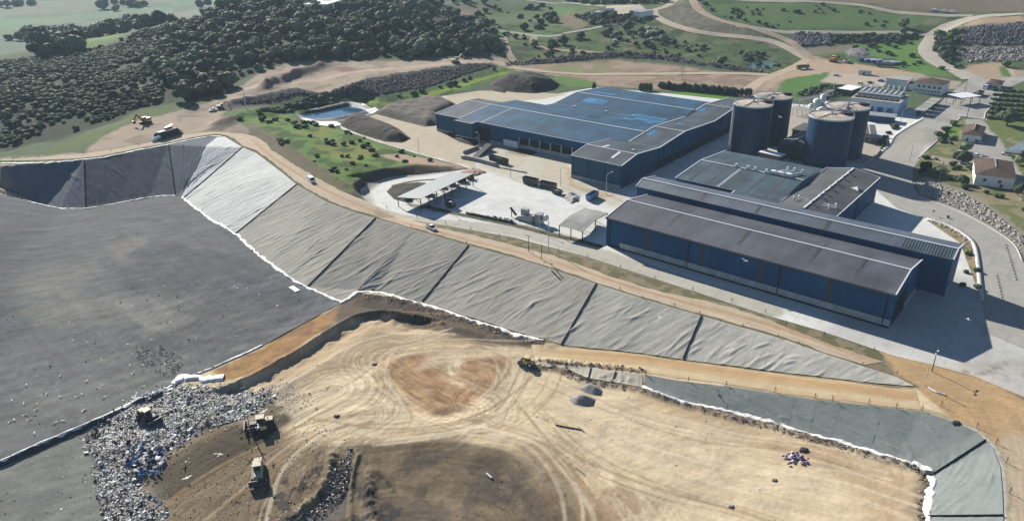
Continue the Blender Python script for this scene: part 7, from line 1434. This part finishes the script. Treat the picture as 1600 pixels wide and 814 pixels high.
# pipes and gas equipment between the tanks
def rack(px, head, L, Wd, h, nx, label, mat):
    e = place('pipe_rack', px, head, label, 'pipe rack')
    for x in np.linspace(-L/2, L/2, nx):
        for y in (-Wd/2, Wd/2): MB().box(x-.1, x+.1, y-.1, y+.1, -.1, h).build('post', mat, e)
        MB().beam((x, -Wd/2, h), (x, Wd/2, h), .2).build('crossbeam', mat, e)
    for k, y in enumerate(np.linspace(-Wd/2, Wd/2, 5)): MB().cyl((-L/2, y, h + .3), (L/2, y, h + .3), .2, n=8).build('pipe', [P_silver, P_yel, P_silver, M_conc, P_silver][k], e)
    return e
rack((1256,182), (1272,186), 16, 7, 3.6, 6, 'yellow and silver pipe rack between the two pairs of tanks', P_silver)
rack((1268,166), (1290,162), 24, 4, 5, 7, 'tall pipe rack behind the right hand tanks', P_grey)
rack((1290,158), (1306,150), 16, 3, 5, 5, 'small grey pipe rack near the left end of the engine hall', P_grey)
for i, (u, v, r, h) in enumerate([(1276,170,2.6,5),(1284,168,1.6,7),(1292,172,2.2,4),(1266,176,1.4,4.5),(1283,180,2.8,3.6)]):
    e = place('process_vessel', (u, v), 0., ['large pale', 'slim tall', 'short wide', 'slim short', 'low wide'][i] + ' steel process vessel behind the front right tank', 'vessel'); MB().cyl((0,0,-.1),(0,0,h), r, n=20).build('shell', P_silver, e, smooth=True); MB().cyl((0,0,h),(0,0,h+r*.4), r, r*.1, 20).build('dome', P_white, e, smooth=True)
for i, (u, v, h) in enumerate([(1262,152,11),(1278,146,12),(1300,152,9)]): o = MB().cyl((0,0,-.2),(0,0,h), .22, n=8).tf(tuple(G(u, v))).build('vent_stack', P_silver); tag(o, ['thin silver vent stack left of the tall pipe rack', 'tallest thin silver vent stack by the green shrubs', 'thin silver vent stack left of the engine hall'][i], 'stack')
e, L_, W_, h_ = gable_b('awning', (1310,139), (1330,142), (1341,136), 4, 0, 'flat white awning behind the left end of the engine hall', 'awning', M_darksteel, M_white)
# ------------------------------------------------------------------ poles, lamps, markers
def lamp(px, h, dirpx, label, arm=2.5, mat=None, heads=1):
    e = place('street_lamp', px, dirpx, label, 'lamp'); mat = mat or P_silver; MB().cyl((0,0,-.2),(0,0,h*.88), .14, .09, 8).build('pole', mat, e); m = MB()
    for sgn in ([1] if heads == 1 else [1, -1]):
        P = [Vector((sgn * arm * (1 - math.cos(t)), 0, h * .88 + h * .12 * math.sin(t))) for t in np.linspace(0, math.pi/2, 6)]
        for a, b in zip(P[:-1], P[1:]): m.cyl(a, b, .08, n=6)
        MB().box(sgn*arm - .1, sgn*arm + sgn*.8, -.18, .18, h - .08, h + .08).build('lamp_head', P_silver, e)
    m.build('arm', mat, e); return e
lamp((947,304), 9, (960,300), 'curved lamp post beside the blue skip and the grey wing'); lamp((693,327), 8, (680,324), 'lamp post at the near corner of the large open shelter', 1.2, heads=2)
lamp((749,233), 8, (742,231), 'lamp post in front of the hall porch', 1.5); lamp((1421,253), 9, (1440,240), 'tall curved lamp post at the kerb of the access road above the bend', 3.); lamp((1407,194), 8, (1420,190), 'curved white lamp post beside the dark building by the canopy', 3)
lamp((826,393), 6, (840,396), 'twin headed floodlight pole on the verge by the dirt road', .8, P_dark, 2); lamp((843,361), 6.5, (855,364), 'slim lamp post at the corner of the scrap machine', .8); lamp((798,278), 6, (806,280), 'slim lamp post by the low concrete kerb wall', .6); lamp((1456,580), 5.5, (1462,572), 'floodlight pole with black head at the junction', .5, P_dark, 2)
def pole(px, h, label, r=.1, mat=None, cat='pole', group=None): o = MB().cyl((0,0,-.3),(0,0,h), r, n=7).box(-.25, .25, -.05, .05, h - .15, h).tf(tuple(G(*px))).build('pole', mat or P_silver); tag(o, label, cat, group); return o
pole((857,392), 11, 'tall thin mast beside the twin headed floodlight', .14); pole((846,405), 5, 'short dark pole on the verge next to the tall mast', .12, P_dark); pole((590,222), 8, 'thin mast behind the long compost row'); pole((655,243), 8, 'thin mast at the edge of the grass bank'); pole((876,291), 8, 'thin mast behind the black containers'); pole((1444,602), 5, 'thin pole at the tip of the pale liner'); pole((1467,285), 9, 'wooden pole above the riprap', .14, M_bark); pole((1556,385), 3, 'low thin pole on the bend', .06)
pole((385,171), 12, 'pale mast at the edge of the earthworks below the wood', .25, P_white); pole((1510,186), 9, 'dark pole at the left end of the zebra crossing', .16, P_dark); pole((1507,145), 7, 'slim pole beside the weighbridge canopy', .14, P_dark)
def pylon(px, h, label):
    e = place('pylon', px, .5, label, 'pylon'); m = MB(); w = 1.6
    for sx, sy in ((-1,-1),(1,-1),(1,1),(-1,1)): m.beam((sx*w, sy*w, -.2), (sx*.25, sy*.25, h), .14)
    for k in range(6):
        z0, z1 = h*k/6, h*(k+1)/6; a0, a1 = w*(1-k/6.)+.25*k/6, w*(1-(k+1)/6.)+.25*(k+1)/6
        for (p, q) in (((-1,-1),(1,-1)),((1,-1),(1,1)),((1,1),(-1,1)),((-1,1),(-1,-1))): m.beam((p[0]*a0,p[1]*a0,z0),(q[0]*a1,q[1]*a1,z1), .09)
    m.build('lattice', P_grey, e); MB().beam((-3, 0, h*.85), (3, 0, h*.85), .15).beam((-2, 0, h*.97), (2, 0, h*.97), .15).build('crossarm', P_grey, e)
pylon((1066,124), 15, 'grey lattice pylon on the bare platform behind the hedge row')
M_post = simple('marker_post', (.10, .09, .075), .8)
def marker(px, h=1.3, lb='dark marker post on the verge between the dirt road and the paved road', gr='verge marker posts'): p = G(*px); o = MB().cyl((0,0,-.2),(.08,.05,h), .08, n=6).beam((0,0,h*.8),(.5,-.2,h*.3), .07).tf(tuple(p)).build('marker_post', M_post); tag(o, lb, 'post', gr)
for q in [(604,326),(651,340),(696,350),(735,359),(780,370),(872,393),(917,403),(969,419),(1023,436),(1082,454),(1143,471),(1195,489),(1228,507),(1287,524),(1365,548)]: marker(q)
for q in [(642,355),(728,380),(862,417),(968,452),(1003,466),(1053,478),(1093,490),(1160,510),(1215,527),(1247,538),(1347,570),(1401,584)]: marker(q, 1.0, 'short post along the top edge of the long pale liner', 'posts along the pale liner')
for q in [(1008,586),(1075,596),(1134,603),(1210,612),(1273,622),(1357,631),(1440,641),(1470,634),(1526,668),(1556,693),(1572,723),(1577,770),(1300,626),(1400,637)]: marker(q, 1.6, 'dark post along the top edge of the lower right liner', 'posts along the lower liner')
for q in [(130,241),(60,246),(217,228),(20,250),(173,236)]: marker(q, 1.2, 'small post along the top of the back slope', 'posts along the back slope')
for i in range(13): p = G(1572 + i * 1.35, 384 + i * 4.5); tag(MB().box(-.18,.18,-.08,.08,-.1,.5).tf(tuple(p)).build('barrier', P_dark), 'small dark barrier in the longer row on the bend of the road', 'barrier', 'longer barrier row on the bend')
for i in range(9): p = G(1558 + i * 1.1, 432 + i * 4.8); tag(MB().box(-.18,.18,-.08,.08,-.1,.5).tf(tuple(p)).build('barrier', P_dark), 'small dark barrier in the shorter row near the inner kerb', 'barrier', 'shorter barrier row on the bend')
e = place('traffic_sign', (1457,337), 0., 'small red traffic sign at the kerb of the bend', 'sign'); MB().cyl((0,0,-.1),(0,0,1.8), .05, n=6).build('pole', P_silver, e); MB().cyl((0,-.04,1.8),(0,.0,1.8), .45, n=14).build('sign_plate', P_red, e)
e = place('manhole_marker', (1481,341), 0., 'dark drum standing on the bend near the red sign', 'drum'); MB().cyl((0,0,-.05),(0,0,1.0), .45, n=14).build('shell', P_dark, e)
# zebra crossing
zc = MB(); a0, a1 = G(1497,180), G(1543,187)
for i in range(12):
    t = (i + .5) / 12; c = a0 * (1 - t) + a1 * t; d = (a1 - a0)[:2]; d /= np.linalg.norm(d); n2 = np.array([-d[1], d[0]]); w2, l2 = .28, 1.3
    zc.add([tuple(np.r_[c[:2] + d * sx * w2 + n2 * sy * l2, float(Hq(c[0], c[1])) + .115]) for sx, sy in ((-1,-1),(1,-1),(1,1),(-1,1))], [(0,1,2,3)])
tag(zc.build('zebra_crossing', M_trim), None, None, None, 'structure')
# ------------------------------------------------------------------ things on the fill
def tube(name, pts, r, mat, label, cat, dz=.15):
    P = [Vector(G(*p)) + Vector((0,0,dz)) for p in pts]; m = MB()
    for a, b in zip(P[:-1], P[1:]): m.cyl(a, b, r, n=8)
    o = m.build(name, mat); tag(o, label, cat); return o
tube('pipe', [(868,664),(880,666.5),(895,669),(909,671.5),(912,675)], .16, P_rust, 'long bent rusty pipe lying on the bare fill', 'pipe'); tube('pipe', [(1450,606),(1462,613),(1476,617)], .2, M_white, 'pale pipe end lying at the tip of the pale liner', 'pipe')
tube('plank', [(760,740),(768,747)], .25, M_white, 'white plank lying at the edge of the dark covered slope', 'plank'); tube('plank', [(899,730),(913,741)], .1, P_cream, 'thin pale plank on the streaked fill', 'plank'); tube('hose', [(862,424),(868,430),(876,438)], .2, M_black, 'black hose end hanging over the pale liner below the mast', 'hose'); tube('hose', [(868,422),(874,429),(880,436)], .15, M_black, 'second black hose end beside the first over the pale liner', 'hose')
o = MB().box(-2.4,2.4,-.9,.9,.1,.25).tf(tuple(G(460,452.5) + np.array([0,0,.15])), ang_px((452,447),(468,458))).build('white_panel', M_white); tag(o, 'white rectangular panel lying on the floor cover near the long slope', 'panel')
e = place('rubbish_bags', (1243,717), 0., 'small pile of purple and white bags on the fill', 'bags'); Rb = np.random.default_rng(4); P_pur = paint('purple_plastic', (.16, .08, .34))
for m_, k in ((P_pur, 22), (M_white, 10), (P_dark, 8)):
    m = MB()
    for _ in range(k): q = Rb.normal(size=2) * (1.3, .9); m.sphere((q[0], q[1], Rb.uniform(.1, .7)), Rb.uniform(.2, .42), 1, (1.2, .9, .8))
    m.build({0:'purple_bags',1:'white_bags',2:'black_bags'}[[P_pur, M_white, P_dark].index(m_)], m_, e)
for (p, s, mat, lb) in [((1256,703.5),.9,M_mach,'dark lump of scrap just above the purple bags'),((585,569.5),.6,M_mach,'black rock on the pale track left of the brown rings'),((547,702),.5,M_mach,'black rock at the edge of the dark covered slope'),((1210,750),.5,M_rubble,'small reddish rock left of the purple bags'),((1142,791),.5,M_conc,'pale stone near the bottom edge of the fill'),((526,650),.6,M_mach,'flat dark scrap on the pale track'),((1494,661),.8,M_mach,'dark round cover at the top edge of the lower liner'),((1452,741),1.1,M_mach,'black bag at the inner corner of the lower liner')]:
    v, f = ICO2; k = 1 + (vn(v[:,0]*2+5, v[:,1]*2+v[:,2]*3, 2) - .5) * .8; o = MB().add((v * k[:, None] * s * np.array([1.2,.9,.5])), [tuple(q) for q in f]).tf(tuple(G(*p) + np.array([0,0,.1]))).build('rock' if 'rock' in lb or 'stone' in lb else 'scrap', mat); tag(o, lb, 'rock' if 'rock' in lb or 'stone' in lb else 'scrap')
# gulls and crows
def bird_mesh(name, mat, flying):
    m = MB(); v, f = ICO1; m.add(v * np.array([.32, .11, .1]) + np.array([0,0,.15]), [tuple(q) for q in f]); m.add(v * np.array([.1, .07, .07]) + np.array([.34,0,.22]), [tuple(q) for q in f]); m.add([(-.3,-.04,.15),(-.55,-.1,.13),(-.55,.1,.13),(-.3,.04,.15)], [(0,1,2,3)])
    for s in ((-1, 1) if flying else ()): m.add([(.14, s*.06, .2), (-.12, s*.06, .18), (-.1, s*.45, .32), (.12, s*.45, .34), (-.2, s*.95, .2)], [(0,1,2,3),(3,2,4)])
    if not flying: m.add([(.1,.03,0),(.1,.03,.1),(.12,.03,.1),(.1,-.03,0),(.1,-.03,.1),(.12,-.03,.1)], [(0,1,2),(3,4,5)])
    me = bpy.data.meshes.new(name); me.from_pydata(m.V, [], m.F); me.materials.append(mat); return me
P_bk = simple('black_plumage', (.02,.02,.022), .7, noise=0); P_wt = simple('white_plumage', (.75,.75,.75), .7, noise=0)
BM = [bird_mesh('crow', P_bk, False), bird_mesh('gull', P_wt, False), bird_mesh('flying_gull', P_wt, True), bird_mesh('flying_crow', P_bk, True)]
Rb = np.random.default_rng(12)
def bird(k, p, z, s, lb, gr): o = bpy.data.objects.new('bird', BM[k]); scene.collection.objects.link(o); o.location = (p[0], p[1], float(Hq(p[0], p[1])) + z); o.rotation_euler = (Rb.uniform(-.3,.3) if z > 1 else 0, 0, Rb.uniform(0, 6.28)); o.scale = (s, s, s); tag(o, lb, 'bird', gr)
for p in poly_sample(PW([(212,540),(260,543),(285,560),(282,580),(250,588),(218,565)]), 75, Rb): bird(0, p, .25, 1.35, 'black bird standing in the flock on the grey floor cover', 'black birds on the floor cover')
for p in poly_sample(PW([(20,600),(200,570),(280,560),(240,600),(60,680),(10,690)]), 26, Rb): bird(1, p, .25, 1.3, 'white gull sitting on the floor cover near the rubbish', 'gulls sitting by the rubbish')
for p in poly_sample(PW([(150,680),(260,610),(400,600),(430,680),(300,780),(160,780)]), 24, Rb): bird(2, p, Rb.uniform(1.5, 6), 1.3, 'white gull flying low over the rubbish', 'gulls over the rubbish')
for p in poly_sample(PW([(150,600),(480,560),(520,620),(300,700)]), 16, Rb): bird(3, p, Rb.uniform(1, 5), 1.2, 'black bird flying low above the fill and rubbish', 'black birds in flight')
for (u, v, h, lb) in [(1512,500,8,'white gull flying over the shaded yard at the right end of the warehouses'),(1164,408,9,'white gull flying in front of the left part of the warehouse wall'),(1236,422,9,'white gull flying in front of the middle of the warehouse wall'),(1219,184,28,'white gull flying in front of the back left tank'),(1030,497,6,'white gull flying above the long pale liner')]:
    q = at(u, v, h); o = bpy.data.objects.new('bird', BM[2]); scene.collection.objects.link(o); o.location = q; o.rotation_euler = (.2, 0, Rb.uniform(0, 6)); o.scale = (1.4,)*3; tag(o, lb, 'bird')
# ------------------------------------------------------------------ far buildings
e, L_, W_, h_ = gable_b('hilltop_building', (475,7.5), (511,7.5), (509,1), 34, 0, 'white roofed building on top of the wooded hill', 'building', M_white, M_white, base=29)
for (fl_, fr_, br_, z, lb, wm, rm) in [((938,17),(950,17.5),(954,14),21,'low grey building at the left end of the hilltop compound',M_conc,M_darksteel),((990,19),(1000,20),(1003,15),22.5,'small white building at the right end of the hilltop compound',M_white,M_steel),((984,17),(990,18),(992,13),22.5,'dark shed beside the small white building of the compound',M_darksteel,M_steel),((926,20),(938,20.5),(941,18),21,'long low shed left of the compound',M_conc,M_steel)]:
    gable_b('compound_building', fl_, fr_, br_, z, 0, lb, 'building', wm, rm, base=z - 4)
for i, (u, v) in enumerate([(1475,16),(1488,17),(1460,14)]): car((u, v + 4), (u + 10, v + 4.5), P_white, ['white vehicle in the middle of three on the hilltop track', 'white vehicle rightmost of three on the hilltop track', 'white vehicle leftmost of three on the hilltop track'][i], 'van')

# ------------------------------------------------------------------ air
hz, n_, l_, b_ = new_mat('haze'); n_.remove(b_); pv = n_.new('ShaderNodeVolumePrincipled'); pv.inputs['Color'].default_value = (.62, .82, 1.0, 1); pv.inputs['Density'].default_value = .00012; pv.inputs['Anisotropy'].default_value = 0.
l_.new(pv.outputs[0], n_['Material Output'].inputs['Volume'])
zmin = float(min(Zg.min(), GZ.min())) - 1.5; ztop = max(CAMH, float(GZ.max())) + 25
o = MB().box(-7200, 7200, -300, 7200, zmin, ztop).build('haze', hz); tag(o, None, None, None, 'stuff')
